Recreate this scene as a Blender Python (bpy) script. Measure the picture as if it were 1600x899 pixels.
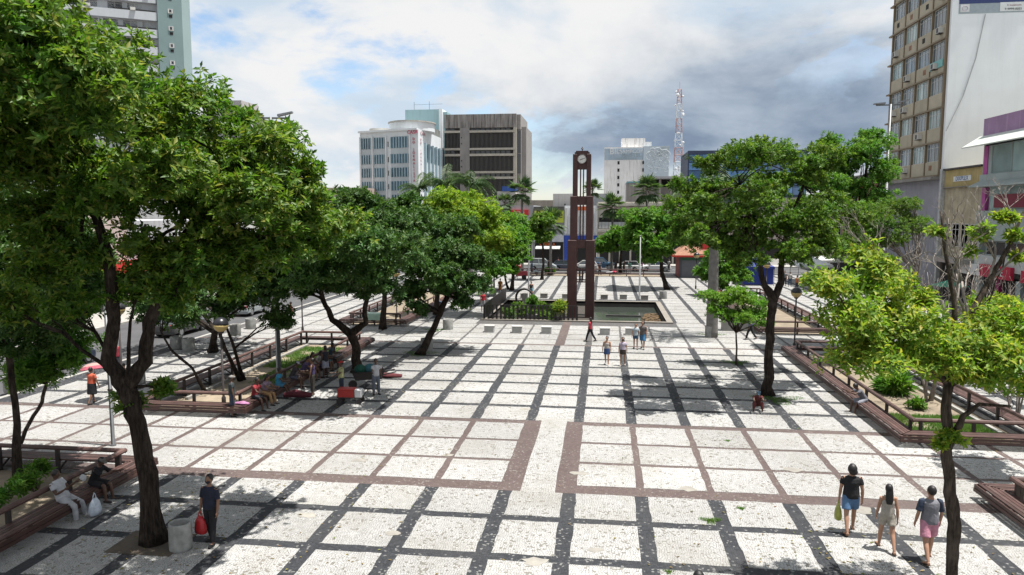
import bpy, math, random
import numpy as np
from mathutils import Vector, Matrix
R = math.radians
random.seed(7); rng = np.random.default_rng(7)
for o in list(bpy.data.objects): bpy.data.objects.remove(o)
scene = bpy.context.scene
COL = scene.collection

# ------------------------------------------------------------------ camera
FPX, CAMH, CX, CY = 1150.0, 8.2, 800.0, 449.5          # focal length in photo pixels, eye height
PITCH = math.atan(116.5/FPX); YAW = math.atan(145/math.hypot(FPX, 116.5))
cam = bpy.data.cameras.new('camera'); cam_o = bpy.data.objects.new('camera', cam); COL.objects.link(cam_o)
cam.sensor_width = 36; cam.lens = FPX/1600*36; cam.clip_end = 4000; cam.clip_start = .1
cam_o.location = (0, 0, CAMH); cam_o.rotation_euler = (R(90)-PITCH, 0, YAW)
scene.camera = cam_o
FW = np.array([-math.sin(YAW)*math.cos(PITCH), math.cos(YAW)*math.cos(PITCH), -math.sin(PITCH)])
RT = np.array([math.cos(YAW), math.sin(YAW), 0]); UP = np.cross(RT, FW)
def ray(x, y): return FW*FPX+RT*(x-CX)-UP*(y-CY)
def G(x, y, z=0.0):                                     # ground point under a photo pixel
    d = ray(x, y); t = (z-CAMH)/d[2]; return np.array([d[0]*t, d[1]*t, z])
def atY(x, y, Y):                                       # point at a known distance
    d = ray(x, y); t = Y/d[1]; return np.array([d[0]*t, Y, CAMH+d[2]*t])
def atX(x, y, X):
    d = ray(x, y); t = X/d[0]; return np.array([X, d[1]*t, CAMH+d[2]*t])
def proj(P):
    v = np.asarray(P, float)-np.array([0, 0, CAMH]); z = v@FW
    return CX+FPX*(v@RT)/z, CY-FPX*(v@UP)/z, z

# ------------------------------------------------------------------ light
SUN_EL, SUN_AZ = R(75), R(95)                          # azimuth from +Y clockwise: from the right, slightly behind
world = bpy.data.worlds.new('World'); scene.world = world; world.use_nodes = True
scene.view_settings.view_transform = 'Standard'; scene.view_settings.look = 'None'
scene.view_settings.exposure = 1.0; scene.view_settings.gamma = 1.0
def build_sky():
    nt = world.node_tree; N = nt.nodes; L = nt.links; N.clear()
    out = N.new('ShaderNodeOutputWorld')
    sky = N.new('ShaderNodeTexSky'); sky.sky_type = 'NISHITA'; sky.sun_disc = False
    sky.sun_elevation = SUN_EL; sky.sun_rotation = SUN_AZ; sky.air_density = 1.0; sky.dust_density = .6; sky.ozone_density = 1.5
    bg = N.new('ShaderNodeBackground'); bg.inputs[1].default_value = 0.09; L.new(sky.outputs[0], bg.inputs[0])
    tc = N.new('ShaderNodeTexCoord')
    def math_(op, a, b=None, c=False):
        n = N.new('ShaderNodeMath'); n.operation = op; n.use_clamp = c
        for i, v in enumerate((a, b)):
            if v is None: continue
            if isinstance(v, (int, float)): n.inputs[i].default_value = v
            else: L.new(v, n.inputs[i])
        return n.outputs[0]
    def vm(op, a, b):
        n = N.new('ShaderNodeVectorMath'); n.operation = op
        for i, v in enumerate((a, b)):
            if isinstance(v, tuple): n.inputs[i].default_value = v
            else: L.new(v, n.inputs[i])
        return n
    def mr(v, a, b, c=0., d=1., sm=True):
        n = N.new('ShaderNodeMapRange'); n.interpolation_type = 'SMOOTHSTEP' if sm else 'LINEAR'
        L.new(v, n.inputs[0])
        for i, q in enumerate((a, b, c, d)): n.inputs[i+1].default_value = q
        return n.outputs[0]
    def noise(vec, sc, det=8, rough=.55, dist=0.):
        n = N.new('ShaderNodeTexNoise'); L.new(vec, n.inputs['Vector']); n.inputs['Scale'].default_value = sc
        n.inputs['Detail'].default_value = det; n.inputs['Roughness'].default_value = rough; n.inputs['Distortion'].default_value = dist
        return n.outputs['Fac']
    def mix(f, a, b):
        n = N.new('ShaderNodeMix'); n.data_type = 'RGBA'
        L.new(f, n.inputs[0])
        for i, v in ((6, a), (7, b)):
            if isinstance(v, tuple): n.inputs[i].default_value = (*v, 1)
            else: L.new(v, n.inputs[i])
        return n.outputs[2]
    d = tc.outputs['Generated']
    sep = N.new('ShaderNodeSeparateXYZ'); L.new(d, sep.inputs[0])
    flat = vm('MULTIPLY', d, (1., 1., 2.3)).outputs[0]
    flat2 = vm('ADD', flat, (3.1, .7, 1.9)).outputs[0]
    cov = noise(flat, 3.2, 9, .56, .3)
    cov2 = noise(flat2, 9.0, 8, .6, .2)
    tone = noise(flat2, 3.6, 8, .56, .3)
    puff = noise(vm('ADD', vm('MULTIPLY', d, (1., 1., 1.5)).outputs[0], (.3, 2.2, .4)).outputs[0], 9.0, 9, .6, .15)
    # mostly overcast by thin bright cloud with blue holes
    c = math_('ADD', math_('MULTIPLY', cov, .75), math_('MULTIPLY', cov2, .25))
    mask = mr(c, .38, .47)
    white = mix(mr(tone, .36, .56), (.68, .80, .93), (1.0, 1.0, 1.0))
    # a broad rain cloud low over the roofs ahead and to the right
    ctr = (math.sin(R(10.0)), math.cos(R(10.0)), math.tan(R(6.6)))
    v = vm('SUBTRACT', d, ctr).outputs[0]
    v = vm('MULTIPLY', v, (1/.36, 0., 1/.12)).outputs[0]
    ln = N.new('ShaderNodeVectorMath'); ln.operation = 'LENGTH'; L.new(v, ln.inputs[0])
    wob = math_('ADD', ln.outputs['Value'], math_('MULTIPLY', math_('SUBTRACT', puff, .5), 1.15))
    dark = mr(wob, .15, 1.25, 1., 0.)
    front = mr(sep.outputs['Y'], .55, .8)
    dark = math_('MULTIPLY', dark, front)
    dcol = mix(mr(tone, .34, .66), (.235, .31, .43), (.54, .63, .74))
    # bright cumulus heads near the horizon
    heap = math_('MULTIPLY', mr(puff, .50, .60), mr(sep.outputs['Z'], .01, .16, 1., 0.))
    col = mix(heap, white, (1., 1., 1.))
    col = mix(dark, col, dcol)
    # thin clear strip right above the roofs
    low = mr(sep.outputs['Z'], .005, .085, .75, 0.)
    low = math_('MULTIPLY', low, mr(puff, .46, .56, 1., 0.))
    m2 = math_('MAXIMUM', math_('SUBTRACT', mask, low), math_('MULTIPLY', heap, .8), True)
    m2 = math_('MAXIMUM', m2, math_('MULTIPLY', dark, .97), True)
    cb = N.new('ShaderNodeBackground'); L.new(col, cb.inputs[0]); cb.inputs[1].default_value = .45
    ms = N.new('ShaderNodeMixShader'); L.new(m2, ms.inputs[0]); L.new(bg.outputs[0], ms.inputs[1]); L.new(cb.outputs[0], ms.inputs[2])
    L.new(ms.outputs[0], out.inputs[0])
build_sky()
sun = bpy.data.lights.new('sun', 'SUN'); sun.energy = 5.0; sun.angle = R(.53); sun.color = (1., .965, .915)
sun_o = bpy.data.objects.new('sun', sun); COL.objects.link(sun_o)
sdir = Vector((math.sin(SUN_AZ)*math.cos(SUN_EL), math.cos(SUN_AZ)*math.cos(SUN_EL), math.sin(SUN_EL)))
sun_o.rotation_euler = sdir.to_track_quat('Z', 'Y').to_euler(); sun_o.location = (40, -10, 80)

# ------------------------------------------------------------------ materials
MATS = {}
def newmat(name):
    m = bpy.data.materials.new(name); m.use_nodes = True; nt = m.node_tree; nt.nodes.clear()
    out = nt.nodes.new('ShaderNodeOutputMaterial'); return m, nt, out
def nd(nt, t, **kw):
    n = nt.nodes.new(t)
    for k, v in kw.items(): setattr(n, k, v)
    return n
def pm(name, col, rough=.7, var=.18, scale=3., bump=0., bscale=40., metal=0., streak=0., sthr=.50, spec=.4, dirt=(.10, .09, .08), coat=0.):
    """general painted / stone / cloth material: tone noise, grime streaks, fine relief"""
    if name in MATS: return MATS[name]
    col = tuple(c*.86 for c in col); dirt = tuple(c*.86 for c in dirt)
    m, nt, out = newmat(name); L = nt.links
    b = nd(nt, 'ShaderNodeBsdfPrincipled'); L.new(b.outputs[0], out.inputs[0])
    b.inputs['Roughness'].default_value = rough; b.inputs['Metallic'].default_value = metal
    b.inputs['Specular IOR Level'].default_value = spec; b.inputs['Coat Weight'].default_value = coat
    g = nd(nt, 'ShaderNodeNewGeometry'); oi = nd(nt, 'ShaderNodeObjectInfo')
    n1 = nd(nt, 'ShaderNodeTexNoise'); n1.inputs['Scale'].default_value = scale; n1.inputs['Detail'].default_value = 6; n1.inputs['Roughness'].default_value = .6
    L.new(g.outputs['Position'], n1.inputs['Vector'])
    mx = nd(nt, 'ShaderNodeMix', data_type='RGBA')
    mp = nd(nt, 'ShaderNodeMapRange'); mp.inputs[1].default_value = .3; mp.inputs[2].default_value = .7; L.new(n1.outputs['Fac'], mp.inputs[0])
    L.new(mp.outputs[0], mx.inputs[0])
    mx.inputs[6].default_value = (*[c*(1-var) for c in col], 1); mx.inputs[7].default_value = (*[min(1, c*(1+var*.7)) for c in col], 1)
    src = mx.outputs[2]
    hs = nd(nt, 'ShaderNodeHueSaturation')
    mv = nd(nt, 'ShaderNodeMapRange'); mv.inputs[3].default_value = 1-var*.5; mv.inputs[4].default_value = 1+var*.5; L.new(oi.outputs['Random'], mv.inputs[0])
    L.new(mv.outputs[0], hs.inputs['Value']); L.new(src, hs.inputs['Color']); src = hs.outputs[0]
    if streak > 0:
        vmn = nd(nt, 'ShaderNodeVectorMath', operation='MULTIPLY'); vmn.inputs[1].default_value = (1.6, 1.6, .12); L.new(g.outputs['Position'], vmn.inputs[0])
        n2 = nd(nt, 'ShaderNodeTexNoise'); n2.inputs['Scale'].default_value = 1.3; n2.inputs['Detail'].default_value = 7; n2.inputs['Roughness'].default_value = .65
        L.new(vmn.outputs[0], n2.inputs['Vector'])
        ms = nd(nt, 'ShaderNodeMapRange'); ms.inputs[1].default_value = sthr; ms.inputs[2].default_value = sthr+.22; ms.inputs[4].default_value = streak; L.new(n2.outputs['Fac'], ms.inputs[0])
        m3 = nd(nt, 'ShaderNodeMix', data_type='RGBA'); L.new(ms.outputs[0], m3.inputs[0]); L.new(src, m3.inputs[6]); m3.inputs[7].default_value = (*dirt, 1)
        src = m3.outputs[2]
    L.new(src, b.inputs['Base Color'])
    if bump > 0:
        n4 = nd(nt, 'ShaderNodeTexNoise'); n4.inputs['Scale'].default_value = bscale; n4.inputs['Detail'].default_value = 4; L.new(g.outputs['Position'], n4.inputs['Vector'])
        bp = nd(nt, 'ShaderNodeBump'); bp.inputs['Strength'].default_value = bump; bp.inputs['Distance'].default_value = .02
        L.new(n4.outputs['Fac'], bp.inputs['Height']); L.new(bp.outputs[0], b.inputs['Normal'])
    MATS[name] = m; return m
def mosaic(name, c1, c2, joint, stray, stray_amt, scale, stain):
    """hand-laid stone mosaic: every small stone its own tone, recessed joints, stray stones, stains"""
    m, nt, out = newmat(name); L = nt.links
    b = nd(nt, 'ShaderNodeBsdfPrincipled'); L.new(b.outputs[0], out.inputs[0]); b.inputs['Roughness'].default_value = .82; b.inputs['Specular IOR Level'].default_value = .3
    g = nd(nt, 'ShaderNodeNewGeometry')
    wn = nd(nt, 'ShaderNodeTexNoise'); wn.inputs['Scale'].default_value = 1.4; wn.inputs['Detail'].default_value = 3; L.new(g.outputs['Position'], wn.inputs['Vector'])
    wa = nd(nt, 'ShaderNodeVectorMath', operation='SCALE'); wa.inputs[3].default_value = .35; L.new(wn.outputs['Color'], wa.inputs[0])
    ad = nd(nt, 'ShaderNodeVectorMath', operation='ADD'); L.new(g.outputs['Position'], ad.inputs[0]); L.new(wa.outputs[0], ad.inputs[1])
    vf = nd(nt, 'ShaderNodeTexVoronoi', voronoi_dimensions='2D', feature='F1'); ve = nd(nt, 'ShaderNodeTexVoronoi', voronoi_dimensions='2D', feature='DISTANCE_TO_EDGE')
    for v in (vf, ve):
        v.inputs['Scale'].default_value = scale; v.inputs['Randomness'].default_value = .72; L.new(ad.outputs[0], v.inputs['Vector'])
    sx = nd(nt, 'ShaderNodeSeparateColor'); L.new(vf.outputs['Color'], sx.inputs[0])
    mx = nd(nt, 'ShaderNodeMix', data_type='RGBA'); L.new(sx.outputs[0], mx.inputs[0]); mx.inputs[6].default_value = (*c1, 1); mx.inputs[7].default_value = (*c2, 1)
    st = nd(nt, 'ShaderNodeMath', operation='GREATER_THAN'); st.inputs[1].default_value = 1-stray_amt
    ns = nd(nt, 'ShaderNodeTexNoise'); ns.inputs['Scale'].default_value = .55; ns.inputs['Detail'].default_value = 5; L.new(g.outputs['Position'], ns.inputs['Vector'])
    s2 = nd(nt, 'ShaderNodeMath', operation='MULTIPLY_ADD'); L.new(ns.outputs['Fac'], s2.inputs[0]); s2.inputs[1].default_value = .5; L.new(sx.outputs[1], s2.inputs[2])
    s3 = nd(nt, 'ShaderNodeMath', operation='SUBTRACT'); L.new(s2.outputs[0], s3.inputs[0]); s3.inputs[1].default_value = .25
    L.new(s3.outputs[0], st.inputs[0])
    m2 = nd(nt, 'ShaderNodeMix', data_type='RGBA'); L.new(st.outputs[0], m2.inputs[0]); L.new(mx.outputs[2], m2.inputs[6]); m2.inputs[7].default_value = (*stray, 1)
    jm = nd(nt, 'ShaderNodeMapRange'); jm.inputs[1].default_value = .02; jm.inputs[2].default_value = .13; L.new(ve.outputs['Distance'], jm.inputs[0])
    jn = nd(nt, 'ShaderNodeTexNoise'); jn.inputs['Scale'].default_value = 5.; jn.inputs['Detail'].default_value = 4; L.new(g.outputs['Position'], jn.inputs['Vector'])
    jr = nd(nt, 'ShaderNodeMapRange'); jr.inputs[1].default_value = .36; jr.inputs[2].default_value = .62; jr.inputs[3].default_value = .75; jr.inputs[4].default_value = 0.; L.new(jn.outputs['Fac'], jr.inputs[0])
    jx = nd(nt, 'ShaderNodeMath', operation='MAXIMUM'); L.new(jm.outputs[0], jx.inputs[0]); L.new(jr.outputs[0], jx.inputs[1])
    m3 = nd(nt, 'ShaderNodeMix', data_type='RGBA'); L.new(jx.outputs[0], m3.inputs[0]); m3.inputs[6].default_value = (*joint, 1); L.new(m2.outputs[2], m3.inputs[7])
    n5 = nd(nt, 'ShaderNodeTexNoise'); n5.inputs['Scale'].default_value = .33; n5.inputs['Detail'].default_value = 9; n5.inputs['Roughness'].default_value = .68; L.new(g.outputs['Position'], n5.inputs['Vector'])
    r5 = nd(nt, 'ShaderNodeMapRange'); r5.inputs[1].default_value = .48; r5.inputs[2].default_value = .75; r5.inputs[4].default_value = .55; L.new(n5.outputs['Fac'], r5.inputs[0])
    m5 = nd(nt, 'ShaderNodeMix', data_type='RGBA'); L.new(r5.outputs[0], m5.inputs[0]); L.new(m3.outputs[2], m5.inputs[6]); m5.inputs[7].default_value = (*stain, 1)
    oi = nd(nt, 'ShaderNodeObjectInfo'); hv = nd(nt, 'ShaderNodeHueSaturation'); vr = nd(nt, 'ShaderNodeMapRange'); vr.inputs[3].default_value = .90; vr.inputs[4].default_value = 1.06
    L.new(oi.outputs['Random'], vr.inputs[0]); n6 = nd(nt, 'ShaderNodeTexNoise'); n6.inputs['Scale'].default_value = .12; n6.inputs['Detail'].default_value = 4; L.new(g.outputs['Position'], n6.inputs['Vector'])
    v6 = nd(nt, 'ShaderNodeMapRange'); v6.inputs[1].default_value = .35; v6.inputs[2].default_value = .65; v6.inputs[3].default_value = .86; v6.inputs[4].default_value = 1.06; L.new(n6.outputs['Fac'], v6.inputs[0])
    v7 = nd(nt, 'ShaderNodeMath', operation='MULTIPLY'); L.new(vr.outputs[0], v7.inputs[0]); L.new(v6.outputs[0], v7.inputs[1]); L.new(v7.outputs[0], hv.inputs['Value']); L.new(m5.outputs[2], hv.inputs['Color'])
    L.new(hv.outputs[0], b.inputs['Base Color'])
    bp = nd(nt, 'ShaderNodeBump'); bp.inputs['Strength'].default_value = .5; bp.inputs['Distance'].default_value = .012
    L.new(jm.outputs[0], bp.inputs['Height']); L.new(bp.outputs[0], b.inputs['Normal'])
    MATS[name] = m; return m
M_WHITE = mosaic('limestone_mosaic', (.298, .295, .283), (.36, .357, .347), (.075, .072, .066), (.17, .16, .14), .07, 16., (.175, .16, .13))
M_BLACK = mosaic('basalt_mosaic', (.019, .021, .025), (.040, .042, .047), (.022, .022, .023), (.15, .15, .146), .085, 16., (.062, .061, .060))
M_RED = mosaic('red_stone_mosaic', (.078, .056, .052), (.115, .086, .080), (.066, .05, .046), (.17, .15, .138), .06, 16., (.125, .10, .092))
M_GREY = mosaic('grey_stone_mosaic', (.064, .062, .062), (.095, .092, .09), (.05, .048, .047), (.15, .145, .138), .06, 16., (.108, .10, .094))
def leafmat(name, cols, trans=.35, rough=.42, hue=.03, gain=.98):
    m, nt, out = newmat(name); L = nt.links
    b = nd(nt, 'ShaderNodeBsdfPrincipled'); b.inputs['Roughness'].default_value = rough+.1; b.inputs['Specular IOR Level'].default_value = .28
    t = nd(nt, 'ShaderNodeBsdfTranslucent'); mx = nd(nt, 'ShaderNodeMixShader'); mx.inputs[0].default_value = trans
    g = nd(nt, 'ShaderNodeNewGeometry'); cr = nd(nt, 'ShaderNodeValToRGB')
    el = cr.color_ramp.elements
    while len(el) > 1: el.remove(el[-1])
    el[0].position = cols[0][0]; el[0].color = (*cols[0][1], 1)
    for p, c in cols[1:]: e = el.new(p); e.color = (*c, 1)
    for e in el: e.color = (*[v*gain for v in e.color[:3]], 1)
    L.new(g.outputs['Random Per Island'], cr.inputs[0])
    n = nd(nt, 'ShaderNodeTexNoise'); n.inputs['Scale'].default_value = .9; n.inputs['Detail'].default_value = 3; L.new(g.outputs['Position'], n.inputs['Vector'])
    hs = nd(nt, 'ShaderNodeHueSaturation'); mr = nd(nt, 'ShaderNodeMapRange'); mr.inputs[1].default_value = .3; mr.inputs[2].default_value = .7
    mr.inputs[3].default_value = .5-hue*.6; mr.inputs[4].default_value = .5+hue*.6; L.new(n.outputs['Fac'], mr.inputs[0]); L.new(mr.outputs[0], hs.inputs['Hue'])
    L.new(cr.outputs[0], hs.inputs['Color'])
    L.new(hs.outputs[0], b.inputs['Base Color'])
    tc = nd(nt, 'ShaderNodeMix', data_type='RGBA', blend_type='MULTIPLY'); tc.inputs[0].default_value = 1; L.new(hs.outputs[0], tc.inputs[6]); tc.inputs[7].default_value = (1.5, 1.6, .7, 1)
    L.new(tc.outputs[2], t.inputs[0])
    L.new(b.outputs[0], mx.inputs[1]); L.new(t.outputs[0], mx.inputs[2]); L.new(mx.outputs[0], out.inputs[0])
    MATS[name] = m; return m
def barkmat(name, c0, c1, sc=16.):
    """bark: upright cracks and ridges, lichen blotches"""
    m, nt, out = newmat(name); L = nt.links
    b = nd(nt, 'ShaderNodeBsdfPrincipled'); L.new(b.outputs[0], out.inputs[0]); b.inputs['Roughness'].default_value = .95; b.inputs['Specular IOR Level'].default_value = .15
    g = nd(nt, 'ShaderNodeNewGeometry'); v = nd(nt, 'ShaderNodeVectorMath', operation='MULTIPLY'); v.inputs[1].default_value = (1., 1., .16); L.new(g.outputs['Position'], v.inputs[0])
    n = nd(nt, 'ShaderNodeTexNoise'); n.inputs['Scale'].default_value = sc; n.inputs['Detail'].default_value = 6; n.inputs['Roughness'].default_value = .7; L.new(v.outputs[0], n.inputs['Vector'])
    r = nd(nt, 'ShaderNodeMapRange'); r.inputs[1].default_value = .38; r.inputs[2].default_value = .62; L.new(n.outputs['Fac'], r.inputs[0])
    n2 = nd(nt, 'ShaderNodeTexNoise'); n2.inputs['Scale'].default_value = 2.6; n2.inputs['Detail'].default_value = 5; L.new(g.outputs['Position'], n2.inputs['Vector'])
    r2 = nd(nt, 'ShaderNodeMapRange'); r2.inputs[1].default_value = .52; r2.inputs[2].default_value = .68; r2.inputs[4].default_value = .6; L.new(n2.outputs['Fac'], r2.inputs[0])
    mx = nd(nt, 'ShaderNodeMix', data_type='RGBA'); L.new(r.outputs[0], mx.inputs[0]); mx.inputs[6].default_value = (*c0, 1); mx.inputs[7].default_value = (*c1, 1)
    m2 = nd(nt, 'ShaderNodeMix', data_type='RGBA'); L.new(r2.outputs[0], m2.inputs[0]); L.new(mx.outputs[2], m2.inputs[6]); m2.inputs[7].default_value = (*[c*1.5+.01 for c in c1], 1)
    L.new(m2.outputs[2], b.inputs['Base Color']); bp = nd(nt, 'ShaderNodeBump'); bp.inputs['Strength'].default_value = 1.; bp.inputs['Distance'].default_value = .035; L.new(r.outputs[0], bp.inputs['Height']); L.new(bp.outputs[0], b.inputs['Normal'])
    MATS[name] = m; return m
def glassmat(name, col, rough=.08, spec=.8):
    m, nt, out = newmat(name); L = nt.links
    b = nd(nt, 'ShaderNodeBsdfPrincipled'); L.new(b.outputs[0], out.inputs[0]); b.inputs['Roughness'].default_value = rough; b.inputs['Specular IOR Level'].default_value = spec
    g = nd(nt, 'ShaderNodeObjectInfo'); gp = nd(nt, 'ShaderNodeNewGeometry')
    n = nd(nt, 'ShaderNodeTexNoise'); n.inputs['Scale'].default_value = .8; L.new(gp.outputs['Position'], n.inputs['Vector'])
    ad = nd(nt, 'ShaderNodeMath', operation='ADD'); L.new(g.outputs['Random'], ad.inputs[0]); L.new(n.outputs['Fac'], ad.inputs[1])
    mr = nd(nt, 'ShaderNodeMapRange'); mr.inputs[1].default_value = .3; mr.inputs[2].default_value = 1.6; L.new(ad.outputs[0], mr.inputs[0])
    mx = nd(nt, 'ShaderNodeMix', data_type='RGBA'); L.new(mr.outputs[0], mx.inputs[0]); mx.inputs[6].default_value = (*[c*.45 for c in col], 1); mx.inputs[7].default_value = (*[min(1, c*1.7) for c in col], 1)
    L.new(mx.outputs[2], b.inputs['Base Color']); MATS[name] = m; return m
def flat(name, col, rough=.6, **k): return pm(name, col, rough, var=k.pop('var', .1), **k)

# ------------------------------------------------------------------ mesh helpers
class MB:
    """collects boxes, tubes, prisms and lathes and links them as ONE mesh object"""
    def __init__(s): s.v = []; s.f = []; s.m = []; s.mi = 0
    def add(s, vs, fs):
        o = len(s.v); s.v += [tuple(map(float, p)) for p in vs]; s.f += [tuple(i+o for i in f) for f in fs]; s.m += [s.mi]*len(fs); return s
    def box(s, x0, x1, y0, y1, z0, z1):
        return s.add([(x0,y0,z0),(x1,y0,z0),(x1,y1,z0),(x0,y1,z0),(x0,y0,z1),(x1,y0,z1),(x1,y1,z1),(x0,y1,z1)],
                     [(0,3,2,1),(4,5,6,7),(0,1,5,4),(1,2,6,5),(2,3,7,6),(3,0,4,7)])
    def bevbox(s, x0, x1, y0, y1, z0, z1, b=.02):
        """box with chamfered upright edges and top"""
        p = [(x0+b,y0),(x1-b,y0),(x1,y0+b),(x1,y1-b),(x1-b,y1),(x0+b,y1),(x0,y1-b),(x0,y0+b)]
        q = [(min(max(x,x0+b),x1-b),min(max(y,y0+b),y1-b)) for x, y in p]
        vs = [(x,y,z0) for x,y in p]+[(x,y,z1-b) for x,y in p]+[(x,y,z1) for x,y in q]
        fs = [tuple(range(7,-1,-1)), tuple(range(16,24))]
        for l in (0, 8):
            for i in range(8): j = (i+1)%8; fs.append((l+i,l+j,l+8+j,l+8+i))
        return s.add(vs, fs)
    def prism(s, poly, z0, z1):
        n = len(poly); vs = [(x,y,z0) for x,y in poly]+[(x,y,z1) for x,y in poly]
        fs = [tuple(range(n-1,-1,-1)), tuple(range(n,2*n))]+[(i,(i+1)%n,n+(i+1)%n,n+i) for i in range(n)]
        return s.add(vs, fs)
    def extr(s, poly, axis, a0, a1):
        """polygon in the plane across `axis` ('x': (y,z); 'y': (x,z)) extruded from a0 to a1"""
        n = len(poly)
        f = (lambda p, a: (a, p[0], p[1])) if axis == 'x' else (lambda p, a: (p[0], a, p[1]))
        vs = [f(p, a0) for p in poly]+[f(p, a1) for p in poly]
        fs = [tuple(range(n-1,-1,-1)), tuple(range(n,2*n))]+[(i,(i+1)%n,n+(i+1)%n,n+i) for i in range(n)]
        return s.add(vs, fs)
    def tube(s, pts, rad, n=8, cap=True, flatn=None, jag=0., jr=random):
        """tube through points; rad = radius or (across, along) pair per point"""
        P = [Vector(p) for p in pts]; k = len(P)
        if not isinstance(rad, (list, tuple)): rad = [rad]*k
        vs = []; ref = None; jn = [jr.uniform(-1,1) for _ in range(n)]
        for i in range(k):
            if jag: jn = [q*.75+jr.uniform(-.6,.6) for q in jn]
            t = (P[min(i+1,k-1)]-P[max(i-1,0)])
            t = t.normalized() if t.length > 1e-9 else Vector((0,0,1))
            if ref is None: ref = Vector(flatn) if flatn else (Vector((1,0,0)) if abs(t.x) < .8 else Vector((0,1,0)))
            a = (ref-t*ref.dot(t)).normalized(); b = t.cross(a); ref = a
            ra, rb = rad[i] if isinstance(rad[i], (list, tuple)) else (rad[i], rad[i])
            for j in range(n):
                w = 2*math.pi*j/n; q = 1+jag*jn[j]; vs.append(P[i]+a*math.cos(w)*ra*q+b*math.sin(w)*rb*q)
        fs = [(i*n+j, i*n+(j+1)%n, (i+1)*n+(j+1)%n, (i+1)*n+j) for i in range(k-1) for j in range(n)]
        if cap: fs += [tuple(range(n-1,-1,-1)), tuple(range((k-1)*n, k*n))]
        return s.add(vs, fs)
    def lathe(s, prof, c=(0,0,0), n=16):
        vs = []; 
        for r, z in prof:
            for j in range(n): w = 2*math.pi*j/n; vs.append((c[0]+r*math.cos(w), c[1]+r*math.sin(w), c[2]+z))
        k = len(prof)
        fs = [(i*n+j, i*n+(j+1)%n, (i+1)*n+(j+1)%n, (i+1)*n+j) for i in range(k-1) for j in range(n)]
        fs += [tuple(range(n-1,-1,-1)), tuple(range((k-1)*n, k*n))]
        return s.add(vs, fs)
    def ell(s, c, r, n=10, m=6, rot=None):
        vs = []; fs = []
        for i in range(m+1):
            th = math.pi*i/m
            for j in range(n):
                w = 2*math.pi*j/n; p = Vector((r[0]*math.sin(th)*math.cos(w), r[1]*math.sin(th)*math.sin(w), r[2]*math.cos(th)))
                if rot is not None: p = rot@p
                vs.append(Vector(c)+p)
        for i in range(m):
            for j in range(n): fs.append((i*n+j, (i+1)*n+j, (i+1)*n+(j+1)%n, i*n+(j+1)%n))
        return s.add(vs, fs)
    def bar(s, a, b, w, h):
        """rectangular bar from a to b, width w across, height h"""
        a = Vector(a); b = Vector(b); t = (b-a).normalized(); u = t.cross(Vector((0,0,1)))
        u = Vector((1,0,0)) if u.length < 1e-6 else u.normalized()
        q = u.cross(t); vs = []
        for p in (a, b):
            for i, j in ((-1,-1),(1,-1),(1,1),(-1,1)): vs.append(p+u*i*w/2+q*j*h/2)
        return s.add(vs, [(0,3,2,1),(4,5,6,7),(0,1,5,4),(1,2,6,5),(2,3,7,6),(3,0,4,7)])
    def mesh(s, name, mats, smooth=False):
        me = bpy.data.meshes.new(name); me.from_pydata(s.v, [], s.f)
        for m in (mats if isinstance(mats, (list, tuple)) else [mats]): me.materials.append(m)
        if any(s.m): me.polygons.foreach_set('material_index', s.m)
        if smooth: me.polygons.foreach_set('use_smooth', [True]*len(s.f))
        me.update(); return me
    def build(s, name, mats, parent=None, smooth=False, loc=None, rz=0.):
        return link(name, s.mesh(name, mats, smooth), parent, loc, rz)
def link(name, data, parent=None, loc=None, rz=0.):
    o = bpy.data.objects.new(name, data); COL.objects.link(o)
    if parent is not None: o.parent = parent
    if loc is not None: o.location = loc
    if rz: o.rotation_euler = (0, 0, rz)
    return o
def tag(o, label, cat, group=None, kind=None):
    if label: o['label'] = label
    if cat: o['category'] = cat
    if group: o['group'] = group
    if kind: o['kind'] = kind
    return o
def thing(name, label, cat, loc=(0,0,0), rz=0., group=None):
    o = bpy.data.objects.new(name, None); COL.objects.link(o); o.empty_display_size = .2
    o.location = tuple(map(float, loc)); o.rotation_euler = (0, 0, rz)
    return tag(o, label, cat, group)
def struct(name, mb, mat, parent=None):
    o = mb.build(name, mat, parent); o['kind'] = 'structure'; return o
def copy_tree(o, parent=None, loc=None, rz=None, label=None):
    c = o.copy(); COL.objects.link(c)
    if parent is not None: c.parent = parent
    if loc is not None: c.location = tuple(map(float, loc))
    if rz is not None: c.rotation_euler = (0, 0, rz)
    if label: c['label'] = label
    for ch in list(o.children): copy_tree(ch, c)
    return c
def text(name, body, size, mat, parent, loc, rot, extrude=.02, align='CENTER', sx=1.):
    cu = bpy.data.curves.new(name, 'FONT'); cu.body = body; cu.size = size; cu.extrude = extrude; cu.align_x = align; cu.align_y = 'CENTER'; cu.resolution_u = 3
    t = bpy.data.objects.new(name, cu); COL.objects.link(t)
    bpy.context.view_layer.update()
    me = bpy.data.meshes.new_from_object(t.evaluated_get(bpy.context.evaluated_depsgraph_get()))
    bpy.data.objects.remove(t); me.materials.clear(); me.materials.append(mat)
    o = link(name, me, parent, tuple(map(float, loc))); o.rotation_euler = rot; o.scale = (sx, 1, 1); return o
FRONT = (R(90), 0, 0)                                    # lettering that faces -Y
WESTW = (R(90), 0, R(-90))                               # lettering that faces -X
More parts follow.
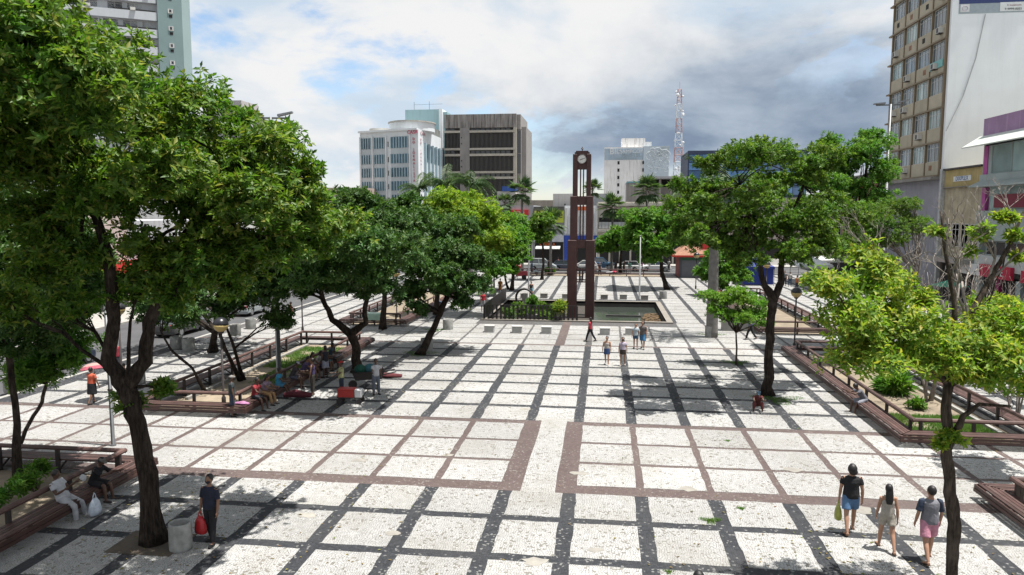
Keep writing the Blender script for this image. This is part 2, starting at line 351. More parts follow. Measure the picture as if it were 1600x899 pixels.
# ================================================================== GROUND
POOL = (-8.9, 4.7, 55.6, 67.9)                           # x0,x1,y0,y1 of the fountain basin
def ring(mb, X0, X1, Y0, Y1, hole, z):
    hx0, hx1, hy0, hy1 = hole
    for a, b, c, d in ((X0,X1,Y0,hy0),(X0,hx0,hy0,hy1),(hx1,X1,hy0,hy1),(X0,X1,hy1,Y1)):
        mb.add([(a,c,z),(b,c,z),(b,d,z),(a,d,z)], [(0,1,2,3)])
    return mb
M_ASPH = pm('asphalt', (.075, .075, .078), .9, .25, .6, .3, 60)
M_CONC = pm('concrete', (.27, .255, .235), .85, .2, 1.2, .25, 30, streak=.25)
M_CONCL = pm('pale_concrete', (.31, .30, .275), .85, .18, 2., .25, 30, streak=.2)
struct('ground', ring(MB(), -1500, 1500, -300, 3000, POOL, -.16), pm('city_ground', (.22, .21, .20), .95, .3, .05))
PX0, PX1, PY0, PY1 = -26.5, 33.0, -4.0, 103.0
plaza = struct('plaza_pavement', ring(MB(), PX0, PX1, PY0, PY1, POOL, 0.0), M_BLACK)
kb = MB().box(PX0-.25, PX0, PY0, PY1, -.16, .012).box(PX0-.25, PX1, PY1, PY1+.25, -.16, .012)
kb.build('kerb', M_CONCL, plaza)
st_l = struct('street', MB().add([(-36,-40,-.15),(-26.75,-40,-.15),(-26.75,160,-.15),(-36,160,-.15)], [(0,1,2,3)]), M_ASPH)
st_f = struct('street', MB().add([(-200,103.25,-.146),(200,103.25,-.146),(200,117,-.146),(-200,117,-.146)], [(0,1,2,3)]), M_ASPH)
struct('pavement', MB().box(-41.5,-36,-40,103,-.16,-.02), M_CONCL)
struct('pavement', MB().box(-200,200,117,121,-.16,-.02), M_CONCL)
ml = MB()
for k in range(40): ml.box(-150+k*8, -147+k*8, 110.1, 110.22, -.142, -.138)
ml.build('lane_marking', flat('road_paint', (.7,.7,.68)), st_f)
# red zone, grey zone
zb = ring(MB(), PX0, PX1, 20.95, 28.42, (0,0,24,24), .004); zb.f = []; zb.v = []; zb.m = []
zb.add([(PX0,20.95,.004),(PX1,20.95,.004),(PX1,28.42,.004),(PX0,28.42,.004)], [(0,1,2,3)]); zb.build('red_paving', M_RED, plaza)
MB().add([(PX0,45.1,.004),(PX1,45.1,.004),(PX1,45.45,.004),(PX0,45.45,.004)], [(0,1,2,3)]).build('red_paving', M_RED, plaza)
gz = MB().add([(PX0,45.45,.004),(PX1,45.45,.004),(PX1,55.5,.004),(PX0,55.5,.004)], [(0,1,2,3)])
gz.build('grey_paving', M_GREY, plaza)
MB().add([(-2.98,45.46,.008),(-2.42,45.46,.008),(-2.42,55.3,.008),(-2.98,55.3,.008)], [(0,1,2,3)]).build('red_paving', M_RED, plaza)
# columns of stone panels between the long strips
LS = [-2.83, -5.05]+[-7.12-2.07*k for k in range(10)]
RS = [-0.92+2.07*k for k in range(17)]
XS = sorted(LS+RS)
ROWS = []                                               # (y0, y1, half width of long strips)
ts = [(9.7,.17),(12.05,.17),(14.38,.17),(16.72,.18),(19.02,.17)]
lo = 7.6
edges = [7.6]
for y, h in ts: ROWS.append((lo, y-h, .20)); lo = y+h
ROWS.append((lo, 20.95, .20))
ROWS += [(21.62,23.54,.11),(23.74,25.68,.11),(25.88,27.96,.11)]
lo = 28.42
for y in (30.56,32.72,34.82,36.78,38.86,41.0,43.17): ROWS.append((lo, y-.18, .20)); lo = y+.18
ROWS.append((lo, 45.1, .20))
lo = 45.45
for y in (47.3,49.35,51.4,53.45): ROWS.append((lo, y-.07, .08)); lo = y+.07
ROWS.append((lo, 55.45, .08)); lo = 55.55
y = 57.5
while y < 101: ROWS.append((lo, y-.07, .19)); lo = y+.07; y += 2.05
PLANTERS = {'R': (11.05,15.1,27.3,43.6), 'L': (-18.6,-14.85,27.9,43.4), 'NL': (-19.3,-14.75,3.,20.6), 'NR': (11.35,15.6,3.,21.4),
            'FL': (-18.6,-14.85,52.0,74.0), 'FR': (11.05,15.1,51.5,74.0)}
PIT = [(-11.1,16.3,.85,.62)]
def blocked(x0, x1, y0, y1):
    if x1 > POOL[0]-.5 and x0 < POOL[1]+.5 and y1 > POOL[2]-.3 and y0 < POOL[3]+.3: return True
    for a,b,c,d in PLANTERS.values():
        if x0 > a-.3 and x1 < b+.3 and y0 > c-.3 and y1 < d+.3: return True
    return False
cells = []
for y0, y1, h in ROWS:
    zoneB = 21. < y0 < 28
    for i in range(len(XS)-1):
        x0, x1 = XS[i]+h, XS[i+1]-h
        if abs(XS[i]+2.83) < .01:                        # centre column
            if zoneB: continue
        elif zoneB:
            if abs(XS[i+1]+2.83) < .01: x1 = -3.03
            if abs(XS[i]+.92) < .01: x0 = -.73
        if 45.4 < y0 < 55.5:
            if abs(XS[i]+2.83) < .01: x0, x1 = -2.40, -1.1
            if abs(XS[i+1]+2.83) < .01: x1 = -3.0
            if abs(XS[i]+.92) < .01: x0 = -.72
        if blocked(x0, x1, y0, y1):
            if x1 > POOL[0]-.5 and x0 < POOL[1]+.5 and POOL[2]-.3 < y1 and y0 < POOL[3]+.3:
                for p, q in ((x0, min(x1, POOL[0]-.55)), (max(x0, POOL[1]+.55), x1)):
                    if q-p > .3: cells.append((p, q, y0, y1))
            continue
        cells.append((x0, x1, y0, y1))
cells.append((-2.38, -1.37, 20.93, 28.44))
def area(c):
    x0,x1,y0,y1 = c
    if y0 < 12: return 0
    a = [proj((x,y,0)) for x,y in ((x0,y0),(x1,y0),(x1,y1),(x0,y1))]
    mx = sum(p[0] for p in a)/4; my = sum(p[1] for p in a)/4
    if not (-40 < mx < 1640 and my < 930): return 0
    return abs(sum(a[i][0]*a[(i+1)%4][1]-a[(i+1)%4][0]*a[i][1] for i in range(4)))/2
cells.sort(key=area, reverse=True)
def panel(mb, c):
    x0,x1,y0,y1 = c; j = lambda: random.uniform(-.022,.022); P = []
    n = 5
    for k in range(n): P.append((x0+(x1-x0)*k/n, y0+j()))
    for k in range(n): P.append((x1+j(), y0+(y1-y0)*k/n))
    for k in range(n): P.append((x1-(x1-x0)*k/n, y1+j()))
    for k in range(n): P.append((x0+j(), y1-(y1-y0)*k/n))
    z = .012+random.uniform(-.0015,.0015)
    m = len(P); return mb.add([(x,y,-.01) for x,y in P]+[(x,y,z) for x,y in P], [tuple(range(m,2*m))]+[(i,(i+1)%m,m+(i+1)%m,m+i) for i in range(m)])
rest = MB()
for k, c in enumerate(cells):
    if k < 300 and area(c) > 0: panel(MB(), c).build('paving_panel', M_WHITE, plaza)
    else: panel(rest, c)
ro = rest.build('paving_panels', M_WHITE, plaza); ro['kind'] = 'stuff'
# weeds, patches and manhole on the paving
def weed_patch(x, y, r, n, mat, h=.05):
    v = []; f = []
    for _ in range(n):
        a = random.uniform(0,6.28); q = r*math.sqrt(random.random())*(0.6+.4*math.sin(3*a)); px, py = x+q*math.cos(a)*1.3, y+q*math.sin(a)
        w = random.uniform(0,6.28); l = h*random.uniform(.5,1.5); dx, dy = math.cos(w)*l*.5, math.sin(w)*l*.5; i = len(v)
        v += [(px-dy*.2,py+dx*.2,.01),(px+dy*.2,py-dx*.2,.01),(px+dx,py+dy,.012+l)]; f.append((i,i+1,i+2))
    m = MB(); m.add(v, f); return m
M_GRASS = leafmat('grass_blades', [(0,(.045,.11,.018)),(.5,(.075,.17,.025)),(1,(.13,.20,.045))], .25, .6)
for (px, py, r, n) in ((1110,815,.28,900),(1158,796,.12,250),(1217,625,1.0,2600),(1150,567,.75,1500),(1112,524,.9,1800),(680,516,1.0,2000),(655,553,1.0,1800),(1045,895,.12,200),(1137,690,.12,150),(1165,505,.8,900)):
    g = G(px, py); tag(weed_patch(g[0], g[1], r, n, M_GRASS).build('weeds', M_GRASS), 'green weeds growing through the paving stones', 'weeds', 'weed patches in the paving', 'stuff')
M_PATCH = pm('cement_patch', (.27,.255,.225), .95, .2, 3., .4, 30)
for px, py, r_ in ((836,878,.24),(1345,797,.30),(612,834,.16),(905,740,.20),(700,712,.16),(1075,765,.22),(480,806,.2),(985,610,.25),(560,720,.2),(1240,735,.22),(820,640,.22),(930,860,.14)):
    g = G(px, py); rr_ = random.Random(px); MB().prism([(g[0]+r_*rr_.uniform(.6,1.2)*math.cos(a)*1.4, g[1]+r_*rr_.uniform(.6,1.2)*math.sin(a)) for a in [6.283*k/11 for k in range(11)]], .0, .0165).build('repair_patch', M_PATCH, plaza)
tag(MB().prism([(-11.1+.85*a, 16.35+.62*b) for a, b in ((-1,-1),(1,-1),(1,1),(-1,1))], .0, .022).build('tree_pit', pm('bare_soil', (.10,.08,.06), .95, .3, 2., .5, 25)), 'square of bare soil round the foreground trunk at left', 'tree pit')

# ================================================================== PLANTERS AND SLATTED BENCHES
M_SOIL = pm('sandy_soil', (.24, .195, .14), .95, .28, 1.3, .4, 20)
M_WOOD = pm('dark_red_timber', (.062, .031, .026), .55, .4, 2.2, .25, 50, spec=.4)
M_WOODF = pm('worn_red_timber', (.092, .052, .044), .6, .4, 2.6, .25, 50)
M_IRON = pm('dark_iron', (.035, .028, .027), .5, .2, 5)
def planter_bench(key, label, sides='SENW', nearcut=None):
    x0,x1,y0,y1 = PLANTERS[key]
    soil = MB().prism([(x0,y0),(x1,y0),(x1,y1),(x0,y1)], .0, .03)
    so = soil.build('planting_bed', M_SOIL); so['kind'] = 'structure'
    t = thing('slatted_bench', label, 'bench', (0,0,0), 0, 'slatted timber benches round the planting beds')
    W = .62                                              # seat depth outside the rail line
    rz, sz = .84, .45
    def side(a, b, n):                                   # a->b along the rail line, n outward normal
        a = Vector((*a,0)); b = Vector((*b,0)); n = Vector((*n,0)); d = (b-a).normalized(); Ln = (b-a).length
        for k in range(5):                               # seat slats; mitred past the corner
            o = .07+k*.125; e = o
            p = a-d*e+n*o; q = b+d*e+n*o
            m = MB(); m.bar((p.x,p.y,sz), (q.x,q.y,sz), .105, .045); m.build('slat', M_WOODF if k%2 else M_WOOD, t)
        for k in range(2):                               # rounded front slats
            o = .655+.012*k; p = a-d*o+n*o; q = b+d*o+n*o; z = sz-.075-.11*k
            m = MB(); m.bar((p.x,p.y,z), (q.x,q.y,z), .045, .095); m.build('slat', M_WOOD, t)
        m = MB(); p = a-d*.05; q = b+d*.05
        m.tube([(p.x,p.y,rz), (q.x,q.y,rz)], [(.085,.075)]*2, 8); m.build('back_rail', M_WOODF, t)
        c = max(2, int(Ln/2.05)); 
        for k in range(c+1):
            w = a+d*(.25+(Ln-.5)*k/c)
            m = MB(); m.box(w.x-.05, w.x+.05, w.y-.05, w.y+.05, 0, rz-.05); m.build('post', M_IRON, t)
            m = MB(); i, o = w+n*.05, w+n*.64
            m.bar((i.x,i.y,sz-.05), (o.x,o.y,sz-.05), .06, .05)
            i2, o2 = w+n*.04, w+n*.48; m.bar((i2.x,i2.y,.10), (o2.x,o2.y,sz-.07), .05, .04)
            m.build('bracket', M_IRON, t)
    S = {'S': ((x0,y0),(x1,y0),(0,-1)), 'E': ((x1,y0),(x1,y1),(1,0)), 'N': ((x1,y1),(x0,y1),(0,1)), 'W': ((x0,y1),(x0,y0),(-1,0))}
    for s_ in sides: side(*S[s_])
    return t
planter_bench('R', 'long slatted bench round the sandy bed right of the trees')
planter_bench('L', 'slatted bench round the shaded bed where people sit in a row')
planter_bench('NL', 'slatted bench in the near left corner with the man in white on it', 'ENW')
planter_bench('NR', 'slatted bench end at the right edge beside the three walkers', 'NW')
planter_bench('FL', 'slatted bench beyond the leaning tree with a mint green box on it')
planter_bench('FR', 'slatted bench behind the small tree and the palm trunk')
# low benches at the street end
def street_bench(x0, x1, y, label):
    t = thing('slatted_bench', label, 'bench', (0,0,0), 0, 'slatted timber benches along the far street')
    for k in range(4): MB().box(x0, x1, y+.14*k, y+.14*k+.11, .42, .46).build('slat', M_WOODF, t)
    MB().box(x0, x1, y-.02, y+.03, .30, .40).build('slat', M_WOOD, t)
    MB().tube([(x0,y+.62,.9),(x1,y+.62,.9)], .07, 8).build('back_rail', M_WOOD, t)
    n = int((x1-x0)/2)
    for k in range(n+1):
        x = x0+.2+(x1-x0-.4)*k/n
        MB().box(x-.05,x+.05,y+.57,y+.67,0,.85).box(x-.03,x+.03,y+.05,y+.57,.30,.42).build('post', M_IRON, t)
    so = MB().prism([(x0,y+.7),(x1,y+.7),(x1,y+4.2),(x0,y+4.2)], 0, .03).build('planting_bed', M_SOIL); so['kind'] = 'structure'
street_bench(-10.9, -2.6, 95.4, 'slatted bench at the street end left of the clock tower')
street_bench(-1.6, 7.4, 95.6, 'slatted bench at the street end right of the clock tower')
# white kerbs and lawn in the beds
MB().bar((-18.1,29.6,.09),(-18.1,43.,.09),.16,.14).build('bed_kerb', M_CONCL)['kind'] = 'structure'
MB().bar((14.6,28.5,.09),(14.6,43.2,.09),.16,.14).build('bed_kerb', M_CONCL)['kind'] = 'structure'
def lawn(x0, x1, y0, y1, n, label):
    v = []; f = []
    for _ in range(n):
        px, py = random.uniform(x0,x1), random.uniform(y0,y1)
        if math.sin(px*2.1+py)*math.cos(py*1.7)+random.random() < -.1: continue
        w = random.uniform(0,6.28); l = random.uniform(.06,.14); dx, dy = math.cos(w)*l*.4, math.sin(w)*l*.4; i = len(v)
        v += [(px-dy*.35,py+dx*.35,.025),(px+dy*.35,py-dx*.35,.025),(px+dx,py+dy,.03+l)]; f.append((i,i+1,i+2))
    o = MB().add(v, f).build('lawn', M_GRASS); tag(o, label, 'grass', None, 'stuff')
lawn(-18.0,-15.2,36.5,42.5,12000, 'green grass in the shaded bed on the left')
lawn(-17.,-15.2,33.,36.,2500, 'tuft of grass beside the grey pole in the left bed')
lawn(11.5,14.5,27.6,31.0,12000, 'bright grass at the near end of the sandy bed')

# ================================================================== FOUNTAIN BASIN
def fountain():
    x0,x1,y0,y1 = POOL
    t = thing('fountain_basin', 'sunken rectangular fountain basin with a stone rim around the clock tower', 'fountain')
    rim = pm('basin_stone', (.20,.18,.155), .8, .25, 2., .3, 30, streak=.3)
    for a,b,c,d in ((x0-.45,x1+.45,y0-.45,y0),(x0-.45,x1+.45,y1,y1+.45),(x0-.45,x0,y0,y1),(x1,x1+.45,y0,y1)):
        MB().box(a,b,c,d,-.1,.10).build('rim', rim, t)
    wall = pm('wet_dark_wall', (.055,.05,.048), .5, .3, 2., streak=.4)
    m = MB(); z = -1.0
    m.add([(x0,y0,.08),(x1,y0,.08),(x1,y0,z),(x0,y0,z)], [(0,3,2,1)]); m.add([(x0,y1,.08),(x1,y1,.08),(x1,y1,z),(x0,y1,z)], [(0,1,2,3)])
    m.add([(x0,y0,.08),(x0,y1,.08),(x0,y1,z),(x0,y0,z)], [(0,1,2,3)]); m.add([(x1,y0,.08),(x1,y1,.08),(x1,y1,z),(x1,y0,z)], [(0,3,2,1)])
    m.build('basin_wall', wall, t)
    MB().box(x0,x1,y0,y1,-1.1,-1.0).build('basin_floor', wall, t)
    mt, nt, out = newmat('pool_water'); b = nd(nt,'ShaderNodeBsdfPrincipled'); nt.links.new(b.outputs[0], out.inputs[0])
    b.inputs['Base Color'].default_value = (.035,.042,.035,1); b.inputs['Roughness'].default_value = .10; b.inputs['Specular IOR Level'].default_value = .25
    g = nd(nt,'ShaderNodeNewGeometry'); n = nd(nt,'ShaderNodeTexNoise'); n.inputs['Scale'].default_value = 3.5; n.inputs['Detail'].default_value = 3; nt.links.new(g.outputs['Position'], n.inputs['Vector'])
    bp = nd(nt,'ShaderNodeBump'); bp.inputs['Strength'].default_value = .12; nt.links.new(n.outputs['Fac'], bp.inputs['Height']); nt.links.new(bp.outputs[0], b.inputs['Normal'])
    xs = -1.0
    MB().add([(xs,y0,-.42),(x1,y0,-.42),(x1,y1,-.42),(xs,y1,-.42)], [(0,1,2,3)]).build('water', mt, t)
    MB().box(xs+1.2, x1-1.6, 61.6, 61.85, -.45, -.30).build('pipe_beam', wall, t)
    MB().box(x0+.02, xs, y0+.02, y1-.02, -1.0, -.35).build('planted_bed', pm('wet_soil', (.05,.042,.035), .9, .3, 3.), t)
    # brown leaf litter and stones heaped in the right corner
    mm = MB(); rr = random.Random(3)
    for _ in range(260):
        u = rr.random(); px, py = x1-.15-2.0*rr.random()*(1-u*.5), y0+.3+u*7.5; s_ = rr.uniform(.06,.2)
        mm.ell((px,py,-.36), (s_,s_*.8,s_*.3), 6, 3)
    lit = mm.build('leaf_litter', pm('brown_litter', (.12,.075,.035), .9, .6, 9.), t); lit['kind'] = 'stuff'
    return t
fountain()
def railing():
    t = thing('black_railing', 'black iron railing round the left half of the fountain basin', 'railing')
    x0,x1,y0,y1 = POOL; mt = pm('black_paint', (.022,.02,.021), .45, .2, 6)
    def run(a, b, solid=False):
        a = Vector((*a,0)); b = Vector((*b,0)); d = (b-a); L_ = d.length; d.normalize()
        for z in (1.1, .18): MB().bar((a.x,a.y,z+.1), (b.x,b.y,z+.1), .06, .05).build('rail', mt, t)
        n = int(L_/.32)
        for k in range(n+1):
            p = a+d*(L_*k/n); w = .13 if not solid else .2
            m = MB(); q = d*w/2; m.add([(p.x-q.x-.01,p.y-q.y-.01,.1),(p.x+q.x+.01,p.y+q.y-.01,.1),(p.x+q.x+.01,p.y+q.y+.01,.1),(p.x-q.x-.01,p.y-q.y+.01,.1)]+[(p.x-q.x-.01,p.y-q.y-.01,1.18),(p.x+q.x+.01,p.y+q.y-.01,1.18),(p.x+q.x+.01,p.y+q.y+.01,1.18),(p.x-q.x-.01,p.y-q.y+.01,1.18)],
                  [(0,3,2,1),(4,5,6,7),(0,1,5,4),(1,2,6,5),(2,3,7,6),(3,0,4,7)]); m.build('baluster', mt, t)
    run((x0-.2,y0-.2), (-2.0,y0-.2)); run((x0-.2,y0-.2), (x0-.2,y1+.1), True)
railing()
def wheel_ring():
    c = G(806,476); t = thing('wheel_sculpture', 'dark metal wheel with a grey hub standing inside the fountain railing', 'sculpture', (-7.2, 66.6, -.35))
    m = MB(); pts = [(math.cos(a)*.78, 0, .85+math.sin(a)*.78) for a in [2*math.pi*k/24 for k in range(25)]]
    m.tube(pts, .10, 8); m.build('rim', M_IRON, t, True)
    MB().bevbox(-.22,.22,-.1,.1,0.,1.25,.05).build('hub_plate', M_CONC, t)
wheel_ring()

# ================================================================== CLOCK TOWER
def tower():
    cx, cy = -1.88, 61.0
    mt = pm('oxblood_steel', (.064, .025, .022), .55, .3, 1.5, .15, 60, streak=.3, dirt=(.03,.018,.016))
    t = thing('clock_tower', 'tall dark red stepped clock tower standing in the fountain', 'clock tower', (cx, cy, -1.0))
    z0 = 1.0; inn = .37
    tiers = [(-.9, 6.0, 1.09), (6.0, 9.55, .91), (9.55, 13.05, .73)]
    for za, zb, o in tiers:
        for sx in (-1, 1):
            for sy in (-1, 1):
                m = MB(); xa, xb = sorted((sx*inn, sx*o)); ya, yb = sorted((sy*inn, sy*o))
                m.bevbox(xa, xb, ya, yb, za+z0, zb+z0-(0 if o > .8 else .12), .025)
                xa, xb = sorted((sx*(inn-.0), sx*(inn+.12))); m.build('column', mt, t)
        # proud inner fin on each face, one step taller
    for za, zb, o in ((5.35,6.0,.99),(8.85,9.55,.81),(11.75,13.1,.60)):
        for sy in (-1,1):
            ya, yb = sorted((sy*(o-.25), sy*o)); MB().box(-inn, inn, ya, yb, za+z0, zb+z0).build('cross_panel', mt, t)
        for sx in (-1,1):
            xa, xb = sorted((sx*(o-.25), sx*o)); MB().box(xa, xb, -inn, inn, za+z0, zb+z0).build('cross_panel', mt, t)
    for za, zb, o in ((2.6,3.6,.9),(6.0,8.85,.72),(9.55,11.75,.52)):
        for sy in (-1,1):
            for x in (-.12,.12): MB().box(x-.035,x+.035,sy*o-.035,sy*o+.035,za+z0,zb+z0).build('bar', mt, t)
    for z in (2.6,3.6):
        for sy in (-1,1): MB().box(-inn,inn,sy*.9-.04,sy*.9+.04,z+z0-.05,z+z0+.05).build('bar', mt, t)
    MB().box(-.5,.5,-.5,.5,13.0+z0,13.2+z0).build('cap', mt, t)
    MB().tube([(0,0,13.2+z0),(0,0,13.55+z0)], .035, 6).ell((0,0,13.4+z0),(.12,.12,.06),8,4).build('finial', M_IRON, t)
    d = MB(); n = 32; d.tube([(0,-.62,12.52+z0),(0,-.68,12.52+z0)], .37, n); dial = d.build('clock_dial', pm('dial_white', (.72,.71,.68), .4, .08, 4), t)
    r = MB(); r.tube([(math.cos(a)*.37,-.685,12.52+z0+math.sin(a)*.37) for a in [2*math.pi*k/28 for k in range(29)]], .025, 6, False); r.build('bezel', M_IRON, dial)
    k_ = MB()
    for h in range(12):
        a = math.pi/6*h; u = (math.sin(a), math.cos(a)); k_.bar((u[0]*.27,-.69,12.52+z0+u[1]*.27), (u[0]*.33,-.69,12.52+z0+u[1]*.33), .012, .03)
    k_.build('hour_marks', M_IRON, dial)
    for ang, ln, w in ((R(246), .20, .045), (R(74), .28, .03)):
        u = (math.sin(ang), math.cos(ang)); MB().bar((-u[0]*.05,-.70,12.52+z0-u[1]*.05), (u[0]*ln,-.70,12.52+z0+u[1]*ln), .012, w).build('hand', M_IRON, dial)
tower()

# ================================================================== STREET FURNITURE
def globe_lamp(x, y, h, label):
    t = thing('globe_lamp', label, 'street lamp', (x,y,0), 0, 'globe lamps')
    MB().lathe([(.09,0),(.09,.35),(.05,.42),(.045,h-.55)], n=10).build('post', M_IRON, t, True)
    MB().lathe([(.10,h-.62),(.13,h-.55),(.13,h-.5)], n=10).build('collar', M_IRON, t)
    r = .32; up = [(r*math.sin(a), h-.25+r*math.cos(a)) for a in [R(1), R(15), R(30), R(45), R(60), R(75), R(90)]]
    MB().lathe(up[::-1], n=18).build('globe_cap', pm('lamp_black', (.02,.02,.024), .3, .1, 5), t, True)
    dn = [(r*.985*math.sin(a), h-.25+r*.985*math.cos(a)) for a in [R(90), R(105), R(120), R(135), R(150), R(158)]]
    MB().lathe(dn[::-1], n=18).build('globe_shade', pm('amber_shade', (.42,.32,.13), .35, .1, 5), t, True)
lamps = [(350,634,3.75,'globe lamp with black cap and amber bowl behind the row of seated people'),
         (1241,546,3.7,'globe lamp at the far corner of the sandy bed'),
         (1087,452,3.9,'globe lamp beside the terracotta kiosk roof'),
         (1135,455,3.9,'globe lamp right of the tall palm trunk'),
         (1196,478,3.9,'globe lamp seen past the forked trunk near the blue tent'),
         (473,520,3.75,'thin lamp post at the far corner of the left bed'),
         (191,600,3.9,'globe lamp half hidden by the forked foreground trunk'),
         (620,497,3.8,'globe lamp by the mint green box under the trees')]
for px, py, h, lb in lamps:
    g = G(px, py); globe_lamp(g[0], g[1], h, lb)
M_STEEL = pm('galvanised_steel', (.13,.135,.14), .45, .15, 3., metal=.3)
def flag_pole(px, py, ptop, label):
    g = G(px, py); h = 6.0
    t = thing('steel_pole', label, 'pole', g, 0, 'bare steel poles in the square')
    MB().lathe([(.13,0),(.13,.03),(.085,.06),(.065,h)], n=10).build('shaft', M_STEEL, t, True)
    MB().lathe([(.08,h),(.09,h+.05),(.03,h+.10)], n=10).build('cap', M_STEEL, t)
flag_pole(999,468,369,'bare steel pole right of the clock tower behind the basin')
flag_pole(826,452,370,'bare steel pole left of the clock tower behind the basin')
def flood_pole(x, y, h, rz, label, n=2):
    t = thing('floodlight_pole', label, 'light pole', (x,y,0), rz, 'tall floodlight poles')
    MB().lathe([(.20,0),(.20,.04),(.13,.08),(.075,h)], n=10).build('shaft', M_STEEL, t, True)
    MB().bar((-.9,0,h-.05),(.9,0,h-.05),.08,.08).build('crossarm', M_STEEL, t)
    for s in (-1,1):
        m = MB(); m.add([(s*.35,-.18,h+.02),(s*1.05,-.16,h+.10+.1*s),(s*1.05,.16,h+.10+.1*s),(s*.35,.18,h+.02)]+[(s*.35,-.18,h+.12),(s*1.05,-.16,h+.17+.1*s),(s*1.05,.16,h+.17+.1*s),(s*.35,.18,h+.12)],
              [(0,3,2,1),(4,5,6,7),(0,1,5,4),(1,2,6,5),(2,3,7,6),(3,0,4,7)]); m.build('lamp_head', pm('lamp_grey', (.22,.23,.25), .4, .1, 4), t)
g = G(436,590); p = atY(432,183,g[1]); flood_pole(g[0], g[1], p[2], .2, 'floodlight pole whose lamp heads top the left tree crown')
p = atY(1392,163,52.); flood_pole(p[0], 52., p[2], -.1, 'floodlight pole in front of the beige office tower')
g = G(177,697); 
t = thing('grey_pole', 'slim grey steel pole behind the near left bench', 'pole', g); MB().lathe([(.10,0),(.10,.05),(.065,.08),(.06,5.6)], n=10).build('shaft', M_STEEL, t, True)
MB().lathe([(.085,2.0),(.085,2.06)], n=10).build('band', M_IRON, t)
# concrete litter bin, hollow and worn
def bin_(px, py, h, r, label):
    g = G(px, py); t = thing('concrete_bin', label, 'litter bin', g, 0, 'round concrete bins')
    MB().lathe([(r*.97,0),(r,.05),(r*1.0,h-.03),(r*.98,h),(r*.82,h),(r*.80,h-.05),(r*.76,.25)], n=24).build('body', pm('bin_concrete', (.30,.30,.285), .85, .35, 4., .4, 25, streak=.35), t, True)
    MB().lathe([(r*.75,.24),(r*.75,.25)], n=20).build('liner', flat('bin_inside', (.03,.03,.03)), t)
bin_(283,858,.68,.27,'worn white concrete litter bin beside the foreground trunk')
bins = [(295,548,'concrete bin on the left kerb by the street'),(368,524,'concrete bin further along the left kerb'),(700,515,'pale concrete bin behind the leaning trunk'),(1110,527,'concrete ring at the foot of the palm'),
        (20,612,'concrete bin at the left edge behind leaves'),(215,600,'concrete bin behind the forked trunk'),(392,514,'concrete bin beside the street on the left'),(276,545,'low concrete bin near the street kerb'),(1036,467,'concrete bin behind the basin at right'),(667,548,'concrete stub beside the leaning trunk'),(770,463,'concrete bin under the far left trees')]
for px, py, lb in bins: bin_(px, py, .75, .36, lb)
M_SEAT = pm('white_stone', (.42,.415,.40), .85, .12, 3., .25, 30, streak=.2)
def cube_seat(px, py, label, dark=False):
    g = G(px, py); t = thing('stone_block', label, 'stone seat', g, random.uniform(-.05,.05), 'stone cube seats by the fountain')
    MB().bevbox(-.34,.34,-.26,.26,0,.42,.03).build('block', M_CONC if dark else M_SEAT, t)
    MB().bevbox(-.36,.36,-.28,.28,.42,.49,.02).build('top_slab', M_CONC if dark else M_SEAT, t)
nth = ['first','second','third','fourth','fifth','sixth']
for k, (x, y) in enumerate(((765,519),(808,520),(854,521),(945,523),(985,523))): cube_seat(x, y, f'pale stone cube seat in front of the basin, {nth[k]} from the left')
for k, (x, y) in enumerate(((819,466),(850,466),(884,467),(944,468),(974,468),(1007,469))): cube_seat(x, y, f'stone cube seat behind the basin, {nth[k]} from the left', True)
# ================================================================== TREES
M_BARK = barkmat('dark_bark', (.012,.009,.007), (.050,.038,.030))
M_BARKM = barkmat('brown_bark', (.030,.023,.018), (.105,.083,.064))
M_BARKG = pm('grey_bark', (.24,.21,.185), .9, .35, 6., .6, 22)
M_PALMT = pm('palm_trunk', (.17,.16,.15), .9, .3, 4., .5, 12)
M_LEAFA = leafmat('leaf_mid_green', [(0,(.036,.085,.010)),(.45,(.066,.135,.015)),(.85,(.115,.185,.026)),(1,(.22,.23,.05))], .40, .38, gain=1.03)
M_LEAFD = leafmat('leaf_dark_green', [(0,(.022,.058,.014)),(.5,(.040,.095,.020)),(.9,(.070,.135,.030)),(1,(.11,.16,.045))], .30, .42)
M_LEAFY = leafmat('leaf_lime_green', [(0,(.085,.16,.018)),(.5,(.14,.24,.022)),(1,(.24,.30,.035))], .42, .45)
M_LEAFF = leafmat('leaf_fresh_green', [(0,(.040,.115,.016)),(.5,(.075,.18,.022)),(1,(.13,.24,.035))], .38, .45)
M_LEAFO = leafmat('leaf_yellowing', [(0,(.075,.16,.018)),(.4,(.14,.235,.028)),(.8,(.24,.31,.045)),(1,(.36,.33,.06))], .45, .45)
M_LEAFM = leafmat('leaf_olive_green', [(0,(.032,.075,.011)),(.5,(.062,.125,.016)),(.9,(.10,.17,.022)),(1,(.16,.19,.04))], .38, .42, gain=1.15)
M_LEAFS = leafmat('leaf_sapling_green', [(0,(.07,.17,.02)),(.5,(.11,.24,.028)),(1,(.18,.30,.045))], .42, .5)
M_FROND = leafmat('palm_frond', [(0,(.03,.065,.025)),(.6,(.06,.11,.04)),(1,(.12,.16,.08))], .25, .4)

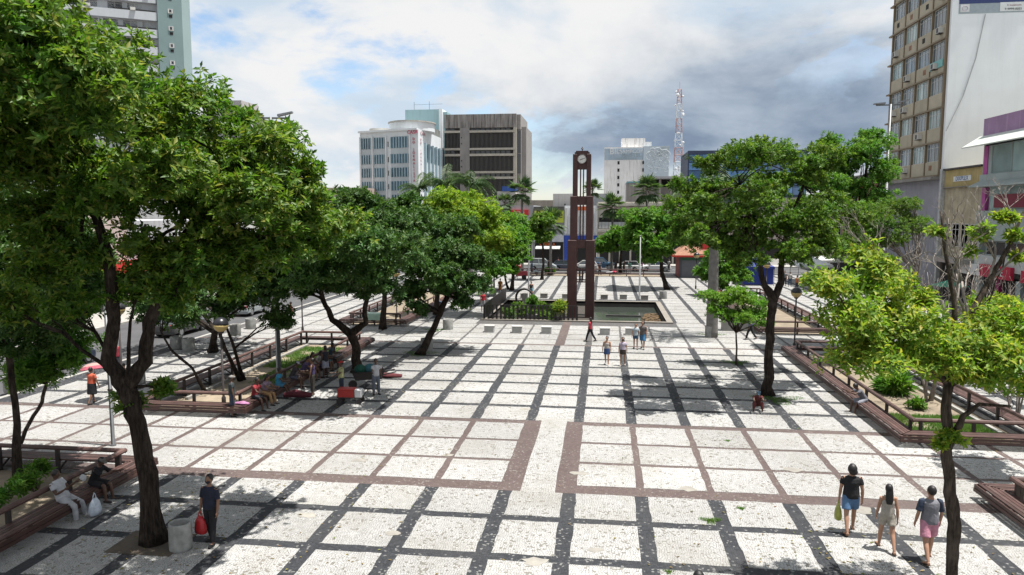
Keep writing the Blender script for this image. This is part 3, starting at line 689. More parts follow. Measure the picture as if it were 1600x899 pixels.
def leaf_mesh(name, pos, dirs, nrm, ln, wd, mat, fold=.25):
    """one mesh of separate folded leaf blades (arrays of N)"""
    N = len(pos)
    d = dirs/np.linalg.norm(dirs, axis=1)[:,None]
    s = np.cross(d, nrm); s /= np.maximum(np.linalg.norm(s, axis=1), 1e-6)[:,None]
    n = np.cross(s, d)
    mid = pos+d*(ln*.5)[:,None]
    a = mid+s*(wd*.5)[:,None]+n*(wd*fold)[:,None]; b = mid-s*(wd*.5)[:,None]+n*(wd*fold)[:,None]
    tip = pos+d*ln[:,None]-n*(ln*.10)[:,None]
    V = np.stack([pos, a, tip, b], 1).reshape(-1,3).astype(np.float32)
    base = (np.arange(N)*4)[:,None]
    F = np.concatenate([base+np.array([0,1,2]), base+np.array([0,2,3])], 1).reshape(-1).astype(np.int32)
    me = bpy.data.meshes.new(name); me.vertices.add(N*4); me.vertices.foreach_set('co', V.ravel())
    me.loops.add(N*6); me.loops.foreach_set('vertex_index', F); me.polygons.add(N*2)
    me.polygons.foreach_set('loop_start', np.arange(0,N*6,3,dtype=np.int32)); me.polygons.foreach_set('loop_total', np.full(N*2,3,dtype=np.int32))
    me.materials.append(mat); me.update(calc_edges=True); return me
def unit(n):
    v = rng.normal(size=(n,3)); return v/np.linalg.norm(v, axis=1)[:,None]
def crown_leaves(clumps, n_leaves, lsize, lw, sub=11, subr=.42, k=9, droop=.1, hollow=.45):
    n_leaves = int(n_leaves*1.44); lsize *= 1.22; subr *= 1.15
    """leaves in rosettes at twig tips on lumps that sit on each clump; returns arrays and lump centres"""
    w = np.array([c[3]**2 for c in clumps]); w = w/w.sum()
    P=[]; D=[]; Nn=[]; lumps=[]
    for c, wi in zip(clumps, w):
        C = np.array(c[:3]); r = c[3]; flat_ = c[4] if len(c) > 4 else .8
        sd = unit(sub); sd[:,2] = sd[:,2]*.9+.12
        sc = C+sd*np.array([1,1,flat_])*r*rng.uniform(.30,.75,(sub,1)); sr = r*subr*rng.uniform(.55,1.3,sub)
        lumps += [(*sc[i], sr[i]) for i in range(sub)]
        nt = max(4, int(n_leaves*wi/k/sub))
        for i in range(sub):
            u = unit(nt); u[:,2] = np.where(u[:,2] < -.35, -u[:,2]*.6, u[:,2])
            rad = sr[i]*rng.uniform(hollow,1.08,(nt,1))**.7
            tp = sc[i]+u*rad*np.array([1,1,.85])
            td = u*.8+np.array([0,0,.45])+rng.normal(size=(nt,3))*.35; td /= np.linalg.norm(td,axis=1)[:,None]
            a = np.cross(td, rng.normal(size=(nt,3))); a /= np.linalg.norm(a,axis=1)[:,None]; b = np.cross(td, a)
            for q in range(k):
                ph = q*2.4+rng.uniform(0,.6,nt); tilt = rng.uniform(.55,1.35,nt)
                d = td*np.cos(tilt)[:,None]+(a*np.cos(ph)[:,None]+b*np.sin(ph)[:,None])*np.sin(tilt)[:,None]; d[:,2] -= droop
                P.append(tp+td*(q/k-.6)*lsize*.9); D.append(d); Nn.append(td+rng.normal(size=(nt,3))*.25)
    P = np.concatenate(P); D = np.concatenate(D); Nn = np.concatenate(Nn); N = len(P)
    return P, D, Nn, lsize*rng.uniform(.5,1.3,N), lsize*lw*rng.uniform(.75,1.2,N), lumps
def bend(p, q, n, sag, jit, r_=random):
    p = Vector(p); q = Vector(q); L_ = (q-p).length; out = []
    for i in range(n+1):
        u = i/n; v = p.lerp(q, u); v.z += sag*L_*math.sin(math.pi*u)
        if 0 < i < n: v += Vector((r_.uniform(-1,1), r_.uniform(-1,1), r_.uniform(-.5,.5)))*jit*L_
        out.append(v)
    return out
def taper(r0, r1, n): return [r0+(r1-r0)*(i/n)**.8 for i in range(n+1)]
def pxc(px, py, rpx, Y):
    p = atY(px, py, Y); z = proj(p)[2]; return (*p, 1.08*rpx*z/FPX)
def tree(name, label, base, stems, clumps, n, lsize, lw, mat, bark=M_BARK, group=None, sub=11, subr=.42, k=9, droop=.1, twigs=2, limb=.09, cat='tree', hollow=.45, r_seed=1, depth=.7):
    """stems: list of polylines [(x,y,z,r),...]; clumps: (x,y,z,r[,flat])"""
    rr = random.Random(r_seed); t = thing(name, label, cat, (base[0], base[1], 0), 0, group); off = Vector((base[0], base[1], 0))
    m = MB(); nodes = []
    for st in stems:
        pts = []; rad = []
        for i in range(len(st)-1):
            a = Vector(st[i][:3]); b = Vector(st[i+1][:3]); s = 4
            for j in range(s):
                u = j/s; v = a.lerp(b, u)
                if not (i == 0 and j == 0): v += Vector((rr.uniform(-1,1), rr.uniform(-1,1), 0))*st[i][3]*.22
                fl = 1.0 if st[0][2] > .5 else {0:1.55,1:1.16,2:1.04}.get(i*4+j, 1.); pts.append(v-off); rad.append((st[i][3]+(st[i+1][3]-st[i][3])*u)*rr.uniform(.93,1.07)*fl)
        pts.append(Vector(st[-1][:3])-off); rad.append(st[-1][3])
        m.tube(pts, rad, 16, jag=.11, jr=rr); nodes += [(Vector(st[i][:3]), st[i][3]) for i in range(max(1, len(st)-2), len(st))]
    m.build('trunk', bark, t, True)
    if depth > 0:
        cs = np.array([c[:4] for c in clumps]); cen = cs.mean(0); hw = max(.5, (cs[:,0].max()-cs[:,0].min())/2); ex = []
        for i, c in enumerate(clumps):
            dy = depth*hw*rr.uniform(.35,.85)*(1 if (i%2) else -.9); f_ = 1-.25*rr.random()
            ex.append((cen[0]+(c[0]-cen[0])*f_, c[1]+dy, cen[2]+(c[2]-cen[2])*(.95 if dy > 0 else .9), c[3]*1.0, *c[4:]))
        clumps = list(clumps)+ex
    P, D, Nn, ln, wd, lumps = crown_leaves(clumps, n, lsize, lw, sub, subr, k, droop, hollow)
    b = MB()
    per = len(lumps)//len(clumps)
    for ci, c in enumerate(clumps):
        C = Vector(c[:3]); nd_, nr = min(nodes, key=lambda q: (q[0]-C).length)
        r0 = max(.02, min(nr*.75, limb*(1+c[3]*.25)))
        pts = bend(nd_-off, C-off, 5, .06, .05, rr); b.tube(pts, taper(r0, r0*.4, 5), 6)
        for li in rr.sample(range(per), min(per, (3 if base[1] > 44 else 4)+twigs)):
            q = lumps[ci*per+li]; s_ = pts[rr.choice((2,3,4,5))]
            b.tube(bend(s_, Vector(q[:3])-off, 3, .05, .07, rr), taper(r0*.42, r0*.12, 3), 5)
            if twigs > 1 and base[1] < 44:
                for _ in range(twigs):
                    e = Vector(q[:3])-off+Vector((rr.uniform(-1,1), rr.uniform(-1,1), rr.uniform(-.3,1)))*q[3]*.9
                    b.tube(bend(Vector(q[:3])-off, e, 2, .03, .06, rr), taper(r0*.14, r0*.05, 2), 4)
    b.build('branches', bark, t, True)
    P = P-np.array([base[0], base[1], 0])
    link('crown', leaf_mesh('crown', P, D, Nn, ln, wd, mat), t)
    return t
def pts3(seq):            # [(px,py,Y,r)] -> world polyline; first point is put on the ground
    out = []
    for i, (px, py, Y, r) in enumerate(seq):
        if i == 0: g = G(px, py); out.append((g[0], g[1], -.02, r))
        else: p = atY(px, py, Y); out.append((*p, r))
    return out

# --- big foreground tree on the left
B1 = G(240, 848)
s1 = pts3([(240,848,0,.235),(228,740,16.4,.215),(214,660,16.4,.205),(196,605,16.4,.215)])
s1a = [s1[-1]]+[(*atY(x,y,Y), r) for x,y,Y,r in ((168,560,16.3,.17),(178,500,16.2,.15),(172,420,16.0,.12),(140,300,15.8,.09),(110,160,15.6,.05))]
s1b = [s1[-1]]+[(*atY(x,y,Y), r) for x,y,Y,r in ((226,565,16.6,.17),(232,505,16.7,.15),(262,420,17.,.12),(310,330,17.3,.09),(360,270,17.5,.05))]
c1 = [pxc(*a) for a in ((40,40,130,15.2),(-60,150,130,15.0),(120,150,120,16.2),(30,240,115,14.8),(205,185,72,16.8),(150,310,95,15.6),(60,350,85,15.6),(265,290,85,16.4),
      (330,335,80,17.0),(395,260,70,17.4),(440,215,42,17.6),(375,200,40,17.5),(455,310,60,17.3),(400,375,70,16.8),(315,410,65,16.4),(230,400,70,16.0),(440,405,42,17.0),(350,455,42,16.6),(485,270,28,17.5),(175,100,68,16.4),(40,-40,100,15.5),
      (120,420,60,15.8),(270,470,38,16.3))]
c1 += [pxc(*a) for a in ((110,480,48,16.2),(205,455,46,16.4),(60,420,60,15.8),(285,440,46,16.6),(380,420,48,17.2),(470,360,42,17.6),(20,480,50,16.4))]
c1 += [(-8.0,16.5,9.3,1.4),(-9.2,12.5,10.3,1.5),(-10.6,11.6,11,1.8),(-7.8,15.4,8.4,1.2),(-7.4,18.5,7.8,1.3),(-12.6,11.6,9.8,1.9),(-11.5,12.2,10.2,1.9),(-13.8,13.2,9.6,2.0),(-9.6,15.4,10.2,1.5),(-10.5,13.5,10.6,1.9),(-9.4,14.2,9.,1.2),(-12.6,14.2,9.2,1.9),(-12,12.6,11.2,1.5),(-10.6,13,11.4,1.3),(-14,15,10,1.8),(-14.6,17,9.6,1.8),(-13.6,19,9,1.8),(-10.2,19.6,8.6,1.6),(-8.2,18.8,7.4,1.4),(-11.5,18.2,9.6,1.6)]
c1 += [pxc(*a) for a in ((205,632,26,16.6),(255,608,20,16.8))]
tree('shade_tree', 'huge leafy tree with a dark forked trunk in the left foreground', B1, [s1,s1a,s1b], c1, 134000, .148, .40, M_LEAFA, sub=14, subr=.40, k=9, droop=.15, limb=.055, r_seed=3, depth=0, hollow=.2)
# --- dark tree against the left edge, behind it
g = np.array([-17.2, 19.2, 0]); 
tree('shade_tree', 'dense dark tree at the left edge behind the near bench', g, [[(g[0],g[1],0,.12),(g[0]-.1,g[1]+.2,2.6,.10),(g[0]-.4,g[1]+.3,5.,.08)]],
     [pxc(*a) for a in ((20,430,75,19.4),(-30,340,95,19.6),(70,500,62,19.2),(10,540,60,19.),(-40,480,75,19.4),(60,360,60,20.2),(110,440,60,19.8),(120,390,55,20.2))], 34000, .16, .32, M_LEAFD, sub=12, r_seed=4)
# --- small tree with a thin crooked stem behind the near bench
g = G(22,720); Yb = g[1]
st = [(g[0],g[1],0,.07)]+[(*atY(x,y,Yb), r) for x,y,r in ((40,672,.06),(66,628,.055),(72,600,.045),(85,560,.03))]
tree('small_tree', 'small crooked tree with glossy leaves behind the near left bench', g, [st],
     [pxc(*a) for a in ((138,478,34,Yb),(95,530,50,Yb+.3),(60,585,44,Yb-.2),(105,565,30,Yb),(35,600,32,Yb),(55,510,42,Yb+.4),(140,455,46,Yb+.3))], 17000, .14, .34, M_LEAFF, M_BARKM, sub=9, limb=.03, r_seed=5, depth=.25)
# --- slanting stems in the left bed
for i, (q, cl, lb) in enumerate((
    ([(321,614,0,.07),(300,575,30.2,.06),(268,548,30.4,.055),(252,520,30.6,.04)], ((300,480,45,30.5),(250,500,40,30.8),(270,440,45,31)), 'slanting thin tree at the near end of the left bed'),
    ([(376,596,0,.09),(352,545,31.8,.08),(338,505,32,.07),(330,470,32.2,.05)], ((330,420,55,32.2),(380,450,48,32),(285,425,42,32.6),(420,470,36,32.4),(400,400,50,33)), 'leaning dark tree with two stems behind the globe lamp'),
    ([(381,594,0,.08),(366,545,32.4,.07),(350,500,32.6,.05)], ((440,440,45,33.4),(355,480,36,32.6),(440,500,28,33.2)), 'second leaning stem beside the globe lamp'))):
    s_ = pts3(q); tree('leaning_tree', lb, s_[0], [s_], [pxc(*a) for a in cl], 9500, .15, .42, M_LEAFD, group='slanting trees in the left bed', sub=9, limb=.05, r_seed=20+i)
s_ = pts3([(332,550,0,.20),(335,520,39,.17),(345,490,39,.12)])
tree('street_tree', 'dark street tree by the left kerb behind the bench', s_[0], [s_], [pxc(*a) for a in ((300,470,50,41),(360,450,50,41),(250,470,45,42),(330,410,60,42),(420,430,50,41))], 14000, .18, .45, M_LEAFD, r_seed=24)
# --- the dark rounded tree by the vendors
s_ = pts3([(558,582,0,.24),(556,540,36.4,.21),(548,522,36.4,.22)])
sa = [s_[-1]]+[(*atY(x,y,Y), r) for x,y,Y,r in ((520,500,36.4,.15),(505,470,36.2,.12),(500,430,36,.08))]
sb = [s_[-1]]+[(*atY(x,y,Y), r) for x,y,Y,r in ((572,505,36.6,.14),(570,480,36.8,.12),(585,430,37,.08))]
tree('shade_tree', 'dark rounded tree with a forked trunk beside the vendors', s_[0], [s_,sa,sb],
     [pxc(*a) for a in ((500,350,48,36),(560,330,45,37),(610,350,42,37.4),(470,400,42,35.8),(530,400,50,35.4),(590,410,48,36.2),(640,390,38,38),(500,450,38,35.8),(560,452,36,35.8),(470,455,28,36),(610,455,25,36.6),(530,312,26,37.5),(480,400,48,32.6),(545,395,50,32.8),(600,395,44,33.4),(430,415,42,32.4),(650,350,36,39),(450,405,42,29.4),(500,392,46,28.8),(550,385,46,28.6),(600,382,44,29),(645,392,38,30),(520,428,36,30),(580,428,36,30),(480,440,30,29.6))],
     62000, .185, .42, M_LEAFD, sub=11, subr=.38, limb=.07, r_seed=6, depth=.5, hollow=.25)
# --- leaning tree
s_ = pts3([(657,555,0,.24),(672,525,41.8,.20),(688,490,42.0,.18),(700,462,42.3,.15)])
tree('shade_tree', 'tree with a thick leaning trunk left of the open paving', s_[0], [s_],
     [pxc(*a) for a in ((650,420,42,42),(700,400,45,43),(740,410,36,43),(640,460,30,41.6),(700,440,40,41.4),(745,450,28,42),(670,370,40,44),(720,365,36,44.5),(640,385,34,43.5),(720,475,20,41.8),(655,485,18,41.5))],
     34000, .17, .46, M_LEAFD, sub=11, subr=.38, limb=.07, r_seed=7)
# --- lime crown and the row behind it
for lb, bx, by, tr, cl, n, ls, mt, sd in (
    ('bright lime green tree rising behind the dark crowns', -13.5, 58., .2, ((690,325,32,58),(720,318,30,59),(750,335,32,59),(670,345,26,57.5),(715,352,36,57),(765,355,28,58),(780,380,30,58),(740,385,34,57)), 26000, .22, M_LEAFY, 8),
    ('dark green tree between the lime tree and the leaning trunk', -15.5, 50., .2, ((630,330,34,51),(665,355,36,50),(610,355,36,50.5),(690,395,34,49.5),(645,395,34,49.5)), 18000, .2, M_LEAFD, 9),
    ('mid green tree on the left near the far bench', -12.6, 66., .2, ((775,375,34,66),(800,400,26,66),(760,405,28,65),(805,370,24,67),(790,350,24,68)), 16000, .24, M_LEAFF, 10),
    ('yellow green tree left of the bare steel pole', -9.7, 77., .18, ((805,355,26,77),(790,385,24,77),(822,375,16,77.5),(775,365,22,78)), 12000, .26, M_LEAFF, 11),
    ('round dark tree behind the yellow sign palm', -7.6, 90., .18, ((845,350,20,90),(830,365,20,90),(850,372,14,90)), 7000, .28, M_LEAFM, 12)):
    tree('shade_tree', lb, (bx,by), [[(bx,by,-.02,tr),(bx+.2,by,2.,tr*.85),(bx+.1,by+.1,4.2,tr*.7)]], [pxc(*a) for a in cl], n, ls, .5, mt, group='trees along the left side of the square', sub=10, limb=.07, r_seed=sd)
for q, cl, lb in (([(773,463,0,.10),(772,445,72,.08),(772,430,72,.06)], ((772,428,16,72),(758,420,14,72),(786,422,15,72),(775,412,15,72.5),(760,438,9,72)), 'small layered tree under the left trees beside a stone bin'),
                  ([(794,452,0,.12),(790,438,77,.1),(788,425,77,.08)], ((790,415,16,77),(805,408,14,77.5),(800,425,11,77)), 'small tree with dark stem left of the steel pole')):
    s_ = pts3(q); tree('small_tree', lb, s_[0], [s_], [(*pxc(*a), .45) for a in cl], 6000, .22, .5, M_LEAFF, sub=8, limb=.04, r_seed=13)
# --- right hand side
s_ = pts3([(1042,453,0,.26),(1038,438,80.7,.23),(1034,424,80.7,.2),(1032,400,80.7,.14)])
tree('shade_tree', 'bushy tree left of the terracotta kiosk beyond the basin', s_[0], [s_],
     [pxc(*a) for a in ((1000,350,30,80),(1030,345,28,81),(990,375,26,79.5),(1020,385,32,79),(1055,365,26,81),(1035,395,22,80),(1068,375,18,82),(985,340,20,82),(1015,405,18,79.5))], 26000, .26, .5, M_LEAFF, M_BARK, sub=10, r_seed=14)
s_ = pts3([(1199,618,0,.21),(1201,560,33.8,.19),(1205,500,33.8,.18),(1208,470,33.8,.19)])
sa = [s_[-1]]+[(*atY(x,y,Y), r) for x,y,Y,r in ((1192,440,33.6,.12),(1186,400,33.4,.10),(1172,340,33.2,.07),(1155,290,33.,.04))]
sb = [s_[-1]]+[(*atY(x,y,Y), r) for x,y,Y,r in ((1220,440,34.,.14),(1222,400,34.2,.12),(1236,340,34.6,.09),(1255,290,35,.05))]
tree('shade_tree', 'tall spreading tree with a forked dark trunk right of centre', s_[0], [s_,sa,sb],
     [pxc(*a) for a in ((1060,320,26,32.8),(1110,300,40,33),(1150,250,40,33.4),(1190,240,32,34),(1080,345,36,32.6),(1130,350,44,32.6),(1175,310,44,33),(1220,290,38,34.4),(1260,270,40,35),(1200,370,44,33),(1245,350,46,34),(1290,330,42,35.4),(1240,400,34,33.6),(1160,390,32,32.8),(1290,250,34,36),(1105,255,24,33.6),(1275,390,30,34.6),(1090,380,26,32.4),(1065,370,28,32.8),(1120,382,24,32.8),(1155,412,24,33),(1060,290,20,33.4),(1300,385,30,35.4),(1330,345,36,36),(1215,245,26,34.4))],
     68000, .122, .48, M_LEAFM, sub=13, subr=.38, limb=.055, droop=.05, r_seed=15, depth=.95, hollow=.25)
g = np.array([15.4, 47.6]); 
tree('shade_tree', 'lighter green tree crown left of the beige office tower', g, [[(g[0],g[1],-.02,.2),(g[0]+.1,g[1],3.,.17),(g[0]+.3,g[1],6.5,.12)]],
     [pxc(*a) for a in ((1350,240,36,48),(1310,265,30,48),(1375,275,26,48),(1330,300,34,47),(1370,320,26,47),(1300,220,18,49),(1360,215,20,48.5),(1390,255,14,48),(1280,290,30,46),(1300,330,30,45),(1345,345,30,45))], 32000, .15, .42, M_LEAFF, sub=12, subr=.36, limb=.06, r_seed=16)
g = np.array([16.8, 42.0]); 
tree('feathery_tree', 'fine leaved tree right of the tall spreading tree', g, [[(g[0],g[1],-.02,.13),(g[0]-.2,g[1],2.6,.11),(g[0],g[1],4.6,.09)]],
     [pxc(*a) for a in ((1360,350,36,42),(1400,335,34,42),(1335,380,30,41.6),(1390,375,36,41.6),(1425,355,26,42),(1310,400,26,42),(1425,320,16,42.4))], 26000, .09, .4, M_LEAFM, M_BARKG, sub=11, subr=.4, limb=.05, r_seed=17)
# --- sapling with flat layers
s_ = pts3([(1150,571,0,.055),(1151,545,40.6,.045),(1150,520,40.6,.04)])
tree('young_tree', 'young light green tree with flat layers of leaves on the paving', s_[0], [s_],
     [(*pxc(*a), .38) for a in ((1150,498,30,40.6),(1122,490,24,40.4),(1180,492,26,40.8),(1135,472,26,40.8),(1165,470,24,41),(1110,465,20,40.6),(1150,455,18,41),(1190,478,18,40.4),(1195,508,14,40.6))], 16000, .09, .5, M_LEAFS, M_BARKM, sub=9, subr=.45, limb=.025, r_seed=18)
# --- yellowing tree in the right foreground with bare limbs above
Yr = G(1490,935)[1]
s_ = pts3([(1490,940,0,.125),(1488,880,Yr,.12),(1491,820,Yr,.135),(1485,770,Yr,.11),(1480,700,Yr,.10),(1478,640,Yr,.095),(1484,600,Yr,.085)])
sx = lambda *q: [s_[-1]]+[(*atY(x,y,Yr+dy), r) for x,y,dy,r in q]
stems = [s_, sx((1500,545,.2,.085),(1512,500,.4,.075),(1545,440,.6,.06),(1580,380,.8,.04),(1600,330,1.,.02)), sx((1490,540,.1,.06),(1492,480,.1,.05),(1478,400,.2,.035),(1470,330,.3,.018)),
         sx((1450,575,-.2,.05),(1400,545,-.4,.04),(1340,500,-.6,.03),(1300,450,-.6,.015)), sx((1530,580,-.3,.05),(1570,560,-.5,.04),(1620,540,-.6,.03)), sx((1440,540,.3,.045),(1400,480,.5,.035),(1380,420,.6,.025),(1360,370,.7,.012)),
         [s_[4]]+[(*atY(x,y,Yr-.1), r) for x,y,r in ((1505,650,.05),(1530,632,.04),(1580,635,.025))]]
tR = tree('yellowing_tree', 'slender tree in the right foreground with yellow green leaves below bare limbs', s_[0], stems,
     [pxc(*a) for a in ((1310,500,42,Yr-.5),(1360,540,48,Yr-.5),(1400,500,38,Yr-.2),(1300,450,30,Yr-.4),(1360,450,36,Yr+.2),(1420,560,40,Yr-.4),(1330,570,36,Yr-.8),(1400,440,24,Yr+.5),(1560,560,42,Yr-.5),(1600,520,42,Yr-.2),(1520,540,30,Yr-.4),(1590,590,34,Yr-.6),(1465,570,30,Yr-.5),(1440,470,20,Yr),(1350,400,20,Yr+.6),(1580,500,28,Yr+.4),(1275,440,20,Yr-.3),(1500,590,26,Yr-.3),(1450,540,32,Yr-.2),(1490,572,28,Yr-.5),(1535,592,28,Yr-.4),(1480,525,22,Yr+.3))],
     15500, .122, .40, M_LEAFO, M_BARKM, sub=20, subr=.78, k=5, limb=.022, droop=.18, r_seed=19, hollow=.02, depth=.45)
extra = crown_leaves([pxc(*a) for a in ((1535,368,12,Yr+.6),(1570,345,14,Yr+.7),(1580,372,10,Yr+.6),(1465,365,10,Yr+.3),(1480,690,14,Yr-.2),(1520,395,7,Yr+.5),(1590,405,8,Yr+.7),(1470,700,9,Yr-.2))], 1500, .13, .42, sub=3, subr=.7, k=8, hollow=.2)
link('leaf_tufts', leaf_mesh('leaf_tufts', extra[0]-np.array([s_[0][0], s_[0][1], 0]), *extra[1:5], M_LEAFO), tR)
# bare twigs, forked twice
def bare(parent, off, starts, seed, depth=4, mat=M_BARKG):
    rr = random.Random(seed)
    def grow(p, d, L_, r, k, m):
        pts = [p]; q = p.copy(); dd = d.copy()
        for i in range(3):
            dd = (dd+Vector((rr.uniform(-1,1), rr.uniform(-1,1), rr.uniform(-.5,.8)))*.25).normalized(); q = q+dd*L_/3; pts.append(q.copy())
        m.tube([x-off for x in pts], taper(r, r*.6, 3), 5)
        if k > 0:
            for _ in range(rr.choice((2,2,3))):
                nd_ = (dd+Vector((rr.uniform(-1,1), rr.uniform(-1,1), rr.uniform(-.35,.8)))*.75).normalized(); grow(pts[rr.choice((2,3))], nd_, L_*rr.uniform(.6,.85), r*.58, k-1, m)
    for p, d, L_, r in starts: m = MB(); grow(Vector(p), Vector(d).normalized(), L_, r, depth, m); m.build('bare_limb', mat, parent, True)
off = Vector((s_[0][0], s_[0][1], 0))
A = lambda x, y, dy=0.: atY(x, y, Yr+dy)
bare(tR, off, [(A(1545,440,.6),(.2,.1,1),.75,.035),(A(1512,500,.4),(-.3,.1,1),.9,.04),(A(1512,500,.4),(.1,.2,1),.9,.04),(A(1580,380,.8),(.1,0,1),.6,.025),(A(1492,480,.1),(.3,.2,1),.8,.03),(A(1478,400,.2),(-.2,.1,1),.6,.025),(A(1380,420,.6),(-.4,.1,.6),.6,.022),(A(1400,480,.5),(-.2,0,.9),.7,.025),(A(1400,480,.5),(.3,.2,.9),.7,.025),(A(1340,500,-.6),(-.6,.1,.5),.6,.02),(A(1545,440,.6),(.7,.1,.5),.7,.03)], 5, 4)
# --- grey bare bush behind it in the bed and leafy shrubs
g = np.array([16.3, 31.0])
tb = thing('bare_bush', 'leafless grey bush behind the yellowing tree', 'bush', (g[0],g[1],0))
bare(tb, Vector((g[0],g[1],0)), [((g[0]+random.uniform(-.3,.3), g[1]+random.uniform(-.3,.3), -.02), (random.uniform(-.5,.5), random.uniform(-.5,.5), 1), 1.5, .05) for _ in range(6)], 9, 4)
for bx, by, sd_, lb in ((14.2,33.5,12,'tall leafless bush in the sandy bed behind the spiky plant'),(18.2,35.5,13,'leafless grey tree in front of the yellow shop front'),(16.8,27.5,14,'leafless bush beyond the corner of the sandy bed')):
    tb = thing('bare_bush', lb, 'bush', (bx,by,0))
    rr_ = random.Random(sd_); bare(tb, Vector((bx,by,0)), [((bx+rr_.uniform(-.2,.2), by+rr_.uniform(-.2,.2), -.02), (rr_.uniform(-.4,.4), rr_.uniform(-.4,.4), 1), 2.3, .07) for _ in range(4)], sd_, 4)
def shrub(name, label, x, y, clumps, n, ls, lw, mat, group=None, seed=30, cat='shrub'):
    rr = random.Random(seed)
    stems = [[(x+rr.uniform(-.1,.1), y+rr.uniform(-.1,.1), -.02, .03), (x+rr.uniform(-.2,.2), y+rr.uniform(-.2,.2), .5, .02)] for _ in range(3)]
    return tree(name, label, (x,y), stems, clumps, n, ls, lw, mat, M_BARKM, group, sub=8, limb=.02, r_seed=seed, cat=cat, twigs=1)
shrub('leafy_shrub', 'lime green shrub at the right edge below the bare limbs', 14.2, 24., [pxc(*a) for a in ((1600,560,50,24),(1580,490,34,25),(1610,610,30,24),(1625,500,50,25))], 8000, .13, .42, M_LEAFO, seed=31)
shrub('leafy_shrub', 'dark green bushy shrub left of the blue tent', 11.6, 74., [pxc(*a) for a in ((1120,415,26,74),(1145,420,24,74),(1135,440,22,73.5),(1100,430,18,75),(1160,435,16,74))], 15000, .22, .45, M_LEAFF, seed=32)
shrub('bed_shrub', 'spiky green plant in the middle of the sandy bed', 13.2, 34.6, [(13.2,34.6,.4,.3),(13.0,34.9,.3,.25)], 260, .6, .09, M_LEAFF, seed=33, cat='plant')
shrub('bed_shrub', 'low green plant near the lawn of the sandy bed', 13.0, 32.0, [(13.0,32.0,.22,.3,.5)], 350, .18, .4, M_LEAFF, seed=34, cat='plant')
shrub('bed_shrub', 'bright green plant beside the man in white', -16.2, 18.6, [(-16.4,18.6,.45,.38),(-16.8,19.4,.5,.32),(-16.6,17.9,.3,.3)], 1500, .16, .3, M_LEAFF, seed=35, cat='plant')
shrub('basin_shrub', 'round clipped shrub in a pot behind the railing', -5.6, 57.3, [(-5.6,57.3,1.35,.5),(-5.5,57.2,.95,.3)], 3500, .12, .5, M_LEAFF, seed=36, cat='plant')
shrub('basin_shrub', 'yellow green grassy shrub in a pot in front of the tower', -3.4, 55.75, [(-3.4,55.75,1.0,.45,1.2),(-3.4,55.75,.6,.35)], 3000, .28, .14, M_LEAFO, seed=37, cat='plant')
shrub('basin_plants', 'dark green waterside plants inside the basin railing', -6.3, 60.5, [(-7.6,59.,.0,.6),(-6.6,60.,.05,.7),(-5.4,58.4,.0,.55),(-4.6,60.5,.0,.6),(-7.3,62.,.1,.6),(-5.6,62.5,.1,.7),(-4.2,58.,-.05,.45)], 9000, .2, .35, M_LEAFM, seed=38, cat='plants')
for (x, y, z, lb) in ((-5.6,57.3,0,'stone pot under the clipped shrub inside the railing'),(-3.4,55.75,0,'stone pot on the basin rim under the grassy shrub')):
    zb = .10 if y < 56 else -.35
    tag(MB().lathe([(.28,0),(.36,.15),(.40,.55),(.44,.6),(.36,.6),(.3,.5)], n=16).build('stone_pot', M_CONC, None, True, (x,y,zb)), lb, 'plant pot', 'stone plant pots')
for x, y, lb in ((-7.4,97.6,'small bush on the far street bed'),):
    shrub('street_shrub', lb, x, y, [(x,y,.5,.5),(x+.5,y+.3,.45,.4)], 1200, .26, .5, M_LEAFF, 'bushes at the street end', seed=int(y*7), cat='bush')
tree('shade_tree', 'rounded green tree right behind the clock tower', (2.2,101.2), [[(2.2,101.2,-.02,.2),(2.2,101.2,2.,.17),(2.3,101.,3.5,.13)]], [pxc(*a) for a in ((945,380,16,101),(965,372,18,101),(985,368,18,101),(955,388,12,101),(980,385,12,100),(940,390,11,101))], 14000, .3, .5, M_LEAFF, sub=9, r_seed=41)

# ---- palms
def fan_palm(x, y, h, r, label, seed, n=34):
    rr = random.Random(seed); t = thing('fan_palm', label, 'palm tree', (x,y,0), 0, 'fan palms near the far street')
    m = MB(); k = 14; m.tube([(math.sin(i*.4+seed)*.04,0,-.02+h*i/k) for i in range(k+1)], [.19-.05*i/k+(.012 if i%2 else 0) for i in range(k+1)], 9); m.build('trunk', M_PALMT, t, True)
    P=[];D=[];Nn=[];ln=[];wd=[]; st = MB()
    for i in range(n):
        az = rr.uniform(0,6.28); el = R(rr.uniform(-60,82)); d = Vector((math.cos(az)*math.cos(el), math.sin(az)*math.cos(el), math.sin(el)))
        e = Vector((0,0,h))+d*r*rr.uniform(.42,.55); st.tube([(0,0,h), e], .02, 4)
        side = d.cross(Vector((0,0,1))); side = side.normalized() if side.length > .05 else Vector((1,0,0)); upv = side.cross(d)
        for q in range(15):
            a = R(-100+200*q/14); v = d*math.cos(a)+side*math.sin(a); v = v+Vector((0,0,-.18)); l = r*rr.uniform(.46,.58)*(1-.25*abs(q-7)/7)
            P.append(e); D.append(v); Nn.append(upv); ln.append(l); wd.append(l*.14)
    st.build('leaf_stalks', M_BARKM, t)
    link('crown', leaf_mesh('crown', np.array(P,float), np.array(D,float), np.array(Nn,float), np.array(ln), np.array(wd), M_FROND, .1), t)
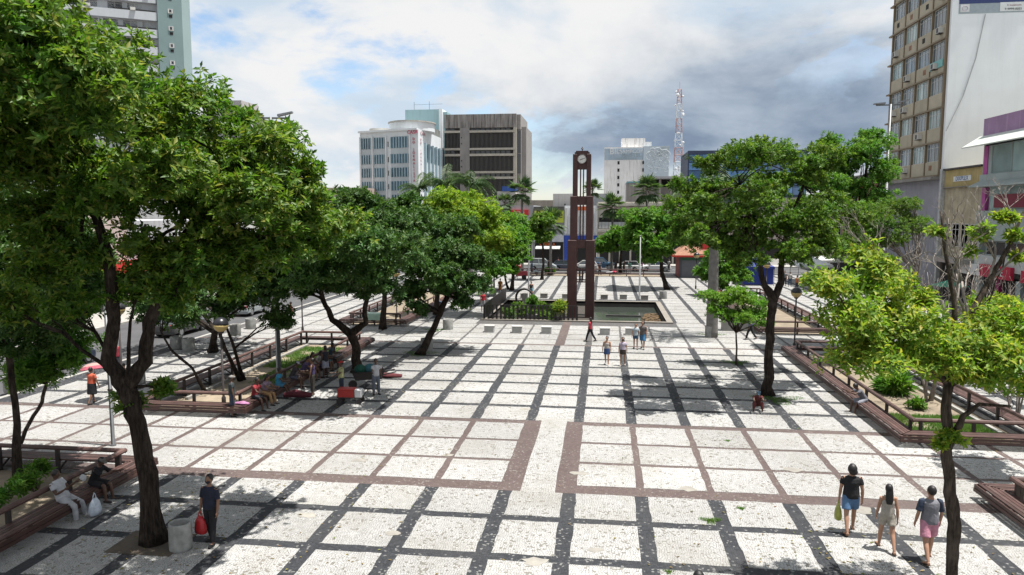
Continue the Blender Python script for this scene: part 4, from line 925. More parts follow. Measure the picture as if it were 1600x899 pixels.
for px, py, rpx, Y, lb, sd in ((816,299,20,100,'fan palm standing left of the yellow shop sign',1),(861,348,21,97,'fan palm in front of the yellow shop sign',2),(957,324,20,104,'fan palm right of the clock tower over the cream roof',3),(1011,298,22,108,'tall fan palm in front of the white mural building',4),(926,296,14,112,'fan palm half hidden behind the clock tower',5),(788,318,14,104,'fan palm among the lime crowns',6)):
    p = atY(px, py, Y); fan_palm(p[0], Y, p[2], 1.35*rpx*Y/FPX, lb, sd)
def royal_palm(x, y, h, r, label, seed, n=15, tr=.24):
    rr = random.Random(seed); t = thing('royal_palm', label, 'palm tree', (x,y,0), 0, 'royal palms')
    m = MB(); k = 22; m.tube([(0,0,-.02+h*i/k) for i in range(k+1)], [tr*(1.15-.45*i/k)+(.012 if i%2 else 0) for i in range(k+1)], 12); m.build('trunk', M_PALMT, t, True)
    MB().tube([(0,0,h-.05),(0,0,h+.9)], [tr*.6,tr*.4], 8).build('crownshaft', M_LEAFF, t, True)
    P=[];D=[];Nn=[];ln=[];wd=[]; st = MB()
    for i in range(n):
        az = 6.28*i/n+rr.uniform(-.2,.2); el = R(rr.uniform(5,75)); p = Vector((0,0,h+.8)); pts = [p]; d = Vector((math.cos(az)*math.cos(el), math.sin(az)*math.cos(el), math.sin(el)))
        for s in range(10):
            p = p+d*r/10; pts.append(p); d = (d+Vector((0,0,-.17))).normalized()
        st.tube(pts, taper(.04,.01,10), 5)
        for s in range(2, 11):
            for u in (.0,.33,.66):
                q = pts[s-1].lerp(pts[s], u); tdir = (pts[s]-pts[s-1]).normalized(); side = tdir.cross(Vector((0,0,1))).normalized()
                for sg in (-1,1):
                    P.append(q); D.append(side*sg+tdir*.5+Vector((0,0,-.55-rr.random()*.4))); Nn.append(tdir); l = r*.27*(1-.06*abs(s-5)); ln.append(l); wd.append(l*.13)
    st.build('frond_stalks', M_LEAFF, t)
    link('crown', leaf_mesh('crown', np.array(P,float), np.array(D,float), np.array(Nn,float), np.array(ln), np.array(wd), M_FROND, .1), t)
for px, py, rpx, Y, lb, sd in ((655,296,40,86,'royal palm in front of the white lettered building',11),(695,288,42,84,'royal palm between the white building and the concrete block',12),(735,290,46,82,'royal palm in front of the grey concrete block',13)):
    p = atY(px, py, Y); royal_palm(p[0], Y, p[2]-.8, rpx*Y/FPX, lb, sd)
g = G(1112,527); royal_palm(g[0], g[1], 8.8, 3.4, 'tall royal palm with a thick grey trunk by the young tree', 14, 16, .34)

# ---- fallen leaves on the paving under the crowns
def litter():
    P = []
    for cx_, cy_, sx_, sy_, n in ((-11,17,3.,3.,280),(5.8,16.5,2.2,2.2,240),(-11.5,33,3.,4.,200),(5.,35,3.5,4.,200),(0,26,9,8,120)):
        P.append(np.column_stack([rng.normal(cx_,sx_,n), rng.normal(cy_,sy_,n), np.full(n,.018)]))
    P = np.concatenate(P); n = len(P); a = rng.uniform(0,6.28,n); D = np.column_stack([np.cos(a),np.sin(a),rng.uniform(0,.25,n)]); Nn = np.column_stack([rng.normal(0,.2,n),rng.normal(0,.2,n),np.ones(n)])
    o = link('fallen_leaves', leaf_mesh('fallen_leaves', P, D, Nn, rng.uniform(.06,.14,n), rng.uniform(.03,.06,n), leafmat('dry_leaf', [(0,(.10,.075,.03)),(.5,(.20,.15,.05)),(.8,(.10,.14,.03)),(1,(.16,.09,.05))], .1, .7)))
    tag(o, 'dry fallen leaves scattered over the paving', 'leaves', None, 'stuff')
litter()
# ================================================================== BUILDINGS
M_GLASS = glassmat('window_glass', (.10,.13,.15)); M_GLASSB = glassmat('blue_glass', (.055,.13,.26), .12); M_GLASSD = glassmat('dark_glass', (.022,.024,.028), .15)
M_GLASSG = glassmat('green_glass', (.20,.27,.27), .1)
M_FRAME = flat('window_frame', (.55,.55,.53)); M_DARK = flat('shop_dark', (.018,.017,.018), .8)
M_WWALL = pm('white_render', (.82,.85,.87), .85, .07, .25, .15, 10, streak=.10, dirt=(.40,.38,.35))
M_AC = flat('ac_white', (.58,.57,.54))
def q4(mb, a, b, c, d): return mb.add([a,b,c,d], [(0,1,2,3)])
class Face:
    """a wall plane: u runs along the wall, z up, w outward"""
    def __init__(s, o, u, w): s.o = Vector((*o,0)); s.u = Vector((*u,0)).normalized(); s.w = Vector((*w,0)).normalized()
    def p(s, u, z, w=0.): v = s.o+s.u*u+s.w*w; return (v.x, v.y, z)
    def box(s, mb, u0, u1, z0, z1, w0, w1):
        c = [s.p(u0,z0,w0),s.p(u1,z0,w0),s.p(u1,z0,w1),s.p(u0,z0,w1),s.p(u0,z1,w0),s.p(u1,z1,w0),s.p(u1,z1,w1),s.p(u0,z1,w1)]
        return mb.add(c, [(0,3,2,1),(4,5,6,7),(0,1,5,4),(1,2,6,5),(2,3,7,6),(3,0,4,7)])
    def part(s, name, mat, parent, u0, u1, z0, z1, w0, w1): return s.box(MB(), u0, u1, z0, z1, w0, w1).build(name, mat, parent)
    def window(s, parent, u0, u1, z0, z1, n=3, glass=None, frame=None, transom=True, depth=.10):
        fr = MB(); t = .06
        s.box(fr,u0,u1,z0,z0+t,-.02,depth*.5); s.box(fr,u0,u1,z1-t,z1,-.02,depth*.5)
        for k in range(n+1):
            u = u0+(u1-u0-t)*k/n; s.box(fr,u,u+t,z0+t,z1-t,-.02,depth*.4)
        if transom: zt = z0+(z1-z0)*.74; s.box(fr,u0+t,u1-t,zt,zt+t*.8,-.02,depth*.3)
        f = fr.build('window', frame or M_FRAME, parent)
        for k in range(n):
            a = u0+(u1-u0-t)*k/n+t; b = u0+(u1-u0-t)*(k+1)/n; s.part('pane', glass or M_GLASS, f, a, b, z0+t, z1-t, -.015, .0)
        return f

# ---- beige office tower on the right, blank white end wall
def office():
    t = thing('office_tower', 'beige office tower with window bays and a blank white end wall', 'building', (0,0,0))
    X, Y0, Y1, ZT = 33.0, 78.0, 92.4, 42.0
    beige = pm('beige_panel', (.43,.385,.295), .85, .12, .8, .1, 20, streak=.25, dirt=(.25,.20,.13)); rib = flat('brown_rib', (.21,.16,.10))
    MB().box(X+.35, 62, Y0+.4, Y1, -.1, ZT).build('core', beige, t)
    MB().box(X-.02, 62, Y0, Y0+.395, -.1, ZT).build('end_wall', M_WWALL, t)
    f = Face((X, Y1), (0,-1), (-1,0)); n = 4; bw = (Y1-Y0-.4)/n; z = 12.0; pit = 3.33; rr = random.Random(4)
    f.part('wall', pm('lilac_grey_wall', (.30,.30,.34), .85, .15, .6, streak=.35), t, 0, Y1-Y0-.4, -.1, 11.5, -.34, .05)
    f.part('roof_edge', M_CONC, t, -.3, Y1-Y0-.4, 11.5, 11.8, -.34, .9)
    while z < ZT:
        f.part('floor_slab', rib, t, -.9, Y1-Y0-.42, z-.16, z, -.3, .32)
        for k in range(n):
            u0, u1 = k*bw+.12, (k+1)*bw-.12
            f.part('spandrel', beige, t, u0, u1, z, z+1.35, -.32, .16)
            f.window(t, u0+.05, u1-.05, z+1.35, z+pit-.16, 4, M_GLASS if rr.random() < .7 else M_GLASSG)
            r_ = rr.random(); c = u0+(u1-u0)*rr.uniform(.3,.7)
            if r_ < .38: f.part('vent_hole', flat('rust_vent', (.22,.10,.05)) if rr.random() < .6 else M_DARK, t, c-.3, c+.3, z+.5, z+1.0, .165, .19)
            elif r_ < .75:
                a = f.part('air_conditioner', M_AC, t, c-.4, c+.4, z+.55, z+1.1, .165, .60); f.part('grille', M_IRON, a, c-.25, c+.2, z+.6, z+1.05, .60, .615); f.part('bracket', M_IRON, a, c-.35, c+.35, z+.48, z+.545, .165, .6)
        z += pit
    for k in range(n+1):
        u = min(k*bw, Y1-Y0-.55); f.part('rib', rib, t, u-.08, u+.08, 12.0, ZT, -.3, .24)
    a = atY(1498,22,77.95); f2 = Face((X, Y0), (1,0), (0,-1)); u0 = a[0]-X
    b = f2.part('banner', flat('banner_grey', (.36,.42,.46)), t, u0, u0+12, a[2], a[2]+1.25, .003, .03)
    f2.part('banner_band', flat('banner_blue', (.03,.05,.16)), b, u0, u0+12, a[2]+.93, a[2]+8, .031, .05)
    sg = atY(1583,14,77.9); f2.part('sign_panel', flat('sign_white', (.66,.68,.68)), b, sg[0]-X-1.15, sg[0]-X+1.1, a[2]+.12, a[2]+.95, .052, .06)
    text('phone_number', '9 9999-0055', .30, flat('ink', (.03,.035,.045)), b, (sg[0]+.03, Y0-.085, a[2]+.30), FRONT, .004)
    text('lettering', 'R. Investimento', .20, flat('ink_wine', (.22,.04,.08)), b, (sg[0]+.1, Y0-.085, a[2]+.66), FRONT, .004)
    f2.part('logo_panel', flat('sign_white', (.66,.68,.68)), b, u0+.12, u0+.95, a[2]+.15, a[2]+.88, .052, .06)
    MB().tube([(X+u0+.53+.24*math.cos(q), Y0-.075, a[2]+.5+.22*math.sin(q)) for q in [2*math.pi*k/20 for k in range(21)]], .03, 5).build('logo_ring', flat('logo_grey', (.42,.38,.45)), b)
    pts = [atY(1540,22,77.9), atY(1525,90,77.9), atY(1505,150,77.9), atY(1478,205,77.9)]
    MB().tube(pts, .045, 5).build('wall_cable', flat('cable_grey', (.42,.43,.43)), t)
    s = atX(1462,103,X-.3); f.part('shop_sign', flat('sign_teal', (.20,.45,.44)), t, Y1-s[1]-1.6, Y1-s[1]+1.4, s[2]-.3, s[2]+.45, .20, .26)
office()
# ---- purple topped department store at the right edge
def purple():
    X, Y0, Y1 = 33.0, 46.0, 70.0; t = thing('department_store', 'grey glazed shop building with a faded purple parapet at right', 'building')
    grey = pm('grey_cladding', (.33,.38,.375), .7, .1, .6, streak=.2); pur = pm('faded_purple', (.32,.20,.34), .8, .2, .5, streak=.45, dirt=(.55,.42,.55))
    mag = pm('magenta_trim', (.42,.08,.30), .7, .15, 1.); zz = lambda y: atX(1540,y,X)[2]
    MB().box(X+.5, 60, Y0, Y1, -.1, zz(190)-.3).build('core', grey, t)
    f = Face((X,Y1), (0,-1), (-1,0)); W = Y1-Y0
    MB().box(X, X+.49, Y1-.02, Y1+.25, -.1, zz(213)).build('end_fin', grey, t)
    f.part('parapet', pur, t, 0, W, zz(214), zz(187), -.5, .25)
    m = MB(); 
    for a, b in ((0, W),): m.extr([(X-.25, zz(213)), (X-1.7, zz(230)), (X-1.7, zz(231.5)), (X+.2, zz(226))], 'y', Y0, Y1+.6)
    m.build('canopy', pm('canopy_white', (.50,.53,.49), .6, .1, 1.), t)
    f.part('column', mag, t, .1, .75, zz(274), zz(229), -.3, .12); f.part('column', grey, t, .75, 1.3, zz(274), zz(229), -.3, .05)
    for k in range(7):
        u = 1.3+k*3.2
        f.window(t, u, u+3.15, zz(273), zz(229), 1, M_GLASSG, grey, False); f.window(t, u, u+3.15, zz(329), zz(293), 1, M_GLASSG, grey, False)
    f.part('floor_band', grey, t, -.1, W, zz(293), zz(273.5), -.5, .3)
    m = MB(); m.extr([(X-.31, zz(283)), (X-1.2, zz(291)), (X-1.2, zz(293)), (X-.31, zz(293))], 'y', Y0, Y1); m.build('sun_visor', grey, t)
    f.part('column', mag, t, .1, .75, zz(345), zz(293.5), -.3, .12)
    f.part('red_screen', flat('wine_red', (.17,.012,.03)), t, 2.2, W, zz(325), zz(305), .06, .10)
    f.part('floor_band', grey, t, -.1, W, zz(375), zz(329.5), -.5, .35)
    for k in range(7): f.window(t, 1.3+k*3.2, 4.4+k*3.2, zz(398), zz(376), 2, M_GLASSD, grey, False)
    f.part('fascia', flat('fascia_grey', (.45,.47,.46)), t, -.1, W, 3.35, zz(398.5), -.5, .3)
    red = flat('awning_red', (.42,.015,.05)); 
    a = f.part('sign_board', red, t, 1.5, 6.5, 2.75, 3.8, .31, .6); text('lettering', 'RISE', .9, flat('sign_white', (.66,.68,.68)), a, (X-.62, Y1-4.6, 3.27), WESTW, .01)
    f.part('sign_board', flat('sign_white', (.66,.68,.68)), t, -1.9, 1.4, 2.75, 3.7, .31, .55)
    f.part('sign_board', red, t, 8., 15., 2.75, 3.7, .31, .6)
    for k in range(8):
        f.part('pillar', pm('wine_pillar', (.25,.02,.10), .6) if k%2 else grey, t, .3+k*3.2, 1.+k*3.2, -.1, 2.74, -.4, .25); f.part('shop_opening', M_DARK, t, 1.+k*3.2, 3.5+k*3.2, -.1, 2.74, -.49, -.1)
purple()
def yellow_shop():
    X, Y0, Y1 = 33.15, 70.3, 77.9; t = thing('old_shop_building', 'weathered yellow shop front between the white wall and the purple store', 'building')
    zz = lambda y: atX(1505,y,X)[2]; w = pm('weathered_cream', (.42,.37,.26), .9, .3, 1.2, .2, 12, streak=.55, dirt=(.16,.13,.10)); yel = pm('ochre_paint', (.38,.30,.13), .85, .2, 1., streak=.4, dirt=(.20,.14,.10))
    MB().box(X+.3, 60, Y0, Y1, -.1, zz(263)).build('core', w, t)
    f = Face((X,Y1), (0,-1), (-1,0)); W = Y1-Y0
    f.part('wall', w, t, 0, W, 4.0, zz(292), -.3, 0.); f.part('ochre_panel', yel, t, .15, W-.1, zz(291), zz(264), -.3, .08); f.part('coping', M_IRON, t, -.1, W, zz(263.5), zz(261), -.3, .3)
    f.part('ledge', M_CONC, t, 0, W, zz(292.3), zz(291.2), -.3, .3)
    b = f.part('sign_panel', flat('sign_white', (.66,.68,.68)), t, 2.2, 5.6, zz(283), zz(275), .085, .15); text('lettering', 'DIXPLEX', .55, flat('sign_navy', (.05,.12,.28)), b, (X-.16, Y1-3.9, (zz(283)+zz(275))/2), WESTW, .008, sx=1.15)
    for k in range(4): f.window(t, .5+k*1.8, 1.9+k*1.8, 5.0, 7.2, 2, M_GLASSD)
    f.part('drain_pipe', pm('pale_pipe', (.5,.52,.52), .7, .3, 3., streak=.5), t, -.15, .25, -.1, zz(261), .02, .4)
    f.part('canopy', M_CONCL, t, 0, W, 3.6, 4.0, -.3, 1.6); f.part('shop_opening', M_DARK, t, .5, W-.5, -.1, 3.55, -.29, -.05)
    for k in range(3): f.part('pillar', M_CONC, t, k*3.6, k*3.6+.4, -.1, 3.58, -.28, .1)
yellow_shop()
def brick_row():
    t = thing('brick_building', 'reddish building half hidden behind the right hand trees', 'building')
    br = pm('red_brick_wall', (.27,.13,.09), .9, .25, 2., .3, 30, streak=.2); MB().box(33.3, 60, 92.9, 116, -.1, 13.).build('wall', br, t)
    f = Face((33.3,116), (0,-1), (-1,0))
    for z in (4.6, 8.6):
        for k in range(7): f.window(t, .8+k*3.2, 3.0+k*3.2, z, z+2.2, 2)
    f.part('cornice', M_CONC, t, 0, 23, 12.6, 13.1, .0, .4); a = f.part('sign_board', flat('sign_orange', (.55,.16,.03)), t, 9, 16, 11.0, 12.4, .01, .2)
    f.part('canopy', M_CONCL, t, 0, 23, 3.4, 3.7, .0, 1.6); f.part('shop_opening', M_DARK, t, .6, 22.4, -.1, 3.3, .005, .05)
brick_row()
# ---- high-rise on the left
def highrise():
    t = thing('apartment_tower', 'tall white and teal tower rising behind the left tree', 'building')
    B = atY(250,100,128.)[:2]; d = np.array([math.sin(R(60)), math.cos(R(60))]); nrm = np.array([d[1], -d[0]])
    def hit(px, base, dr):                               # where the sight line of column px meets the wall line
        r_ = ray(px, 150)[:2]; M = np.array([[r_[0], -dr[0]], [r_[1], -dr[1]]]); k = np.linalg.solve(M, base); return base+dr*k[1]
    A = B-d*34; C = hit(290, B, d); d2 = np.array([math.sin(R(12)), math.cos(R(12))]); D = hit(302, C, d2)
    teal = pm('teal_render', (.20,.285,.29), .8, .08, .2, streak=.08); tl = pm('lit_teal_render', (.27,.36,.36), .8, .06, .2); wh = pm('grey_white_render', (.50,.53,.56), .8, .06, .3, streak=.1)  # corner pier gets a lighter teal: the light on that face painted in
    back = -nrm*18
    MB().prism([tuple(A), tuple(B-d*.05), tuple(B-d*.05+back), tuple(A+back)], -.1, 60).build('main_wall', wh, t)
    MB().prism([tuple(B+nrm*1.2), tuple(C+nrm*1.2), tuple(C+back), tuple(B+back)], -.1, 62).build('stair_tower', teal, t)
    MB().prism([tuple(C+nrm*1.15), tuple(D+nrm*.2), tuple(D+back), tuple(C+back)], -.1, 61.5).build('corner_pier', tl, t)
    L_ = float(np.linalg.norm(B-A)); f = Face(A, d, nrm); g = Face(B+nrm*1.2, d, nrm); L2 = float(np.linalg.norm(C-B)); rr = random.Random(2)
    z = 21.3; pit = 3.02
    while z < 58:
        f.part('parapet', wh, t, 0, L_-.1, z, z+1.45, .01, 1.0); f.part('planter_box', M_DARK, t, L_-7, L_-.3, z+1.46, z+1.70, .5, 1.0)
        u = 12.
        while u < L_-2.5:
            f.window(t, u, u+2.4, z+1.5, z+pit-.1, 2, M_GLASSD)
            if rr.random() < .4: f.part('air_conditioner', M_AC, t, u+.6, u+1.4, z+1.46, z+1.95, 1.0, 1.4)
            u += 3.1 if rr.random() < .75 else 3.9
        z += pit
    z = atY(288,0,128)[2]-3.02*10
    for k in range(18):
        w = g.part('small_window', M_FRAME, t, L2-2.3, L2-1.5, z+3.02*k+.75, z+3.02*k+1.5, .01, .12); g.part('pane', M_GLASSD, w, L2-2.1, L2-1.7, z+3.02*k+.9, z+3.02*k+1.4, .12, .13)
        g.part('recess', M_DARK, t, L2-2.15, L2-1.6, z+3.02*k, z+3.02*k+.5, .01, .03)
highrise()
def small_block():
    t = thing('grey_block', 'low pinkish grey block right of the teal tower', 'building'); w = pm('pinkish_render', (.42,.40,.40), .85, .1, .3, streak=.3)
    Y = 152.; a = atY(296,195,Y); b = atY(392,195,Y); MB().box(a[0],b[0],Y,Y+14,-.1,atY(340,184,Y)[2]).build('wall', w, t)
    c = atY(322,158,Y+2); MB().box(c[0], atY(377,160,Y+2)[0], Y+2, Y+10, atY(340,184,Y)[2]+.3, c[2]).build('rooftop_room', w, t); MB().box(a[0]-.3,b[0]+.3,Y-.4,Y+14.3,atY(340,184,Y)[2],atY(340,184,Y)[2]+.3).build('roof_slab', M_CONC, t)
    f = Face((a[0],Y), (1,0), (0,-1)); z = atY(340,184,Y)[2]
    for r_ in range(4):
        for k in range(3): f.window(t, 1.5+k*3.6, 3.3+k*3.6, z-2.4-3.1*r_, z-.9-3.1*r_, 2, M_GLASSD)
        f.part('air_conditioner', M_AC, t, .6, 1.3, z-2.6-3.1*r_, z-2.1-3.1*r_, 0, .4)
small_block()
# ---- white lettered building
def lettered():
    t = thing('white_office_block', 'white block with blue window slots and red lettering at its corner', 'building')
    K = atY(653,201,165.); KZ = K[2]; K = K[:2]; d = np.array([math.sin(R(-71)), math.cos(R(-71))])
    def hit(px, base, dr):
        r_ = ray(px, 200)[:2]; M = np.array([[r_[0], -dr[0]], [r_[1], -dr[1]]]); k = np.linalg.solve(M, base); return base+dr*k[1]
    Lp = hit(562, K, d); S = hit(689, K+np.array([.0,0]), np.array([.02,1.]))
    wh = pm('bluish_white_render', (.66,.69,.71), .85, .07, .3, streak=.22, dirt=(.30,.31,.32)); bl = pm('pale_blue_fin', (.36,.47,.52), .8, .12, .6, streak=.2); slot = glassmat('blue_slot', (.05,.10,.14), .3)
    W = float(np.linalg.norm(Lp-K)); nrm = np.array([d[1], -d[0]]); nrm = nrm if nrm[1] < 0 else -nrm
    MB().prism([tuple(Lp), tuple(K), tuple(S), tuple(S+np.array([-8,6])), tuple(Lp+np.array([2,30]))], -.1, KZ).build('wall', wh, t)
    f = Face(Lp, -d, nrm); top = KZ-3.1; pit = 3.25
    sc = W/95.                                            # metres per photo pixel along the front
    bays = [(2.5,18.5,4),(24,41,4),(52,79,6)]
    for r_ in range(7):
        z1, z0 = (KZ-1.6, KZ-4.1) if r_ == 0 else (KZ-5.5-3.1*(r_-1), KZ-7.6-3.1*(r_-1))
        for a, b, n in bays:
            m = f.part('window', slot, t, a*sc, b*sc, z0, z1, .01, .03); fm = MB(); w = (b-a)*sc/n
            for k in range(n+1): f.box(fm, a*sc+w*k-.10, a*sc+w*k+.10, z0, z1, .031, .30)
            fm.build('fins', bl, m)['kind'] = 'stuff'
        f.part('slot', M_DARK, t, 46.3*sc, 47.6*sc, z0+.3, z0+1.5, .01, .03)
    for a, b, n in bays: f.part('recess_panel', pm('bay_blue', (.47,.52,.55), .85, .1, .3), t, (a-.6)*sc, (b+.6)*sc, top-pit*7, KZ-1.5, .0, .008)
    for a in (0, 20.4, 43, 81.5): f.part('pier', wh, t, a*sc, (a+2.2)*sc, 0, KZ-1.3, .0, .35)
    f.part('cornice', wh, t, -.2, W, KZ-.3, KZ+.1, .0, .5)
    red = pm('red_letters', (.50,.05,.12), .7, .2, 3.); ang = math.atan2((-d)[1], (-d)[0])
    p = f.p(87.5*sc, KZ-.8, .38); text('lettering', 'CASA', 1.15, red, t, p, (R(90),0,ang), .05)
    for i, ch in enumerate('DO JORNALISTA'):
        if ch != ' ': p = f.p(88.5*sc, KZ-2.3-.78*i, .12); text('lettering', ch, .82, red, t, p, (R(90),0,ang), .04)
    # side wall with tall fins
    sd = (S-K); Ls = float(np.linalg.norm(sd)); s2 = Face(K, sd, (sd[1], -sd[0]))
    text('lettering', 'CASA', 1.1, pm('faded_pink_letters', (.56,.36,.40), .8), t, s2.p(4., KZ-.8, .06), (R(90),0,math.atan2(sd[1],sd[0])), .03, sx=1.6)
    for i, ch in enumerate('DO JORNALISTA'):
        if ch != ' ': text('lettering', ch, .8, pm('faded_pink_letters', (.56,.36,.40), .8), t, s2.p(2.2, KZ-2.3-.78*i, .06), (R(90),0,math.atan2(sd[1],sd[0])), .03, sx=1.6)
    for k in range(5): s2.part('fin_wall', bl, t, Ls*(.22+.16*k), Ls*(.22+.16*k)+.5, 0, KZ-2.8, .0, .6); s2.part('window', slot, t, Ls*(.22+.16*k)+.55, Ls*(.22+.16*(k+1))-.05, KZ-7, KZ-3, .01, .05)
    # curved penthouses
    m = MB(); c0 = atY(644,190,173.)[:2]; 
    m.prism([tuple(c0+np.array([5.3*math.cos(q), 6.*math.sin(q)])) for q in [2*math.pi*k/24 for k in range(24)]], KZ, KZ+1.9); ph = m.build('penthouse', wh, t)
    m = MB(); m.prism([tuple(c0+np.array([5.6*math.cos(q), 6.4*math.sin(q)])) for q in [2*math.pi*k/24 for k in range(24)]], KZ+1.9, KZ+2.15); m.build('roof_slab', pm('stained_slab', (.38,.36,.33), .9, .3, 1., streak=.5), ph)
    m = MB(); c1_ = atY(595,195,177.)[:2]; m.prism([tuple(c1_+np.array([2.7*math.cos(q), 3*math.sin(q)])) for q in [2*math.pi*k/20 for k in range(20)]], KZ, KZ+1.3); m.build('penthouse', pm('stained_white', (.56,.54,.50), .9, .15, .6, streak=.5, dirt=(.2,.18,.15)), t)
    s2.part('roof_screen', pm('mossy_wall', (.20,.21,.20), .9, .35, 1.2, streak=.5), t, Ls*.35, Ls, KZ+.05, KZ+1.8, -.6, -.2)
lettered()
def teal_block():
    t = thing('teal_block', 'plain teal slab standing behind the white lettered building', 'building'); Y = 197.
    a = atY(633,172,Y); b = atY(686,172,Y); c = atY(696,172,Y); teal = pm('aqua_render', (.33,.50,.53), .8, .06, .2, streak=.12)
    MB().box(a[0],b[0],Y,Y+12,-.1,a[2]).build('front_wall', teal, t); MB().prism([(b[0]+.02,Y-.3),(b[0]+.9,Y-.3),(b[0]+.9,Y+12),(b[0]+.02,Y+12)], -.1, a[2]+.1).build('white_pier', M_WWALL, t); MB().box(b[0]+.92,c[0]+.3,Y+.8,Y+12,-.1,a[2]-.6).build('side_wall', teal, t)
    for x in (a[0]+2, a[0]+6.2): MB().tube([(x,Y+2,a[2]),(x,Y+2,a[2]+2.4)], .05, 5).build('antenna', M_STEEL, t)
    MB().tube([(a[0]+2,Y+2,a[2]+1.6),(b[0]+.5,Y+2,a[2]+1.7)], .04, 4).build('antenna_wire', M_STEEL, t)
teal_block()
def concrete_block():
    t = thing('concrete_office', 'stained grey concrete office block with long louvred window bands', 'building'); Y = 190.
    cc = pm('stained_concrete', (.275,.26,.25), .9, .12, .3, .1, 10, streak=.28, dirt=(.12,.10,.09)); lv = pm('dark_louvre', (.075,.07,.068), .7, .2, .8); sill = pm('cream_sill', (.39,.365,.315), .85, .1, .5, streak=.2)
    x = lambda px: atY(px,230,Y)[0]; z = lambda py: atY(760,py,Y)[2]; zz = lambda y: z(150+y/5.287)
    xa, xb = x(694.5), x(806.5); stain = pm('rain_streaked_concrete', (.275,.257,.245), .9, .15, .5, .1, 10, streak=.9, sthr=.42, dirt=(.075,.065,.06))
    MB().box(xa, xb-.3, Y+1.2, Y+20, -.1, zz(160)).build('core', lv, t)
    MB().box(xa, xb, Y, Y+1.19, zz(262), zz(150)).build('parapet', stain, t)
    MB().box(x(718.5), x(733.5), Y+.05, Y+1.18, -.1, zz(262)-.01).build('stair_shaft', cc, t)
    MB().box(xb-.75, xb, Y+.02, Y+1.18, -.1, zz(262)-.01).build('end_pier', sill, t)
    for s, e in ((285,303),(430,447),(478,497),(622,640),(668,687)):
        for p, q in ((694.5,718.4),(733.6,804)): MB().box(x(p), x(q), Y-.25, Y+1.0, zz(e), zz(s)).build('sill', sill, t)
    for s, e in ((303,430),(497,622),(687,800)):
        for p, q in ((694.5,718.4),(733.6,804)):
            m = MB(); n = int((q-p)/2.0)
            for k in range(n): u = x(p)+(x(q)-x(p))*k/n; m.box(u, u+.10, Y+.2, Y+.9, zz(e), zz(s))
            m.build('louvres', pm('louvre_grey', (.14,.135,.13), .8, .15, 1.), t)['kind'] = 'stuff'
    for s, e in ((262,284),(448,477),(641,667)):
        for p, q in ((694.5,718.4),(733.6,804)):
            for k in range(int((q-p)/8)): MB().box(x(p+k*8)+.1, x(p+k*8+7), Y+1.0, Y+1.1, zz(e), zz(s)).build('window', M_GLASSD, t)
    for y in (343,393,534,584): MB().box(x(720.3), x(721.8), Y-.02, Y+.05, zz(y+5), zz(y-5)).build('slot', M_DARK, t)
    MB().box(xb+.02, x(813.), Y+1.5, Y+18, -.1, zz(275)).build('side_wall', cc, t); MB().box(x(813.2), x(820.3), Y+3.0, Y+18, -.1, zz(250)).build('rear_pier', cc, t)
    MB().box(xb-1., x(812.5), Y+1.25, Y+18, zz(274), zz(152)).build('rooftop_room', cc, t)
    for s, e in ((285,470),(480,640)): MB().box(x(808.5), x(812.7), Y+1.4, Y+1.49, zz(e), zz(s)).build('window', M_GLASSD, t)
concrete_block()
def mural():
    t = thing('mural_building', 'flaking white building with a faded painted advert on its wall', 'building'); Y = 290.
    fl = pm('flaking_white', (.78,.77,.76), .9, .12, .12, streak=.75, sthr=.52, dirt=(.22,.18,.16)); pb = pm('faded_blue_paint', (.50,.58,.64), .9, .12, .15, streak=.3, dirt=(.62,.62,.62))
    X = lambda px: atY(px,260,Y)[0]; Z = lambda py: atY(990,py,Y)[2]
    MB().box(X(944), X(1005), Y, Y+18, -.1, Z(230)).build('wall', fl, t); MB().box(X(1005.1), X(1045), Y-.3, Y+18, -.1, Z(229)).build('painted_wall', pb, t)
    MB().box(X(971), X(1008), Y+3, Y+12, Z(229)+.02, Z(215)).build('rooftop_room', fl, t); MB().box(X(1008)+.02, X(1018), Y+3, Y+12, Z(229)+.02, Z(221)).build('rooftop_room', fl, t)
    MB().box(X(944.5), X(1004.5), Y-.06, Y-.01, Z(250), Z(232)).build('painted_band', pm('band_blue', (.33,.42,.50), .9, .2, .2, streak=.4, dirt=(.6,.6,.6)), t)
    wl = pm('faded_white_letters', (.70,.71,.72), .9, .1, .3); gl = pm('faded_grey_letters', (.36,.42,.45), .9, .3, .5)
    text('lettering', 'Blin', 3.2, wl, t, (X(962), Y-.1, Z(237)), FRONT, .02); text('lettering', 'CAMPCOIU', 2.0, wl, t, (X(987), Y-.1, Z(237)), FRONT, .02); text('lettering', 'MAISTEL', 2.0, gl, t, (X(986), Y-.1, Z(243)), FRONT, .02); text('lettering', 'ATENDIMENTO', 1.2, gl, t, (X(978), Y-.1, Z(248.5)), FRONT, .02)
    m = MB(); rr = random.Random(8)
    for _ in range(26):
        cx_, cz_ = X(rr.uniform(1012,1042)), Z(rr.uniform(235,270)); r_ = rr.uniform(.5,1.6); m.tube([(cx_+r_*math.cos(q), Y-.36, cz_+r_*math.sin(q)) for q in [6.28*k/12 for k in range(13)]], .07, 4)
    m.build('painted_rings', pm('ring_paint', (.58,.63,.67), .9), t)['kind'] = 'stuff'
    MB().add([(X(1022),Y-.33,Z(246)),(X(1032),Y-.33,Z(230)),(X(1044.5),Y-.33,Z(230)),(X(1044.5),Y-.33,Z(240)),(X(1034),Y-.33,Z(245))], [(0,1,2,3,4)]).build('dark_patch', gl, t)
    for k in range(6):
        MB().box(X(964.8), X(968), Y-.05, Y-.005, Z(257+11.5*k), Z(252+11.5*k)).build('window', M_DARK, t); 
        if k < 3: MB().box(X(1003.6), X(1006), Y-.36, Y-.31, Z(257+11.5*k), Z(252+11.5*k)).build('window', M_DARK, t)
mural()
